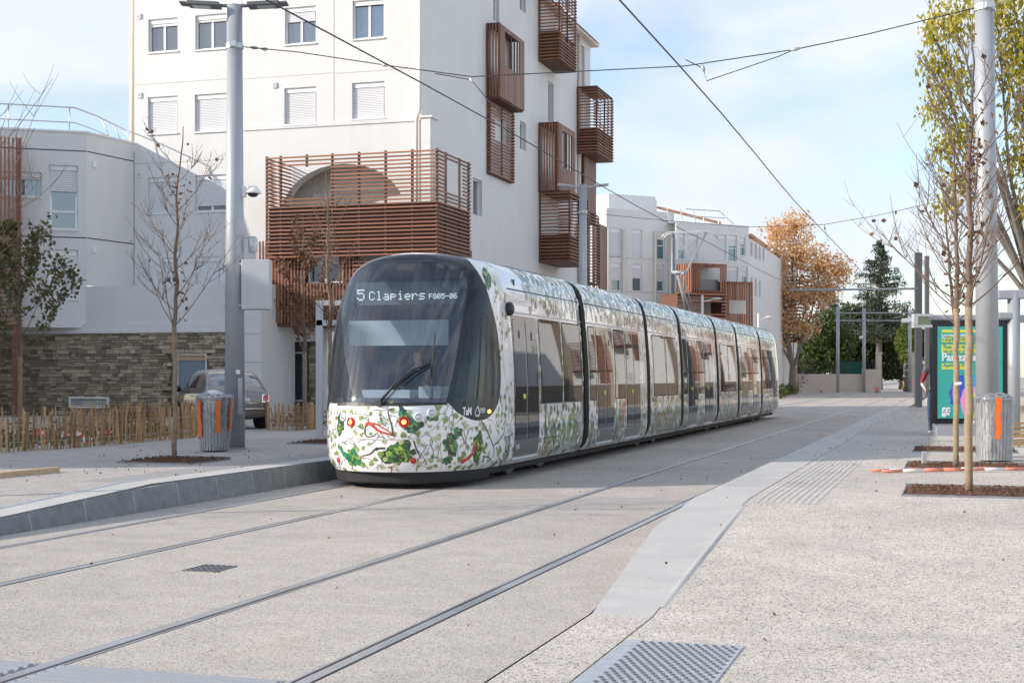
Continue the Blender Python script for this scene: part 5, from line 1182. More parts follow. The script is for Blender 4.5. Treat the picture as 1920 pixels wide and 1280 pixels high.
# numbers and badges
u, v = uv_at(975, 846); p = RSIDE(S_NOSE + 2.36, .52, .0105); lettering('fleet_number', '2105', .11, 'poster_white', tram, frame_m(p, (0, 1, 0), (0, 0, 1)), sx=.75)
def on_nose(name, txt, x, y, size, m, sx=1.0, bold=0.0):
    u, v = uv_at(x, y); p = S_(u, v, .006); t_ = (S_(u + .02, v) - S_(u - .02, v)).normalized(); up = (S_(u, v + .02) - S_(u, v - .02)).normalized(); lettering(name, txt, size, m, tram, frame_m(p, t_, up), sx=sx, bold=bold)
on_nose('operator_mark', 'TaM', 867, 777.5, .155, 'poster_white', .62, .004);
for i, w_ in enumerate(('montpellier', 'mediterranee', 'metropole')): on_nose('operator_text', w_, 899, 767 + 3.1 * i, .035, 'poster_white', .8)
mb = MB(); c0 = U(894.5, 772); pts = [(c0[0] + (.075 if k % 2 else .045) * math.sin(2 * math.pi * k / 10) * .8, c0[1] + (.045 if k % 2 else .08) * math.cos(2 * math.pi * k / 10)) for k in range(11)]; ribbon(mb, pts, .022, .006, 0, S_); mb.build('star_badge', 'poster_white', tram)
mb = MB(); patch(mb, blob(U(917, 771), .05, .032, 0, random.Random(3), .15, 14), .006, 0, S_); mb.build('orange_badge', 'lamp_orange', tram)
# side camera pods
for sg, mp in ((1, RSIDE), (-1, LSIDE)):
    p = mp(S_NOSE + 2.12, vz(2.62), .0); mb = MB(); mb.lathe([(.085, -.02), (.11, .02), (.10, .07), (.05, .10)], p, 14, 0, (sg, 0, .05)); mb.build('camera_pod', 'black_plastic', tram, sm=True)
# wiper
def skin(x, y, off): u, v = uv_at(x, y); return S_(u, v, off)
mb = MB(); mb.tube([skin(711, 757, .03), skin(740, 725, .06), skin(775, 696, .06), skin(806, 683, .05)], [.022, .02, .017, .012], 6); mb.tube([skin(719, 757, .03), skin(752, 724, .05), skin(784, 700, .05), skin(808, 686, .05)], .010, 6)
wp = mb.build('wiper', 'black_plastic', tram, sm=True); mb = MB(); mb.tube([skin(816, 626, .02), skin(810, 680, .022), skin(809, 748, .02)], .013, 6); mb.build('blade', 'rubber', wp)
mb = MB(); mb.lathe([(.05, -.03), (.045, .05)], skin(712, 757, .0), 10, 0, nrm(*uv_at(712, 757))); mb.build('pivot', 'black_plastic', wp)
mb = MB(); ribbon(mb, open_curve([U(*p) for p in ((633, 757), (706, 758), (780, 758), (838, 757))], 8), .05, .006, 0, S_); mb.build('cowl_strip', 'black_plastic', tram)
mb = MB()
ribbon(mb, [p for p in ws] + [ws[0]], .03, .003, 0, S_); mb.build('windscreen_seal', 'rubber', tram)
for o in tram.children:
    if o.name.startswith('windscreen_seal'):
        pass
# ---- cab interior
ci = MB(); X0 = S_NOSE
ci.box(LT - 1.15, LT + 1.15, X0 + 1.0, X0 + 2.6, .72, .78, 0); ci.box(LT - 1.2, LT + 1.2, X0 + 2.6, X0 + 2.66, .78, 3.1, 0)
ci.box(LT - 1.19, LT - .55, X0 + 2.5, X0 + 2.59, 1.1, 2.3, 1); ci.build('cab_lining', ['cab_dark', 'cab_dark'], tram)
mb = MB(); mb.prism([(LT - .95, X0 + .72), (LT - .5, X0 + .48), (LT + .55, X0 + .48), (LT + .98, X0 + .75), (LT + .9, X0 + 1.25), (LT - .9, X0 + 1.25)], .80, 1.28); d = mb.build('dashboard', 'cab_dark', tram)
mb = MB(); mb.box(LT - .55, LT + .20, X0 + .75, X0 + 1.15, 1.283, 1.40); mb.build('instrument_hood', 'cab_grey', d); mb = MB(); mb.box(LT + .32, LT + .66, X0 + .80, X0 + 1.15, 1.283, 1.45); mb.build('console', 'cab_grey', d)
mb = MB(); mb.box(LT - .85, LT + .72, X0 + .96, X0 + .975, 2.05, 2.42); mb.build('sun_blind', 'cab_blind', tram)
mb = MB(); mb.box(LT + .78, LT + .98, X0 + 1.1, X0 + 1.3, 1.3, 2.3); mb.build('side_console', 'cab_dark', tram)
mb = MB(); mb.box(LT - .42, LT + .12, X0 + 1.85, X0 + 2.3, 1.0, 1.12); mb.box(LT - .40, LT + .10, X0 + 2.28, X0 + 2.42, 1.12, 1.8); mb.box(LT - .27, LT - .03, X0 + 2.26, X0 + 2.38, 1.82, 2.1); bevel(mb.build('driver_seat', 'seat', tram), .04, 3)
# destination display with dot letters
FONT = {'5': ['11111', '10000', '11110', '00001', '00001', '10001', '01110'], 'C': ['01110', '10001', '10000', '10000', '10000', '10001', '01110'], 'l': ['01100', '00100', '00100', '00100', '00100', '00100', '01110'], 'a': ['00000', '00000', '01110', '00001', '01111', '10001', '01111'],
        'p': ['00000', '00000', '11110', '10001', '11110', '10000', '10000'], 'i': ['00100', '00000', '01100', '00100', '00100', '00100', '01110'], 'e': ['00000', '00000', '01110', '10001', '11111', '10000', '01110'], 'r': ['00000', '00000', '10110', '11001', '10000', '10000', '10000'], 's': ['00000', '00000', '01111', '10000', '01110', '00001', '11110'],
        'F': ['11111', '10000', '10000', '11110', '10000', '10000', '10000'], 'G': ['01110', '10001', '10000', '10111', '10001', '10001', '01111'], '0': ['01110', '10001', '10011', '10101', '11001', '10001', '01110'], '-': ['00000', '00000', '00000', '11111', '00000', '00000', '00000'], '6': ['01110', '10000', '10000', '11110', '10001', '10001', '01110'], ' ': ['00000'] * 7}
zc = 2.83; sdisp = X0 + 1.16
mb = MB(); mb.box(LT - .83, LT + .83, sdisp, sdisp + .08, zc - .17, zc + .17); dp_ = mb.build('destination_display', 'cab_dark', tram)
mb = MB()
def dots(txt, x, z, p, r):
    for ch in txt:
        for j, row_ in enumerate(FONT[ch]):
            for i, c in enumerate(row_):
                if c == '1': mb.box(x + i * p - r, x + i * p + r, sdisp - .008, sdisp - .002, z + (6 - j) * p - r, z + (6 - j) * p + r)
        x += (6 if ch not in ' ' else 3) * p
    return x
x = dots('5', LT - .79, zc - .09, .024, .0095); x = dots('Clapiers', LT - .60, zc - .09, .0190, .0076)
dots('FG05-06', LT + .35, zc - .085, .0108, .0044); mb.build('led_text', 'led', dp_)
# ---- pantograph
sp_ = 0
Yp = 42.9; s_p = NS(ray(1288) * Yp, Yp)[1]; zb_ = 3.47
pan = MB(); pan.box(LT - .5, LT + .5, s_p - .6, s_p + .6, 3.40, 3.47); pg = pan.build('pantograph', 'steel_dark', tram)
mb = MB(); mb.tube([(LT - .02, s_p + .5, zb_), (LT - .12, s_p - .75, 4.62)], [.07, .055], 8); mb.tube([(LT + .12, s_p + .5, zb_), (LT + .05, s_p - .75, 4.62)], .02, 6); mb.build('lower_arm', 'steel_paint', pg, sm=True)
mb = MB()
for sg in (-1, 1): mb.tube([(LT - .08 + sg * .08, s_p - .78, 4.62), (LT - .08 + sg * .22, s_p - .72, 4.7), (LT + sg * .52, s_p + .45, 5.93)], [.035, .035, .025], 6)
mb.tube([(LT - .3, s_p - .74, 4.68), (LT + .14, s_p - .74, 4.68)], .05, 8); mb.tube([(LT - .35, s_p - .3, 5.1), (LT + .52, s_p + .45, 5.93)], .008, 4); mb.tube([(LT + .3, s_p - .3, 5.1), (LT - .52, s_p + .45, 5.93)], .008, 4); mb.build('upper_arm', 'steel_paint', pg, sm=True)
mb = MB()
for ds in (-.17, .17): mb.tube([(LT - .86, s_p + .45 + ds, 5.78), (LT - .74, s_p + .45 + ds, 5.92), (LT - .6, s_p + .45 + ds, 5.98), (LT + .6, s_p + .45 + ds, 5.98), (LT + .74, s_p + .45 + ds, 5.92), (LT + .86, s_p + .45 + ds, 5.78)], .024, 6)
for sg in (-.5, .5): mb.tube([(LT + sg, s_p + .28, 5.95), (LT + sg, s_p + .62, 5.95)], .025, 6)
mb.build('collector_bow', 'galv', pg, sm=True)
print('tram done')
# ================================================================== poles, wires
def lamp_head(mb, p, d, L=.62):
    d = Vector(d).normalized(); mb.bar(p, Vector(p) + d * L, .22, .07); mb.bar(Vector(p) + d * L, Vector(p) + d * (L + .12), .16, .045)
PZ = .3
c = gp(440, 841, PZ)
pole_l = thing('catenary_pole', 'tall grey steel pole with two lamps, dome camera and cabinet beside the left bin', 'pole', c)
mb = MB(); mb.tube([(c.x, c.y, .3), (c.x, c.y, 8.24)], [.185, .135], 24); mb.tube([(c.x, c.y, .3), (c.x, c.y, .32)], .21, 24); mb.build('shaft', 'steel_paint', pole_l, sm=True)
for sg in (-1, 1):
    mb = MB(); z = 8.19; mb.bar((c.x + sg * .1, c.y, z + .04), (c.x + sg * .35, c.y, z + .05), .08, .05); mb.bar((c.x + sg * .25, c.y - .05, z + .03), (c.x + sg * .82, c.y - .05, z + .06), .34, .07); mb.bar((c.x + sg * .82, c.y - .05, z + .06), (c.x + sg * .96, c.y - .05, z + .07), .26, .04); h = bevel(mb.build('luminaire', 'steel_dark', pole_l), .012)
    mb = MB(); mb.bar((c.x + sg * .42, c.y - .05, z + .004), (c.x + sg * .74, c.y - .05, z + .02), .2, .012); mb.build('lens', 'lamp_clear', h)
def dz_(y): return zat(y, c.y)
mb = MB(); z = dz_(358); mb.box(c.x + .13, c.x + .20, c.y - .06, c.y + .06, z - .11, z + .08); mb.tube([(c.x + .2, c.y, z), (c.x + .3, c.y, z + .03)], .025, 6); cm = mb.build('dome_camera', 'white_paint', pole_l)
mb = MB(); mb.lathe([(.02, .09), (.07, .08), (.12, .02), (.15, -.02), (.15, -.045)][::-1], (c.x + .33, c.y, z + .0), 16); mb.build('hood', 'white_paint', cm, sm=True); mb = MB(); mb.lathe([(.03, -.11), (.08, -.09), (.10, -.05)], (c.x + .33, c.y, z), 14); mb.build('lens', 'black_plastic', cm, sm=True)
mb = MB(); z = dz_(459); mb.tube([(c.x + .15, c.y, z + .13), (c.x + .28, c.y, z + .13)], .018, 6); sc_ = mb.build('sensor', 'galv', pole_l); mb = MB(); mb.lathe([(.04, -.15), (.08, -.12), (.085, 0), (.085, .1), (.05, .15)], (c.x + .33, c.y, z), 14); mb.build('housing', 'galv', sc_, sm=True)
mb = MB(); mb.box(c.x + .15, c.x + .65, c.y - .18, c.y + .1, dz_(581), dz_(488)); cb = bevel(mb.build('cabinet', 'cabinet', pole_l), .012); mb = MB(); mb.box(c.x + .27, c.x + .645, c.y - .195, c.y - .181, dz_(579), dz_(490)); mb.build('cabinet_door', 'cabinet', cb)
for y in (496, 573): mb = MB(); mb.tube([(c.x - .19, c.y, dz_(y)), (c.x + .2, c.y - .16, dz_(y))], .02, 6); mb.build('bracket', 'galv', pole_l)
zl_ = dz_(88); mb = MB(); mb.tube([(c.x, c.y, zl_ - .04), (c.x, c.y, zl_ + .05)], .155, 20); mb.box(c.x - .06, c.x + .06, c.y - .21, c.y - .14, zl_ - .03, zl_ + .07); mb.build('clamp_band', 'galv', pole_l); PL = Vector((c.x + .15, c.y, zl_))
mb = MB(); mb.box(c.x - .02 + .08, c.x + .13, c.y - .20, c.y - .165, zat(701, c.y), zat(693, c.y)); mb.build('number_tag', 'white_paint', pole_l); mb = MB(); mb.box(c.x + .09, c.x + .16, c.y - .18, c.y - .12, zat(776, c.y), zat(708, c.y)); mb.build('access_door', 'steel_paint', pole_l)
# right pole
Yr = 22.8; xr = ray(1853) * Yr
pole_r = thing('catenary_pole', 'tall grey steel pole behind the young tree and wrapped bin on the right', 'pole', (xr, Yr, .3))
mb = MB(); mb.tube([(xr, Yr, .3), (xr - .07, Yr, 8.6)], [.19, .14], 24); mb.build('shaft', 'steel_paint', pole_r, sm=True)
zr_ = zat(15, Yr); mb = MB(); mb.tube([(xr - .06, Yr, zr_ - .05), (xr - .06, Yr, zr_ + .05)], .165, 20); mb.box(xr - .1, xr + .02, Yr - .22, Yr - .15, zr_ - .04, zr_ + .06); mb.build('clamp_band', 'galv', pole_r); PRt = Vector((xr - .2, Yr, zr_))
# middle pole behind the tram
Ym = 48.0; xm = ray(1093) * Ym
pole_m = thing('street_light_pole', 'grey pole with two flat lamp heads rising behind the tram', 'street light', (xm, Ym, .3))
mb = MB(); mb.tube([(xm, Ym, .3), (xm, Ym, zat(346, Ym))], [.17, .125], 16); mb.build('shaft', 'steel_paint', pole_m, sm=True)
for sg in (-1, 1): mb = MB(); z = zat(349, Ym); mb.bar((xm + sg * .1, Ym, z - .02), (xm + sg * .45, Ym, z - .02), .09, .06); mb.bar((xm + sg * .35, Ym, z), (xm + sg * .86, Ym, z + .05), .26, .07); bevel(mb.build('luminaire', 'steel_paint', pole_m), .012)
mb = MB(); mb.tube([(xm, Ym, zat(400, Ym)), (xm, Ym, zat(396, Ym))], .155, 14); mb.build('clamp_band', 'galv', pole_m)
# contact wires
def cw(n0, zig, label):
    mb = MB(); pts = []
    for i in range(60): s = -8 + 4.0 * i; pts.append(W(n0 + zig * math.sin(s / 9.0), s, 6.0 + .03 * math.cos(s * 2 * math.pi / 24)))
    mb.tube(pts, .011, 6); mb.build('contact_wire', 'wire', kind=None, label=label, cat='wire', group='overhead contact wires')
cw(LT, .10, 'overhead contact wire above the tram'); cw(RT + .22, .06, 'overhead contact wire above the empty right track')
def span(pts, label, r=.009, bits=()):
    t = thing('span_wire', label, 'wire', pts[0], group='cross span wires'); mb = MB(); mb.tube(pts, r, 6); mb.build('cable', 'wire', t)
    for p, q in bits: mb = MB(); mb.tube([p, Vector(p).lerp(Vector(q), .5), q], [.018, .034, .018], 8); mb.build('insulator', 'galv', t, sm=True)
    return t
def lerpY(x, y, ya=25.7, yb=22.6):
    t = (x - 440) / (1850 - 440.0); return pt(x, y, ya + (yb - ya) * t)
span([PL, lerpY(560, 98), lerpY(720, 122), lerpY(884, 144), lerpY(1086, 134), lerpY(1285, 124), lerpY(1490, 93), lerpY(1620, 66), PRt], 'cross span wire strung from the left pole to the right pole', bits=[(lerpY(470, 89), lerpY(484, 90.5)), (lerpY(490, 91.5), lerpY(502, 93)), (lerpY(716, 121.5), lerpY(727, 123)), (lerpY(1482, 94), lerpY(1500, 91))])
def hang(pts, label, bits=()): span(pts, label, .008, bits)
pw1 = W(LT, 25.2, 6.0); pw2 = W(RT + .22, 23.4, 6.0)
hang([lerpY(815, 138), lerpY(884, 150), lerpY(905, 176), lerpY(940, 215)], 'short sloping hanger wire over the tram nose', [(lerpY(881, 146), lerpY(888, 156))])
hang([lerpY(1285, 112), lerpY(1318, 128), lerpY(1325, 152), lerpY(1460, 106), lerpY(1490, 93)], 'short sloping hanger wire above the empty right track', [(lerpY(1316, 122), lerpY(1321, 134))])
q0 = Vector((xm, Ym, zat(398, Ym)))
span([q0, pt(1210, 410, 50), pt(1400, 426, 50), pt(1545, 421, 50), pt(1640, 405, 50), pt(1760, 378, 50), pt(1935, 340, 50)], 'farther cross span wire reaching from the pole behind the tram', bits=[(pt(1240, 413.5, 50), pt(1252, 415, 50))])
hang([pt(1546, 421, 50), pt(1549, 436, 50), pt(1553, 452, 50)], 'tiny vertical hanger on the farther span wire', [(pt(1546, 424, 50), pt(1547, 431, 50))])
# portal poles far down the street
Yf = 62.0
for (x, yt, yb, lb, w_) in ((1722, 474, 763, 'dark slim pole standing left of the shelter sign', .13), (1738, 480, 745, 'second dark slim pole just behind the first by the shelter sign', .12)):
    Y = (HC - .28) * F / (yb - HY); p = thing('slim_pole', lb, 'pole', (ray(x) * Y, Y, .28), group='slim dark poles'); mb = MB(); mb.box(ray(x) * Y - w_, ray(x) * Y + w_, Y - w_, Y + w_, .28, zat(yt, Y)); mb.build('shaft', 'steel_dark', p)
mb = MB(); Y = 60.0; mb.tube([pt(1480, 544, Y), pt(1722, 541, Y)], .045, 8); o = mb.build('bracket_arm', 'steel_paint', sm=True); setp(o, 'long thin horizontal bracket arm reaching over both tracks from the slim pole', 'bracket arm')
Yg = 140.0
for (x, yt, yb, lb) in ((1571, 575, 729, 'leftmost grey mast of the far overhead portal'), (1620, 578, 722, 'middle grey mast of the far overhead portal with a white camera'), (1706, 579, 716, 'rightmost grey mast of the far overhead portal')):
    p = thing('portal_mast', lb, 'pole', (ray(x) * Yg, Yg, 0), group='far portal masts'); mb = MB(); mb.tube([(ray(x) * Yg, Yg, 0), (ray(x) * Yg, Yg, zat(yt, Yg))], .17, 10); mb.build('shaft', 'steel_paint', p, sm=True)
    if x == 1620: mb = MB(); q = pt(1612, 633, Yg); mb.bar(q, q + Vector((.35, 0, .12)), .25, .25); mb.bar(q + Vector((.3, 0, .1)), q + Vector((.5, 0, .1)), .08, .08); mb.build('camera', 'white_paint', p)
    if x == 1571:
        for y in (586.5, 601): mb = MB(); mb.tube([pt(1565, y, Yg), pt(1712, y, Yg)], .06, 6); mb.build('cross_beam', 'steel_paint', p)
# small far lamps
for (x, xh, y, yb, Y, lb) in ((1317, 1350, 562, 700, 70, 'thin lamp post with flat white head over the tram roof'), (1422, 1450, 596, 700, 80, 'thin lamp post with flat white head near the tram tail')):
    p = thing('lamp_post', lb, 'street light', (ray(x) * Y, Y, 0)); mb = MB(); mb.tube([(ray(x) * Y, Y, 0), pt(x, y - 9, Y)], .06, 8); mb.build('shaft', 'white_paint', p, sm=True)
    mb = MB(); a = pt(x, y + 3, Y); b = pt(xh - 14, y, Y); mb.tube([a, b], .035, 6); mb.lathe([(.02, .0), (.2, .02), (.28, .05), (.15, .1)], b + Vector((.2, 0, 0)), 12); mb.build('lamp_head', 'white_paint', p, sm=True)

# ================================================================== bins
def bin_(px, pyb, h, r0, r1, label, seed, tapes):
    c = gp(px, pyb, .3); t = thing('litter_bin', label, 'litter bin', c); rng = random.Random(seed)
    mb = MB(); mb.lathe([(r0 * .98, .02), (r0 * .99, .05)], c, 24); mb.lathe([(r1 * .98, h - .06), (r1 * 1.03, h - .05), (r1 * 1.03, h - .01), (r1 * .9, h)], c, 24); mb.build('hoop', 'steel_dark', t)
    n = 30
    for k in range(n):
        a = 2 * math.pi * k / n; d = Vector((math.cos(a), math.sin(a), 0)); m_ = MB(); m_.bar(c + d * r0 + Vector((0, 0, .03)), c + d * r1 + Vector((0, 0, h - .04)), .03, .008, up=d); m_.build('slat', 'galv', t)
    mb = MB(); mb.lathe([(r0 * .8, .06), (r0 * .86, .3), (r1 * .86, h - .12), (r1 * .7, h - .1)], c, 20); mb.build('liner', 'cabinet', t, sm=True)
    # crumpled film
    mb = MB(); S_N, Z_N = 54, 34; z0 = .16 * h if seed == 1 else .02
    for j in range(Z_N + 1):
        for i in range(S_N):
            a = 2 * math.pi * i / S_N; f = j / Z_N; zz = z0 + (h * 1.03 - z0) * f + (.10 * math.sin(a * 2 + 1) * (1 - f) if seed == 1 else 0); rr = (r0 + (r1 - r0) * min(1, zz / h)) * 1.05 + .012
            q = Vector((math.cos(a) * 4, math.sin(a) * 4, zz * 7)); q = Vector((math.cos(a) * 5, math.sin(a) * 5, zz * 2.2)); rr += .014 * noise.noise(q * 1.3) + .006 * noise.noise(q * 3); mb.v.append((c.x + rr * math.cos(a), c.y + rr * math.sin(a), c.z + zz))
    for k, (rf, zf) in enumerate(((.85, 1.05), (.5, 1.08), (.08, 1.07))):
        for i in range(S_N): a = 2 * math.pi * i / S_N; q = Vector((math.cos(a) * 3, math.sin(a) * 3, k * 2)); rr = r1 * rf; mb.v.append((c.x + rr * math.cos(a), c.y + rr * math.sin(a), c.z + h * zf + .05 * noise.noise(q * 2)))
    for j in range(Z_N + 3):
        for i in range(S_N): i2 = (i + 1) % S_N; mb.f.append((j * S_N + i, j * S_N + i2, (j + 1) * S_N + i2, (j + 1) * S_N + i)); mb.m.append(0)
    mb.build('plastic_wrap', 'film' if seed == 1 else 'film_heavy', t, sm=True)
    for (ang, zt, zb, w_) in tapes:
        mb = MB(); prev = None
        for k in range(13):
            z = zt + (zb - zt) * k / 12; a = ang + .02 * math.sin(k * .9); rr = (r0 + (r1 - r0) * z / h) * 1.05 + .042; hw = w_ / 2 / rr * (1 + .12 * math.sin(k * 2.1)); pts = (c + Vector((rr * math.cos(a - hw), rr * math.sin(a - hw), z)), c + Vector((rr * math.cos(a + hw), rr * math.sin(a + hw), z)))
            if prev: mb.face([prev[0], prev[1], pts[1], pts[0]])
            prev = pts
        mb.build('orange_strap', 'orange_tape', t)
    return t, c
b1, cb1 = bin_(402, 846, .93, .24, .30, 'slatted metal litter bin under clear film with orange straps, beside the left pole', 1, [(R(232), .88, .26, .085), (R(292), .88, .33, .075), (R(338), .9, .35, .06)])
mb = MB(); p = cb1 + Vector((-.02, 0, .96)); mb.lathe([(.04, .0), (.16, .0), (.12, .05), (.10, .09), (.02, .10)], p, 14); mb.build('crumpled_cap', 'tape_white', b1, sm=True)
b2, cb2 = bin_(1864, 864, .95, .24, .27, 'litter bin wholly wrapped in crinkled clear film, beside the right pole', 2, [(R(262), .98, .35, .085)])

# ================================================================== tree pits, planks, poles on the ground
def pit(n, s, hn, hs, z, label, edge='galv'):
    t = thing('tree_pit', label, 'tree pit', (n, s, z), 'S', 'tree pits along the platforms'); mb = MB()
    for (a, b, c_, d_) in ((n - hn, n + hn, s - hs, s - hs + .012), (n - hn, n + hn, s + hs - .012, s + hs), (n - hn, n - hn + .012, s - hs, s + hs), (n + hn - .012, n + hn, s - hs, s + hs)): mb.box(a, b, c_, d_, z - .02, z + (.022 if c_ < s else .05))
    mb.build('steel_frame', 'galv_dark', t); mb = MB(); NX, NY = 22, 22
    for i in range(NX + 1):
        for j in range(NY + 1):
            x = n - hn + .014 + (2 * hn - .028) * i / NX; y = s - hs + .014 + (2 * hs - .028) * j / NY; mb.v.append((x, y, z + .016 + .022 * noise.noise(Vector((x * 6, y * 6, 0)))))
    for i in range(NX):
        for j in range(NY): a = i * (NY + 1) + j; mb.f.append((a, a + 1, a + NY + 2, a + NY + 1)); mb.m.append(0)
    so = mb.build('soil', 'soil', t); rng = random.Random(int(s * 10)); mb = MB()
    for _ in range(260):
        x, y = n + rng.uniform(-1, 1) * (hn - .05), s + rng.uniform(-1, 1) * (hs - .05); r_ = rng.uniform(.015, .035); q = Vector((x, y, z + .025 + r_ * .4)); a = rng.uniform(0, 3)
        for sx in (0,): mb.v += [(q.x + r_ * math.cos(a), q.y + r_ * math.sin(a), q.z), (q.x - r_ * math.sin(a), q.y + r_ * math.cos(a), q.z), (q.x - r_ * math.cos(a), q.y - r_ * math.sin(a), q.z), (q.x + r_ * math.sin(a), q.y - r_ * math.cos(a), q.z), (q.x, q.y, q.z + r_ * .9)]
        b = len(mb.v) - 5
        for k in range(4): mb.f.append((b + k, b + (k + 1) % 4, b + 4)); mb.m.append(0)
    mb.build('clods', 'soil', so, kind='stuff')
TR = [(0.135, 16.5), (0.0, 21.2), (-0.02, 25.9)]
nm = ('nearest', 'second', 'third')
for k, (n, s) in enumerate(TR): pit(n + .15, s + .12, .85, .62, .30, f'steel edged square of brown soil round the {nm[k]} young tree on the right')
TLf = [(-11.4, 19.2), (-11.65, 25.4), (-11.3, 13.2)]
for k, (n, s) in enumerate(TLf[:2]): pit(n, s, .62, .62, zL(s), ('steel edged square of soil round the bare tree before the left pole', 'steel edged square of soil round the bare tree beside the tram nose')[k])
mb = MB(); a = pt(1628, 887, 19.3); a.z = .33; b = pt(1908, 887, 19.6); b.z = .335
for i, (o_, lb) in enumerate(((0, 'upper'), (1, 'lower'))):
    t = thing('striped_pole', f'{lb} of the two red and white marker poles lying by the tree pits', 'pole', a + Vector((.2 * i, -.1 - .28 * i, 0)), group='marker poles on the ground')
    p = a + Vector((.12 * i, -.15 - .10 * i, 0)); q = b + Vector((-.35 * (1 - i), -.15 - .12 * i, .01)); mods = 7
    for k in range(mods):
        m_ = MB(); m_.tube([p.lerp(q, k / mods), p.lerp(q, (k + 1) / mods)], .020, 8); m_.build('band', 'pink_pole' if k % 4 != 1 else 'tape_white', t, sm=True)
c = pt(1733, 880, 20.4); c.z = .3; mb = MB(); mb.box(c.x - .03, c.x + .03, c.y - .03, c.y + .03, .3, .52); o = mb.build('steel_stub', 'galv'); setp(o, 'short upright steel stub beside the second right tree pit', 'post')
c0 = gp(-60, 905, .27); c1 = gp(107, 889, .27); t_ = MB(); t_.bar((c0.x, c0.y, .325), (c1.x, c1.y, .33), .10, .085); o = t_.build('timber_plank', 'plank'); setp(bevel(o, .008), 'pale timber beam lying on the left pavement', 'timber')
for i in range(9):
    r_ = random.Random(i); p = gp(1888 + 5 * (i % 4), 838 - 3 * (i // 3), .3) + Vector((.1, .15 * i, .04 + .035 * i)); mb = MB(); a_ = r_.uniform(-.2, .25); mb.bar(p, p + Vector((1.6, .9 * a_, r_.uniform(-.02, .1))), .06, .035); o = mb.build('split_stake', 'picket'); setp(o, ('lowest', 'second lowest', 'third lowest', 'fourth lowest', 'middle', 'fourth highest', 'third highest', 'second highest', 'topmost')[i] + ' split wooden stake in the loose pile at the right frame edge', 'stake', 'pile of wooden stakes')

# ================================================================== paling fences
def picket_mesh(seed):
    rng = random.Random(seed); mb = MB(); n = 5; rows = []
    for z in (0, .3, .55, .61): rows.append([(math.cos(2 * math.pi * k / n) * (.024 if z < .6 else .012) * rng.uniform(.8, 1.2) + .012 * z * rng.uniform(-1, 1), math.sin(2 * math.pi * k / n) * .017, z) for k in range(n)])
    for r_ in rows: mb.v += r_
    for j in range(3):
        for k in range(n): mb.f.append((j * n + k, j * n + (k + 1) % n, (j + 1) * n + (k + 1) % n, (j + 1) * n + k)); mb.m.append(0)
    mb.f.append(tuple(3 * n + k for k in range(n))); mb.m.append(0); return mb.mesh('picket', 'picket')
PK = [picket_mesh(i) for i in range(6)]
def paling(label, pts, sp, seed, lean=.06, hvar=.12, postn=9):
    pts = [Vector(p) for p in pts]; t = thing('paling_fence', label, 'fence', pts[0], group='chestnut paling fences'); rng = random.Random(seed); cur = 0.0; seg = 0; d = 0; i = 0
    for a, b in zip(pts[:-1], pts[1:]):
        L = (b - a).length; x = d
        while x < L:
            p = a.lerp(b, x / L); o = link('picket', PK[i % 6], t); o.location = o.location + p; o.rotation_euler = (rng.uniform(-lean, lean), rng.uniform(-lean, lean), rng.uniform(0, 6)); k = 1 + rng.uniform(-hvar, hvar)
            if i % postn == 4: o.name = 'stake'; o.scale = (1.5, 1.9, 1.1)
            else: o.scale = (rng.uniform(.5, .95), rng.uniform(.6, 1.0), k)
            x += sp * rng.uniform(.6, 1.4); i += 1
        d = x - L
    for z in (.16, .45):
        mb = MB(); mb.tube([p + Vector((0, 0, z)) for p in pts], .006, 4); mb.build('binding_wire', 'galv', t)
f0 = gp(-40, 850, .3); f1 = gp(120, 841, .3); f2 = gp(260, 829, .3); f3 = gp(366, 820, .3)
paling('wooden paling fence along the front of the left planting bed', [f0, f1, f2, f3], .078, 1, .08, .16)
g0 = gp(-30, 826, .3); g1 = gp(120, 822, .3); g2 = gp(210, 811, .3); g3 = gp(285, 803, .3)
paling('wooden paling fence along the back of the left planting bed', [f3, gp(368, 813, .3), gp(340, 804, .3), g3, g2, g1, g0], .12, 2, .08, .2)
h = [gp(499, 804, .3), gp(505, 806, .3), gp(540, 808, .3), gp(575, 806, .3), gp(606, 802, .3)]
paling('wooden paling fence round the bed right of the parked car', h, .085, 3)
h = [pt(1906, 760, 40), pt(1960, 762, 40)]; h = [Vector((p.x, p.y, .3)) for p in h]
paling('short wooden paling fence at the right frame edge behind the shelter', h, .12, 4)
# barrier tape tangled on the front fence
def tape(label, pix, Y, seed):
    t = thing('barrier_tape', label, 'tape', pt(*pix[0], Y), group='red and white barrier tape'); rng = random.Random(seed); P = [pt(x, y, Y) + Vector((0, rng.uniform(-.05, .05), 0)) for x, y in pix]; C = []
    for a, b in zip(P[:-1], P[1:]):
        for k in range(3): C.append(a.lerp(b, k / 3))
    for k in range(len(C) - 1):
        tw = .5 + .5 * math.sin(k * 1.1 + seed); w_ = Vector((.02 * (1 - tw), .03 * (1 - tw) + .01, .045 * tw + .012)); m_ = MB(); m_.face([C[k] - w_, C[k + 1] - w_, C[k + 1] + w_, C[k] + w_]); m_.build('tape_length', 'tape_red' if (k // 2) % 2 else 'tape_white', t)
tape('red and white tape tangled on the left end of the front paling fence', [(68, 842), (72, 810), (68, 808), (82, 812), (90, 811), (88, 828), (92, 838)], 25.2, 1)
tape('red and white tape looped over the middle of the front paling fence', [(98, 840), (108, 824), (120, 812), (132, 814), (142, 812), (154, 815), (158, 828), (162, 832)], 25.8, 2)
tape('red and white tape trailing at the right of the front paling fence', [(166, 822), (178, 824), (186, 812), (196, 811), (206, 810), (215, 808)], 26.8, 3)
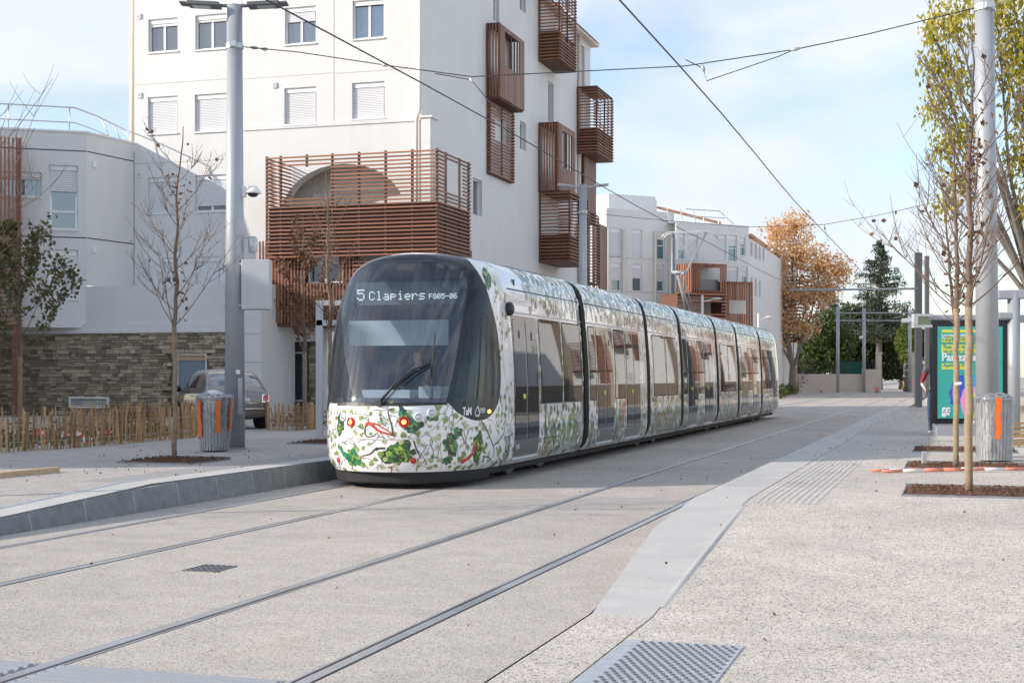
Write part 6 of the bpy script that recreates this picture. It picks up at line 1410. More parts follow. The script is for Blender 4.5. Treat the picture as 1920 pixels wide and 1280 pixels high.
# bed planting
rng = np.random.default_rng(3); P = []
for _ in range(2600):
    u, v = rng.random(2); a = f0.lerp(f3, u); b = g0.lerp(g3, u); p = a.lerp(b, .06 + .86 * v); P.append((p.x, p.y, .3 + abs(rng.normal()) * .14 * (1.0 if u < .55 else .6)))
setp(leaves('bed_planting', P, .085, 'leaf_mixed', None, 6), 'low dark ground cover in the fenced left bed', 'ground cover', None, 'stuff')
P = [(gp(500 + 104 * a, 800, .3).x, gp(500, 800, .3).y + .2 + 1.5 * b, .3 + abs(c_) * .18) for a, b, c_ in zip(rng.random(700), rng.random(700), rng.normal(size=700))]
setp(leaves('bed_planting', P, .07, 'leaf_brown', None, 7), 'dry brown ground cover in the fenced bed by the car', 'ground cover', None, 'stuff')
P = [tuple(gp(210 + 80 * a, 812 - 12 * b, .3) + Vector((0, 0, .25 + abs(c_) * .12))) for a, b, c_ in zip(rng.random(420), rng.random(420), rng.normal(size=420))]
setp(leaves('pruned_brush', P, .10, 'leaf_brown', None, 8), 'heap of dry brown cuttings in the left bed', 'brush', None, 'stuff')
print('street done')
# ================================================================== parked car
def car():
    heading = R(27); base = gp(444, 806, .3); base = base + Vector((0, .35, 0))
    t = thing('parked_car', 'small taupe hatchback parked with its rear towards the tram', 'car', (0, 0, 0)); OFF[t.name] = Vector((0, 0, 0))
    ST = [(-.03, .50, .56, .40, .60, .46, .66), (.02, .66, .71, .32, .78, .56, .84), (.12, .73, .775, .27, .90, .62, .97), (.26, .775, .805, .24, .945, .645, 1.05), (.48, .79, .815, .22, .955, .63, 1.27), (.74, .795, .815, .21, .955, .59, 1.425), (1.2, .80, .815, .21, .95, .57, 1.485), (1.8, .80, .815, .21, .945, .565, 1.485), (2.2, .80, .815, .21, .94, .57, 1.43), (2.72, .79, .81, .21, .92, .64, 1.0), (3.1, .76, .79, .22, .86, .60, .91), (3.4, .68, .72, .26, .72, .5, .78), (3.55, .52, .56, .34, .56, .4, .60)]
    bm = bmesh.new(); rings = []
    for (y, wl, wm, zb, zbelt, wr, zr) in ST:
        h = [(0, zb), (wl * .75, zb), (wl, zb + .08), (wm, (zb + zbelt) * .5), (wm - .01, zbelt - .08), (wm - .035, zbelt), (wr + .06, zr - .10 if zr - .1 > zbelt + .02 else zbelt + (zr - zbelt) * .5), (wr, zr - .03), (wr * .5, zr), (0, zr + .005)]
        ring = [bm.verts.new((x, y, z)) for x, z in h] + [bm.verts.new((-x, y, z)) for x, z in h[1:-1][::-1]]; rings.append(ring)
    n = len(rings[0])
    for i in range(len(rings) - 1):
        for k in range(n):
            k2 = (k + 1) % n; f = bm.faces.new((rings[i][k], rings[i][k2], rings[i + 1][k2], rings[i + 1][k])); kk = k if k < 9 else n - 1 - k
            y0 = ST[i][0]; g = 0
            if kk == 5 and 3 <= i <= 8: g = 2 if i != 5 else 0
            if kk in (7, 8) and 3 <= i <= 4: g = 1
            if kk in (7, 8) and i == 8: g = 3
            f.material_index = g
    bm.faces.new(rings[0][::-1]); bm.faces.new(rings[-1]); bmesh.ops.recalc_face_normals(bm, faces=bm.faces)
    me = bpy.data.meshes.new('car_tmp'); bm.to_mesh(me); bm.free()
    for _ in range(4): me.materials.append(MATS['car_paint'])
    o = bpy.data.objects.new('tmp', me); COL.objects.link(o); sd = o.modifiers.new('s', 'SUBSURF'); sd.levels = 2; dg = bpy.context.evaluated_depsgraph_get(); ev = bpy.data.meshes.new_from_object(o.evaluated_get(dg)); bpy.data.objects.remove(o)
    names = {0: ('body', 'car_paint'), 1: ('rear_window', 'window_glass'), 2: ('side_windows', 'window_glass'), 3: ('front_window', 'window_glass')}
    parts = {k: MB() for k in names}; mp = {k: {} for k in names}
    for p in ev.polygons:
        k = p.material_index; q = parts[k]; idx = []
        for vi in p.vertices:
            if vi not in mp[k]: mp[k][vi] = len(q.v); q.v.append(tuple(ev.vertices[vi].co))
            idx.append(mp[k][vi])
        q.f.append(tuple(idx)); q.m.append(0)
    for k, (nm, m) in names.items(): parts[k].build(nm, m, t, sm=True)
    for (x, y) in ((-.70, .62), (.70, .62), (-.70, 2.92), (.70, 2.92)):
        sg = 1 if x > 0 else -1; mb = MB(); mb.lathe([(.30, -.1), (.31, -.06), (.31, .07), (.28, .10), (.20, .10)], (x, y, .31), 24, 0, (sg, 0, 0)); w_ = mb.build('wheel', 'tyre', t, sm=True); mb = MB(); mb.lathe([(.19, .08), (.17, .112), (.05, .115)], (x, y, .31), 16, 0, (sg, 0, 0)); mb.build('rim', 'galv', w_, sm=True)
        mb = MB(); mb.lathe([(.345, -.02), (.345, .13), (.33, .135)], (x - sg * .02, y, .33), 24, 0, (sg, 0, 0)); mb.build('wheel_arch', 'tyre', t, sm=True)
    for sg in (-1, 1):
        mb = MB(); b = len(mb.v)
        pts = [(sg * .52, .035, .66), (sg * .66, .055, .66), (sg * .72, .10, .70), (sg * .725, .135, .86), (sg * .68, .11, .88), (sg * .58, .085, .86), (sg * .53, .06, .80)]
        c = Vector((0, 0, 0))
        for p in pts: c += Vector(p) / len(pts)
        out = [Vector(p) + Vector((sg * .035, -.072, 0)) for p in pts]; mb.face(out)
        for i in range(len(pts)): j = (i + 1) % len(pts); mb.face([pts[i], pts[j], out[j], out[i]])
        tl = mb.build('tail_light', 'chrome', t); mb = MB(); mb.face([c + (Vector(p) - c) * .8 + Vector((sg * .037, -.077, 0)) for p in pts]); mb.build('lens', 'car_lamp', tl)
        mb = MB(); mb.lathe([(.05, -.06), (.095, 0), (.09, .05), (.03, .08)], (sg * .92, 2.42, .98), 14, 0, (0, 1, 0)); mr = mb.build('door_mirror', 'paint_black', t, sm=True); mb = MB(); mb.tube([(sg * .80, 2.45, .93), (sg * .9, 2.43, .97)], .022, 6); mb.build('stalk', 'paint_black', mr)
        mb = MB(); mb.tube([(sg * .822, 1.25, .80), (sg * .835, 1.35, .80), (sg * .822, 1.45, .80)], .016, 6); mb.build('door_handle', 'chrome', t)
    mb = MB(); mb.tube([(-.60, .0, .50), (-.4, -.045, .50), (0, -.06, .50), (.4, -.045, .50), (.60, .0, .50)], .022, 8); mb.build('bumper_strip', 'chrome', t, sm=True)
    mb = MB(); mb.box(-.26, .26, -.015, .03, .66, .77); mb.build('number_plate', 'plate', t); mb = MB(); mb.tube([(-.16, .02, .80), (.16, .02, .80)], .02, 8); mb.build('handle_strip', 'chrome', t)
    mb = MB(); mb.tube([(-.7, .06, .55), (-.6, .0, .44), (0, -.035, .43), (.6, .0, .44), (.7, .06, .55)], .004, 4); mb.build('bumper_gap', 'joint_dark', t)
    t.location = base; t.rotation_euler = (0, 0, heading)
car()

# ================================================================== people
def person(name, label, J, cloth, base, rotz, scale=1.0, hair='hair'):
    """one continuous skinned body; J gives the joints, cloth the material of each zone"""
    V = []; E = []; Rr = []; Z = []
    def add(p, r, zone, par=None):
        V.append(Vector(p)); Rr.append(r); Z.append(zone); i = len(V) - 1
        if par is not None: E.append((par, i))
        return i
    pel = add(J['pelvis'], .135, 'legs'); wst = add((Vector(J['pelvis']) + Vector(J['chest'])) / 2, .125, 'top', pel); ch = add(J['chest'], .150, 'top', wst); up = add(Vector(J['chest']).lerp(Vector(J['neck']), .6), .115, 'top', ch); nk = add(J['neck'], .055, 'skin', up)
    hd = Vector(J['head']); fw = Vector(J.get('face', (0, -1, 0))).normalized(); h0 = add(hd + Vector((0, 0, -.07)) + fw * .01, .068, 'skin', nk); h1 = add(hd + Vector((0, 0, .02)), .088, 'skin', h0); h2 = add(hd + Vector((0, 0, .085)) - fw * .01, .070, 'skin', h1)
    ns = add(hd + fw * .105 + Vector((0, 0, -.01)), .014, 'skin', h1)
    for sg in (-1, 1):
        k = 'R' if sg > 0 else 'L'; sh = add(J['sh' + k], .068, 'top', up); el = add(J['el' + k], .046, 'sleeve', sh); wr = add(J['wr' + k], .030, 'cuff', el)
        d = (Vector(J['wr' + k]) - Vector(J['el' + k])).normalized(); pm = add(Vector(J['wr' + k]) + d * .06, .030, 'skin', wr); s_ = d.orthogonal().normalized(); s2 = d.cross(s_)
        for f in range(4):
            o_ = s2 * (.024 - .016 * f); L = (.034, .040, .037, .028)[f]; a = add(V[pm] + d * .035 + o_, .0095, 'skin', pm); b = add(V[a] + d * L * .7 + s_ * .012, .009, 'skin', a); add(V[b] + d * L * .5 + s_ * .024, .008, 'skin', b)
        a = add(V[wr] + d * .03 + s2 * .036 + s_ * .01, .011, 'skin', wr); add(V[a] + d * .03 + s2 * .014 + s_ * .018, .0095, 'skin', a)
        hp = add(J['hp' + k], .095, 'legs', pel); kn = add(J['kn' + k], .062, 'legs', hp); an = add(J['an' + k], .042, 'legs', kn); toe = Vector(J['toe' + k]); hl = add(Vector(J['an' + k]) + Vector((0, 0, -.045)), .040, 'shoe', an); add(toe, .034, 'shoe', hl)
    me = bpy.data.meshes.new('tmp'); me.from_pydata([tuple(v) for v in V], E, []); o = bpy.data.objects.new('tmp', me); COL.objects.link(o)
    md = o.modifiers.new('skin', 'SKIN'); md.use_smooth_shade = True; md.branch_smoothing = .4
    for i, sv in enumerate(me.skin_vertices[0].data): sv.radius = (Rr[i], Rr[i]); sv.use_root = (i == 0)
    ss = o.modifiers.new('sub', 'SUBSURF'); ss.levels = 2; ss.render_levels = 2
    dg = bpy.context.evaluated_depsgraph_get(); ev = bpy.data.meshes.new_from_object(o.evaluated_get(dg)); bpy.data.objects.remove(o)
    zones = ['legs', 'top', 'sleeve', 'cuff', 'skin', 'shoe']; ev.materials.clear()
    for z in zones: ev.materials.append(MATS[cloth[z]])
    mids = [(V[i], Z[i]) for i in range(len(V))] + [(V[a].lerp(V[b], f), Z[b]) for a, b in E for f in (.35, .7)]
    A = np.array([m[0][:] for m in mids])
    for p in ev.polygons:
        c = np.array(p.center[:]); k = int(np.argmin(((A - c) ** 2).sum(1))); p.material_index = zones.index(mids[k][1])
    root = thing(name, label, 'person', (0, 0, 0)); ob = link('body', ev, root)
    mb = MB(); q = hd + Vector((0, 0, .035)) - fw * .02
    for j in range(7):
        for i in range(16):
            a = 2 * math.pi * i / 16; el_ = math.pi / 2 * (j / 6) ; r = .103 * math.cos(el_) + .002; zz = .105 * math.sin(el_); lx = Vector((math.cos(a), math.sin(a), 0)); lift = .035 if lx.dot(fw) > .3 else -.05; mb.v.append(tuple(q + lx * r + Vector((0, 0, zz * .85 + lift * (1 - j / 6)))))
    for j in range(6):
        for i in range(16): mb.f.append((j * 16 + i, j * 16 + (i + 1) % 16, (j + 1) * 16 + (i + 1) % 16, (j + 1) * 16 + i)); mb.m.append(0)
    mb.build('hair', hair, root, sm=True)
    sd_ = fw.cross(Vector((0, 0, 1)))
    mb = MB()
    for sg in (-1, 1): mb.lathe([(.004, -.006), (.011, 0), (.004, .006)], hd + fw * .086 + sd_ * (.032 * sg) + Vector((0, 0, .022)), 8, 0, fw)
    mb.build('eyes', 'joint_dark', root); mb = MB(); mb.tube([hd + fw * .088 + sd_ * -.025 + Vector((0, 0, -.055)), hd + fw * .094 + Vector((0, 0, -.056)), hd + fw * .088 + sd_ * .025 + Vector((0, 0, -.055))], .006, 5); mb.build('mouth', 'lamp_red' if False else 'pink_pole', root)
    root.location = base; root.rotation_euler = (0, 0, rotz); root.scale = (scale,) * 3
    return root
stand = dict(pelvis=(0, 0, .95), chest=(0, 0, 1.30), neck=(0, 0, 1.52), head=(0, -.02, 1.66), shL=(-.19, 0, 1.42), elL=(-.27, .03, 1.14), wrL=(-.25, -.06, .90), shR=(.19, 0, 1.42), elR=(.27, .03, 1.14), wrR=(.25, -.06, .90),
             hpL=(-.10, 0, .90), knL=(-.11, -.02, .49), anL=(-.11, .02, .10), toeL=(-.13, -.15, .035), hpR=(.10, 0, .90), knR=(.11, -.03, .49), anR=(.12, .02, .10), toeR=(.14, -.15, .035))
drv = dict(pelvis=(0, 0, 1.22), chest=(0, -.03, 1.55), neck=(0, -.05, 1.76), head=(0, -.08, 1.91), shL=(-.2, -.03, 1.66), elL=(-.27, -.25, 1.42), wrL=(-.12, -.45, 1.42), shR=(.2, -.03, 1.66), elR=(.29, -.24, 1.42), wrR=(.33, -.48, 1.44),
           hpL=(-.10, -.05, 1.2), knL=(-.13, -.46, 1.2), anL=(-.13, -.5, .86), toeL=(-.14, -.66, .80), hpR=(.10, -.05, 1.2), knR=(.13, -.46, 1.2), anR=(.13, -.5, .86), toeR=(.14, -.66, .80))
person('person', 'tram driver in a dark jacket seated behind the windscreen', drv, dict(legs='navy', top='navy', sleeve='navy', cuff='navy', skin='skin', shoe='charcoal'), W(LT - .15, S_NOSE + 2.06), -TH)
wait = dict(stand); wait.update(elL=(-.30, .0, 1.15), wrL=(-.20, -.16, 1.02))
person('person', 'person in burgundy and grey top, jeans and white shoes half hidden by the poster panel', wait, dict(legs='denim', top='charcoal', sleeve='burgundy', cuff='heather', skin='skin', shoe='shoe_white'), (ray(1754) * 31.5, 31.5, .3), R(-25))
pd = gp(1694, 731); far = dict(stand); far.update(wrR=(.26, -.32, 1.12), elR=(.28, -.1, 1.14), knL=(-.1, -.12, .5), anL=(-.12, -.12, .1), toeL=(-.13, -.28, .035), anR=(.12, .16, .10), toeR=(.13, 0, .04))
person('person', 'distant pedestrian in a dark jacket and mustard trousers crossing the tracks', far, dict(legs='khaki', top='navy', sleeve='navy', cuff='navy', skin='skin', shoe='charcoal'), (pd.x, pd.y, 0), R(70), 1.05)

# ================================================================== shelters
YS = 31.0
sh = thing('tram_shelter', 'grey tram stop shelter with a lit advertising panel on the right', 'shelter', (ray(1820) * YS, YS, .3))
def PX(x, y, Y=YS): return pt(x, y, Y)
x0, x1 = ray(1747) * YS, ray(1897) * YS; zb, zt = zat(794, YS), zat(600, YS)
mb = MB(); mb.box(x0, x1, YS, YS + .16, zb, zt); pn = bevel(mb.build('advert_case', 'paint_black', sh), .02); mb = MB(); mb.box(x0 + .12, x1 - .15, YS + .03, YS + .13, .3, zb - .002); mb.build('plinth', 'steel_paint', sh)
a0, a1, b0, b1 = ray(1758) * YS, ray(1880) * YS, zat(784, YS), zat(612, YS)
mb = MB(); mb.box(a0, a1, YS - .006, YS - .001, b0, b1); po = mb.build('poster', 'poster_teal', sh)
def pbox(x_0, x_1, y0, y1, m, d=.008): mb = MB(); mb.box(ray(x_0) * YS, ray(x_1) * YS, YS - d, YS - .0065, zat(y1, YS), zat(y0, YS)); mb.build('print_panel', m, po)
def ptxt(x, y, s, m, size, bold=0.0, sx=1.0): p = PX(x, y); lettering('print_text', s, size, m, po, frame_m((p.x, YS - .012, p.z), (1, 0, 0), (0, 0, 1)), bold=bold, sx=sx)
pbox(1766, 1832, 618, 623, 'poster_yellow'); pbox(1765, 1835, 646, 662, 'poster_yellow'); pbox(1766, 1822, 681, 692, 'poster_yellow')
ptxt(1765.5, 631, 'Journée mondiale', 'poster_white', .10, .002, .8); ptxt(1765.5, 636.5, 'de', 'poster_white', .10, .002, .8); ptxt(1772, 636.5, 'lutte contre les viol', 'poster_yellow', .10, .002, .8); ptxt(1765.5, 642, 'faites aux femmes', 'poster_yellow', .10, .002, .8)
ptxt(1768, 653, 'Face aux violences', 'poster_teal', .12, .002, .85); ptxt(1768, 661, 'ne restez pas ici', 'poster_teal', .12, .002, .85); ptxt(1765.5, 676, 'Parlez-en', 'poster_white', .24, .007, .9); ptxt(1768, 687, 'Appelez le 39', 'poster_teal', .10, .002, .85); ptxt(1766, 772, 'cc', 'poster_white', .2, .012); ptxt(1766, 780, 'as', 'poster_white', .2, .012); ptxt(1818, 792, 'xyz', 'poster_white', .13, .005)
def shape(pix, m, d):
    mb = MB(); f = [PX(x, y) for x, y in pix]; mb.face([(p.x, YS - d, p.z) for p in f]); mb.build('print_shape', m, po)
circ = lambda cx, cy, rx, ry, n=28: [(cx + rx * math.cos(2 * math.pi * k / n), cy + ry * math.sin(2 * math.pi * k / n)) for k in range(n)]
shape(open_curve([(1806, 702), (1792, 706), (1785, 718), (1783, 729), (1778, 738), (1782, 742), (1780, 746), (1783, 749), (1781, 756), (1790, 760), (1800, 757), (1806, 772), (1812, 772)], 3), 'poster_blue', .0085)
shape(circ(1834, 722, 20, 20), 'poster_cyan', .0087); shape(open_curve([(1806, 730), (1815, 727), (1836, 727), (1842, 745), (1838, 768), (1830, 784), (1812, 784), (1804, 770), (1800, 750)], 3), 'poster_pink', .0093); shape(circ(1832, 752, 13, 16), 'poster_lime', .0099)
shape([(1820, 760), (1838, 758), (1842, 784), (1820, 784)], 'poster_lime', .0105)
mb = MB(); xx = ray(1901) * YS; mb.tube([(xx, YS, .3), (xx, YS, zat(548, YS))], .135, 16); mb.build('post', 'steel_paint', sh, sm=True)
mb = MB(); mb.bar((ray(1868) * YS, YS, zat(553, YS)), (ray(1990) * YS, YS, zat(550, YS)), .25, .2); mb.bar((ray(1868) * YS, YS - .02, zat(592, YS)), (ray(1896) * YS, YS - .02, zat(592, YS)), .2, .15); bevel(mb.build('roof_beam', 'steel_paint', sh), .03)
mb = MB(); mb.box(ray(1742) * YS, ray(1990) * YS, YS + .05, YS + 2.2, zat(600, YS) + .02, zat(590, YS)); mb.build('roof', 'steel_paint', sh)
s0_, s1_ = ray(1714) * YS, ray(1750) * YS; mb = MB(); zz0, zz1 = zat(614, YS), zat(588, YS)
for q in ((s0_, s0_ + .09, zz0, zz1), (s0_ + .09, s1_, zz0, zz0 + .06), (s0_ + .09, s1_, zz1 - .06, zz1)): mb.box(q[0], q[1], YS, YS + .2, q[2], q[3])
sg_ = mb.build('stop_sign', 'cabinet', sh); mb = MB(); mb.box(s0_ + .09, s1_, YS + .06, YS + .12, zz0 + .06, zz1 - .06); mb.build('sign_face', 'poster_grey', sg_)
# shelter on the left platform, half behind the tram
YL = 30.5; sl = thing('tram_shelter', 'pale grey shelter with a white poster, half hidden behind the tram nose', 'shelter', (ray(625) * YL, YL, .3))
mb = MB(); xl = ray(598) * YL; mb.box(xl - .07, xl + .07, YL, YL + .14, .3, zat(567, YL)); mb.build('post', 'cabinet', sl)
mb = MB(); mb.box(xl - .07, xl + 3.4, YL - .01, YL + .3, zat(572, YL), zat(563, YL)); mb.box(xl - .06, xl + 3.4, YL - .0, YL + .3, zat(610, YL), zat(600, YL)); mb.build('roof_beam', 'cabinet', sl)
mb = MB(); mb.box(ray(613) * YL, ray(613) * YL + 1.5, YL + .05, YL + .12, zat(778, YL), zat(622, YL)); ps_ = mb.build('poster', 'poster_white', sl); mb = MB(); mb.box(ray(612) * YL, ray(612) * YL + 1.55, YL + .03, YL + .13, .62, zat(779, YL)); mb.build('poster_foot', 'steel_dark', sl)
for i, s in enumerate(('EXT', 'HO')): p = pt(616, 658 + 9 * i, YL); lettering('poster_text', s, .16, 'text_blue', ps_, frame_m((p.x, YL + .045, p.z), (1, 0, 0), (0, 0, 1)), bold=.006)
print('people done')
# ================================================================== trees
def limb(mb, p, d, L, r0, r1, rng, up=.35, seg=5, n=7, wob=.12):
    pts = [Vector(p)]; d = Vector(d).normalized(); rs = [r0]
    for k in range(n):
        d = (d + Vector((rng.uniform(-wob, wob), rng.uniform(-wob, wob), up / n + rng.uniform(-wob, wob) * .5))).normalized(); pts.append(pts[-1] + d * (L / n)); rs.append(r0 + (r1 - r0) * (k + 1) / n)
    mb.tube(pts, rs, seg, 0, False); return pts, d
def young_tree(base, h_fork, h_top, spread, nb, seed, label, tr=.10, wrap='burlap', nleaf=60, leafm='leaf_brown', leafsize=.07, group=None, leaf_lo=.0, dense=1.0, leaf_spread=False, name='young_tree'):
    rng = random.Random(seed); b = Vector(base); t = thing(name, label, 'tree', b, group=group); mb = MB()
    pts = [b + Vector((rng.uniform(-.012, .012), rng.uniform(-.012, .012), z)) for z in np.linspace(0, h_fork, 12)]; pts[0] = b
    rs = [tr * (1.06 if i == 0 else 1 - .10 * i / 12) * rng.uniform(.93, 1.07) for i in range(12)]; mb.tube(pts, rs, 14); mb.build('trunk', wrap, t, sm=True)
    mb = MB(); top = []; p = pts[-1]; k = 14; lead = [p]
    for i in range(k): p = p + Vector((rng.uniform(-.03, .03), rng.uniform(-.03, .03), (h_top - h_fork) / k)); lead.append(p)
    mb.tube([pts[-2]] + lead, [tr * .86] + [tr * .78 * (1 - i / (k + 1)) ** 1.0 + .005 for i in range(k + 1)], 8, 0, False); tips = []; br_pts = []
    for i in range(nb):
        f = (i / nb) ** 1.25 * .86; q = lead[0].lerp(lead[-1], f); q = lead[int(f * k)]; a = 2.4 * i + rng.uniform(-.4, .4); d = Vector((math.cos(a), math.sin(a), rng.uniform(.55, .95))); L = spread * (1 - f * .62) * rng.uniform(.75, 1.15)
        bp, bd = limb(mb, q, d, L, (.0125 * (1 - f * .5) * min(1, tr / .05)), .003, rng, .9, 5, 8, .07); br_pts += bp[2:]
        for j in range(int(5 * dense)):
            w = bp[rng.randint(2, 7)]; d2 = Vector((math.cos(a) + rng.uniform(-1, 1), math.sin(a) + rng.uniform(-1, 1), rng.uniform(.5, 1.4))); sp_, _ = limb(mb, w, d2, L * rng.uniform(.28, .6), .0052, .0022, rng, .7, 4, 5, .10); br_pts += sp_[1:]; tips.append(sp_[-1])
            for _ in range(int(3 * dense)):
                w2 = sp_[rng.randint(1, 4)]; d3 = Vector((rng.uniform(-1, 1), rng.uniform(-1, 1), rng.uniform(.2, 1.2))); s3, _ = limb(mb, w2, d3, L * rng.uniform(.12, .28), .0032, .0016, rng, .4, 3, 4, .1); br_pts += s3[1:]
    mb.build('branches', 'twig', t, sm=True)
    P = []
    if leaf_spread:
        for _ in range(nleaf): q = rng.choice(br_pts); P.append(tuple(q + Vector((rng.gauss(0, .05), rng.gauss(0, .05), rng.gauss(-.02, .05)))))
    else:
        cl = [lead[rng.randint(1, 10)] + Vector((rng.gauss(0, .06), rng.gauss(0, .06), 0)) for _ in range(7)]
        for _ in range(nleaf): q = rng.choice(cl) if rng.random() < .75 else rng.choice(br_pts); P.append(tuple(q + Vector((rng.gauss(0, .07), rng.gauss(0, .07), rng.gauss(0, .13)))))
    leaves('foliage', P, leafsize, leafm, t, seed, .8); return t
wl = W
# right row: three trees one behind the other
for k, (n, s) in enumerate(TR):
    b = W(n, s, .31); lb = ('nearest young bare tree with burlap trunk on the right platform', 'second young bare tree just behind the nearest one on the right', 'third young bare tree, farthest of the right platform row')[k]
    young_tree(b, (2.05, 2.25, 2.2)[k], (5.2, 4.8, 4.6)[k], (1.55, 1.4, 1.3)[k], (20, 16, 14)[k], 31 + k, lb, (.046, .043, .038)[k], 'burlap', (170, 90, 60)[k], group='young street trees', dense=1.0)
p_ = W(*TR[1], .3); mb = MB(); a = pt(1790, 719, 20.05); mb.bar(a, pt(1803, 718, 20.0), .02, .035); o = mb.build('trunk_tag', 'tape_white'); setp(o, 'small white tag tied on the second right tree trunk', 'tag')
b = W(*TLf[0], .31); young_tree(b, 2.05, 5.1, 1.25, 18, 51, 'young bare tree in front of the left pole', .038, 'bark', 70, group='young street trees')
b = W(*TLf[1], .31); young_tree(b, 2.2, 5.3, 1.2, 18, 54, 'young bare tree beside the tram nose', .05, 'bark', 70, group='young street trees')
b = W(*TLf[2], zL(13.2)); young_tree(b, 1.75, 4.1, 2.9, 22, 57, 'bare tree whose branches reach in at the left frame edge', .05, 'bark', 40, group='young street trees', dense=1.1)
c = gp(90, 803, .3); young_tree(Vector((c.x, c.y - 2, .3)), 1.75, 4.9, 2.0, 18, 61, 'young tree with green and brown leaves in the fenced left bed', .06, 'bark', 2500, 'leaf_mixed', .11, dense=1.0, leaf_spread=True, name='leafy_tree')
c = gp(560, 800, .3); young_tree(Vector((c.x, c.y + 1, .3)), 1.9, 5.6, 1.2, 15, 66, 'small tree with withered brown leaves before the slat screen', .06, 'bark', 1500, 'leaf_brown', .10, dense=1.0, leaf_spread=True, name='leafy_tree')

def crown_points(blobs, n, rng, shell=.55):
    P = []; w = np.array([b[1][0] * b[1][1] * b[1][2] for b in blobs]) ** .75; w /= w.sum()
    idx = rng.choice(len(blobs), n, p=w)
    for i in idx:
        c, r = blobs[i]; d = rng.normal(size=3); d /= np.linalg.norm(d); rr = (shell + (1 - shell) * rng.random()) if rng.random() < .8 else rng.random(); P.append((c[0] + d[0] * r[0] * rr, c[1] + d[1] * r[1] * rr, c[2] + d[2] * r[2] * rr))
    return P
def big_tree(base, name, label, trunk_h, tr, blobs, nleaf, size, m, seed, bark='bark_grey', aspect=.7, droop=False, limbs=True, group=None, shell=.5):
    rng = np.random.default_rng(seed); r2 = random.Random(seed); b = Vector(base); t = thing(name, label, 'tree', b, group=group); mb = MB(); fork = b + Vector((0, 0, trunk_h)); mb.tube([b, b.lerp(fork, .5) + Vector((r2.uniform(-.1, .1), 0, 0)), fork], [tr * 1.2, tr * .95, tr * .85], 10)
    if limbs:
        for bi, (c, r) in enumerate(blobs):
            q = Vector(c)
            if name == 'plane_tree' and bi % 2: fork2 = fork + Vector((0, 0, 3.5))
            else: fork2 = fork
            m1 = fork.lerp(q, .5) + Vector((r2.uniform(-.4, .4), r2.uniform(-.4, .4), r2.uniform(-.3, .6))); mb.tube([fork2 - Vector((0, 0, .15)), fork2.lerp(m1, .5), m1, q], [tr * .5, tr * .36, tr * .26, tr * .06], 7, 0, False)
            for _ in range(5):
                d = Vector((r2.uniform(-1, 1) * r[0], r2.uniform(-1, 1) * r[1], r2.uniform(-.5, 1) * r[2])) * .85; s_ = m1.lerp(q, r2.uniform(.2, 1)); mb.tube([s_, s_.lerp(q + d, .5) + Vector((0, 0, .15)), q + d], [tr * .12, tr * .07, tr * .02], 4, 0, False)
    mb.build('trunk', bark, t, sm=True); leaves('crown', crown_points(blobs, nleaf, rng, shell), size, m, t, seed, aspect, droop=droop); return t
def B(x, y, Y, rx, rz, ry=None): p = pt(x, y, Y); return ((p.x, p.y, p.z), (rx, ry or rx, rz))
# orange plane tree
Yo = 128.0; bs = pt(1487, 705, Yo); bs.z = 0
blo = [B(1455, 440, Yo, 1.7, 1.9), B(1490, 425, Yo, 1.9, 1.8), B(1450, 490, Yo, 2.2, 2.2), B(1500, 480, Yo, 2.4, 2.4), B(1540, 500, Yo, 2.3, 2.2), B(1575, 510, Yo, 1.8, 1.6), B(1470, 550, Yo, 2.3, 2.0), B(1515, 555, Yo, 2.5, 1.9), B(1460, 600, Yo, 2.0, 1.7), B(1500, 610, Yo, 2.1, 1.5), B(1430, 530, Yo, 1.6, 1.9), B(1545, 545, Yo, 2.0, 1.5), B(1455, 640, Yo, 1.4, 1.2)]
big_tree(bs, 'plane_tree', 'large plane tree in orange autumn leaf beyond the tram tail', 2.4, .34, blo, 15500, .26, 'leaf_orange', 7, shell=.1)
# big yellow green tree on the right
Yt = 37.0; bs = pt(1945, 705, Yt); bs.z = .3
blo = [B(1785, 40, Yt, .9, .9), B(1752, 120, Yt, .55, .7), B(1790, 150, Yt, .8, .8), B(1755, 205, Yt, .6, .6), B(1800, 250, Yt, .7, .8), B(1768, 280, Yt, .5, .5), B(1800, 340, Yt, .6, .7), B(1775, 385, Yt, .4, .45), B(1745, 60, Yt, .35, .6), B(1870, 30, Yt, 1.0, 1.2), B(1905, 110, Yt, .9, 1.0), B(1920, 200, Yt, .7, 1.1), B(1915, 300, Yt, .6, .9), B(1925, 390, Yt, .5, .7), B(1990, 130, Yt, 1.6, 2.0), B(1990, 300, Yt, 1.4, 1.6), B(1880, -90, Yt, 2.2, 1.4), B(2020, -20, Yt, 2.0, 2.0)]
big_tree(bs, 'hackberry_tree', 'tall tree with thinning yellow green leaves behind the right pole', 3.2, .17, blo, 17000, .165, 'leaf_yellow', 9, aspect=.42, droop=True, shell=.25)
# evergreens far away
Ye = 165.0
def EG(x, yb, Y, blobs, m, lab, n, seed, size=.5, nm='evergreen_tree', th=2.0): bs = pt(x, 705, Y); bs.z = 0; big_tree(bs, nm, lab, th, .3, blobs, n, size, m, seed, shell=.6, group='evergreens beyond the far wall')
EG(1545, 720, 150, [B(1530, 640, 150, 2.0, 2.4), B(1555, 615, 150, 2.0, 2.2), B(1575, 650, 150, 1.8, 2.2), B(1550, 670, 150, 2.4, 1.7), B(1525, 680, 150, 1.6, 1.4)], 'leaf_mid', 'bushy olive green tree behind the far beige wall', 7000, 3, .34)
EG(1600, 720, 172, [B(1590, 600, 172, 2.4, 2.2), B(1615, 640, 172, 2.8, 2.6), B(1600, 680, 172, 2.6, 2.2), B(1580, 650, 172, 2.2, 2.8)], 'leaf_dark', 'dark evergreen just right of the olive green tree', 4200, 4)
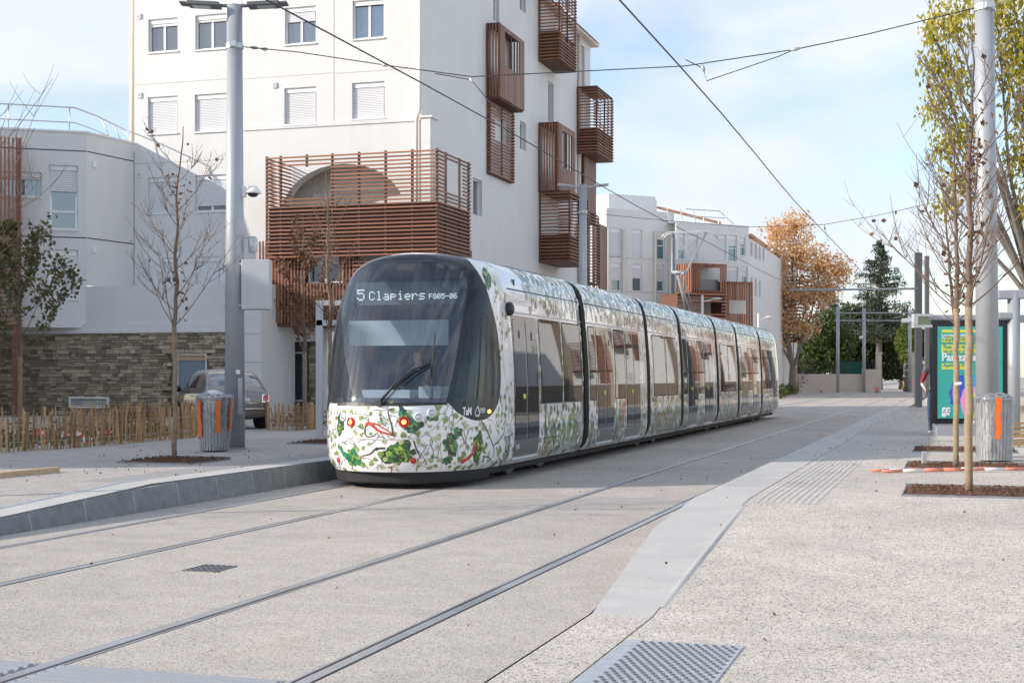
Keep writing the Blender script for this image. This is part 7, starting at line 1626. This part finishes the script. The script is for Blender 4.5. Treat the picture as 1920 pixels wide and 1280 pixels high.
EG(1650, 720, 172, [B(1640, 595, 172, 2.2, 2.0), B(1660, 630, 172, 2.8, 2.6), B(1640, 670, 172, 2.6, 2.4), B(1665, 690, 172, 2.6, 1.5)], 'leaf_dark', 'dark evergreen behind the far gate opening', 4200, 5)
EG(1690, 720, 178, [B(1690, 610, 178, 2.4, 2.0), B(1705, 650, 178, 2.6, 2.6), B(1685, 685, 178, 2.6, 2.0)], 'leaf_dark', 'dark evergreen at the right of the gate', 3600, 6)
EG(1735, 720, 185, [B(1730, 620, 185, 3.0, 2.2), B(1750, 660, 185, 3.4, 3.0), B(1775, 640, 185, 3.4, 2.6)], 'leaf_dark', 'dark evergreen behind the shelter sign', 3200, 8)
EG(1700, 720, 148, [B(1697, 640, 148, 1.1, 1.6), B(1703, 658, 148, 1.2, 1.5), B(1698, 622, 148, .8, .9)], 'leaf_bright', 'small rounded bright green tree by the right gate pillar', 2400, 10, .22, th=1.4)
EG(1500, 720, 168, [B(1500, 660, 168, 2.6, 2.4), B(1480, 690, 168, 2.4, 1.6), B(1520, 690, 168, 2.4, 1.6)], 'leaf_dark', 'dark evergreen under the orange plane tree', 2600, 12)
# cedar: tiers of flat boughs
def cedar(x, Y, ytop, ybase, half, seed, label, n):
    bs = pt(x, 705, Y); bs.z = 0; t = thing('cedar_tree', label, 'tree', bs, group='cedars beyond the far wall'); rng = np.random.default_rng(seed); r2 = random.Random(seed); zt = zat(ytop, Y); zb = zat(ybase, Y); mb = MB(); mb.tube([bs, (bs.x, bs.y, zt * .6), (bs.x + .35, bs.y, zt)], [.45, .25, .04], 8); P = []
    z = zb; k = 0
    while z < zt - .1:
        f = (z - zb) / (zt - zb); Rr = half * (1 - f) ** .85 + .15
        for j in range(6):
            a = r2.uniform(0, 6.28); L = Rr * r2.uniform(.65, 1.15); e = Vector((bs.x + math.cos(a) * L, bs.y + math.sin(a) * L, z + .12 * L - .1)); o_ = Vector((bs.x + .3 * f, bs.y, z)); mb.tube([o_, o_.lerp(e, .6) + Vector((0, 0, .1)), e], [.06, .04, .012], 4, 0, False); m = int(n * L / half / 10) + 6
            for _ in range(m): u = rng.random() ** .7; w = (1.1 - u) * .32 * L; q = o_.lerp(e, u); P.append((q.x + rng.normal() * w * .5, q.y + rng.normal() * w * .5, q.z + .1 * u + rng.normal() * .12 - .22 * abs(rng.normal()) * (.4 + u)))
        z += .5 * (1 - .45 * f); k += 1
    mb.build('trunk', 'bark_grey', t, sm=True); leaves('crown', P, .40, 'leaf_cedar', t, seed, .32, flat=.5)
cedar(1648, 168, 448, 640, 5.6, 3, 'tall dark cedar with a bent tip against the sky', 1000)
cedar(1560, 176, 545, 650, 4.2, 5, 'lower spreading cedar left of the tall one', 450)
# rusty shrub and hedge at the foot
def shrub(x, y, Y, rx, rz, m, lab, n, seed, size=.16):
    p = pt(x, 705, Y); t = thing('shrub', lab, 'shrub', (p.x, p.y, 0)); rng = np.random.default_rng(seed); mb = MB(); r2 = random.Random(seed)
    for _ in range(6): mb.tube([(p.x, p.y, 0), (p.x + r2.uniform(-.6, .6) * rx, p.y + r2.uniform(-.4, .4), rz)], [.03, .01], 4, 0, False)
    mb.build('stems', 'bark_grey', t); leaves('foliage', crown_points([((p.x, p.y, rz * .9), (rx, rx, rz))], n, rng, .4), size, m, t, seed)
shrub(1474, 0, 118, 1.0, .55, 'leaf_mid', 'low green shrub right of the tram tail', 700, 3); shrub(1476, 0, 133, 1.1, 1.5, 'leaf_orange', 'rusty brown shrub at the foot of the plane tree', 700, 4); shrub(1462, 0, 100, .8, .5, 'leaf_mid', 'low green shrub hidden beside the tram tail', 400, 5); shrub(1497, 0, 136, 1.2, 2.2, 'leaf_brown', 'pinkish brown bare shrub right of the plane trunk', 500, 6)

# ================================================================== far end of the street
Yw = 146.0
def wall_(x0, x1, yt, lab, m='wall_beige', Y0=Yw, Y1=None): mb = MB(); a = pt(x0, 0, Y0); b = pt(x1, 0, Y1 or Y0); z = zat(yt, Y0); mb.bar((a.x, a.y, z / 2), (b.x, b.y, z / 2), .3, z); o = mb.build('garden_wall', m); setp(o, lab, 'wall')
wall_(1470, 1616, 701, 'long low beige garden wall behind the far poles'); wall_(1616.5, 1646, 692, 'taller beige garden wall left of the gate', 'wall_beige', 145.5); wall_(1716, 1760, 692, 'beige garden wall right of the gate', 'wall_beige', 146)
for (x, lab) in ((1648, 'left stone pillar of the far gate'), (1713, 'right stone pillar of the far gate')):
    p = pt(x, 705, Yw - .4); t = thing('gate_pillar', lab, 'pillar', (p.x, p.y, 0), group='far gate pillars'); mb = MB(); z = zat(663, Yw); mb.box(p.x - .22, p.x + .22, p.y - .22, p.y + .22, 0, z); mb.build('shaft', 'wall_beige', t); mb = MB(); mb.box(p.x - .3, p.x + .3, p.y - .3, p.y + .3, z + .001, z + .14); mb.build('cap', 'wall_beige', t)
t = thing('iron_fence', 'dark iron railing with green mesh on top of the far wall', 'fence', pt(1540, 700, Yw + .3)); 
for k in range(34): x = 1512 + 4 * k; a = pt(x, 0, Yw + .2); slab('bar', 'fence_green', (a.x, a.y, (zat(702, Yw) + zat(676, Yw)) / 2), (.05, .05, zat(676, Yw) - zat(702, Yw)), t)
mb = MB(); a = pt(1575, 0, Yw + .32); b = pt(1618, 0, Yw + .32); z0, z1 = zat(701, Yw), zat(678, Yw); mb.face([(a.x, a.y, z0), (b.x, b.y, z0), (b.x, b.y, z1), (a.x, a.y, z1)]); mb.build('green_mesh', 'green_mesh', t)
mb = MB(); mb.bar(pt(1510, 677, Yw + .2), pt(1646, 677, Yw + .2), .05, .06); mb.build('top_rail', 'fence_green', t)
t = thing('metal_gate', 'small pale metal gate frame beside the right gate pillar', 'gate', pt(1700, 705, Yw)); mb = MB()
for q in ((1695, 682, 1695, 706), (1695, 682, 1706, 682), (1706, 682, 1706, 706), (1695, 694, 1706, 694), (1718, 682, 1732, 682), (1732, 682, 1732, 704), (1718, 682, 1718, 704)): mb.tube([pt(q[0], q[1], Yw - 1), pt(q[2], q[3], Yw - 1)], .05, 5)
mb.build('frame', 'galv', t)
def prop(x, yb, name, lab, cat): c = gp(x, yb); return thing(name, lab, cat, c), c
t, c = prop(1506, 731, 'blue_totem', 'slim bright blue post near the far plane tree', 'post'); k = c.y / F; mb = MB(); mb.box(c.x - 2.2 * k, c.x + 2.2 * k, c.y - .1, c.y + .1, 0, 42 * k); mb.build('post', 'blue_paint', t); mb = MB(); mb.lathe([(3 * k, 0), (3.2 * k, 2 * k), (2.2 * k, 4 * k)], (c.x, c.y, 42 * k), 10); mb.build('head', 'blue_paint', t)
t, c = prop(1644, 736, 'no_entry_sign', 'small round red no entry sign standing low on the far tracks', 'sign'); k = c.y / F; mb = MB(); mb.lathe([(3.8 * k, -.02), (3.8 * k, .02)], (c.x, c.y, 6 * k), 20, 0, (0, 1, 0)); sd_ = mb.build('disc', 'red_paint', t); mb = MB(); mb.box(c.x - 2.4 * k, c.x + 2.4 * k, c.y - .04, c.y - .03, 5.2 * k, 6.8 * k); mb.build('white_bar', 'tape_white', sd_)
mb = MB(); mb.box(c.x - 2.4 * k, c.x + 7 * k, c.y + .05, c.y + .4, 0, 1.2 * k); mb.tube([(c.x, c.y + .1, 0), (c.x, c.y + .05, 4 * k)], .03, 6); mb.build('foot', 'rubber', t)
t, c = prop(1539.5, 736, 'traffic_cone', 'small red traffic cone on the far left pavement', 'cone'); k = c.y / F; mb = MB(); mb.box(c.x - 3 * k, c.x + 3 * k, c.y - .2, c.y + .2, 0, .6 * k); mb.lathe([(2 * k, .6 * k), (1.2 * k, 3 * k), (.4 * k, 6 * k)], c, 12); mb.build('cone', 'red_paint', t)
t, c = prop(1542, 730, 'barrier', 'low barrier of sacks and posts on the far left pavement', 'barrier'); k = c.y / F
for x in (-17, -11, 11, 14): slab('post', 'steel_dark', (c.x + x * k, c.y, 9 * k), (1.4 * k, 1.4 * k, 18 * k), t)
mb = MB(); mb.bar((c.x - 10 * k, c.y, 3 * k), (c.x + 11 * k, c.y, 3 * k), .4, 6 * k); bevel(mb.build('concrete_block', 'concrete', t), .05)
for i in range(7): mb = MB(); mb.lathe([(.1 * k, 0), (2.6 * k, 1 * k), (2.4 * k, 3.2 * k), (.2 * k, 4 * k)], (c.x + (-9 + 3 * i) * k, c.y - .05, 6 * k), 8); mb.build('sack', 'wall_beige', t, sm=True)
for (x, yt, yb, lab) in ((1586, 664, 727, 'thin pale post standing between the far masts'), (1488, 605, 737, 'thin grey lamp post in front of the plane tree trunk'), (1576, 711, 727, 'short pale bollard post by the leftmost far mast')):
    t, c = prop(x, yb, 'thin_post', lab, 'post'); k = c.y / F; mb = MB(); mb.tube([c, (c.x, c.y, (yb - yt) * k)], 1.2 * k, 8); mb.build('shaft', 'cabinet', t, sm=True)
t, c = prop(1630, 716, 'solar_post', 'post with a flat solar panel and small blue and white box', 'post'); k = c.y / F; mb = MB(); mb.tube([c, (c.x, c.y, 66 * k)], 1.3 * k, 8); mb.build('shaft', 'cabinet', t, sm=True); mb = MB(); mb.bar((c.x - 6 * k, c.y, 66 * k), (c.x + 7 * k, c.y, 67 * k), .5, 1.2 * k); mb.build('solar_panel', 'steel_dark', t); mb = MB(); mb.box(c.x - 5 * k, c.x + 4 * k, c.y - .2, c.y + .2, 0, 14 * k); mb.build('cabinet', 'white_paint', t); mb = MB(); mb.box(c.x - 4 * k, c.x + 3 * k, c.y - .22, c.y - .205, 7 * k, 12 * k); mb.build('blue_label', 'blue_paint', t)
# far kerb
mb = MB(); a, b = gp(1588, 727), gp(1735, 713); mb.bar((a.x, a.y, .06), (b.x, b.y, .06), .5, .14); o = mb.build('far_kerb', 'concrete', kind='structure')
print('objects', len(bpy.data.objects))
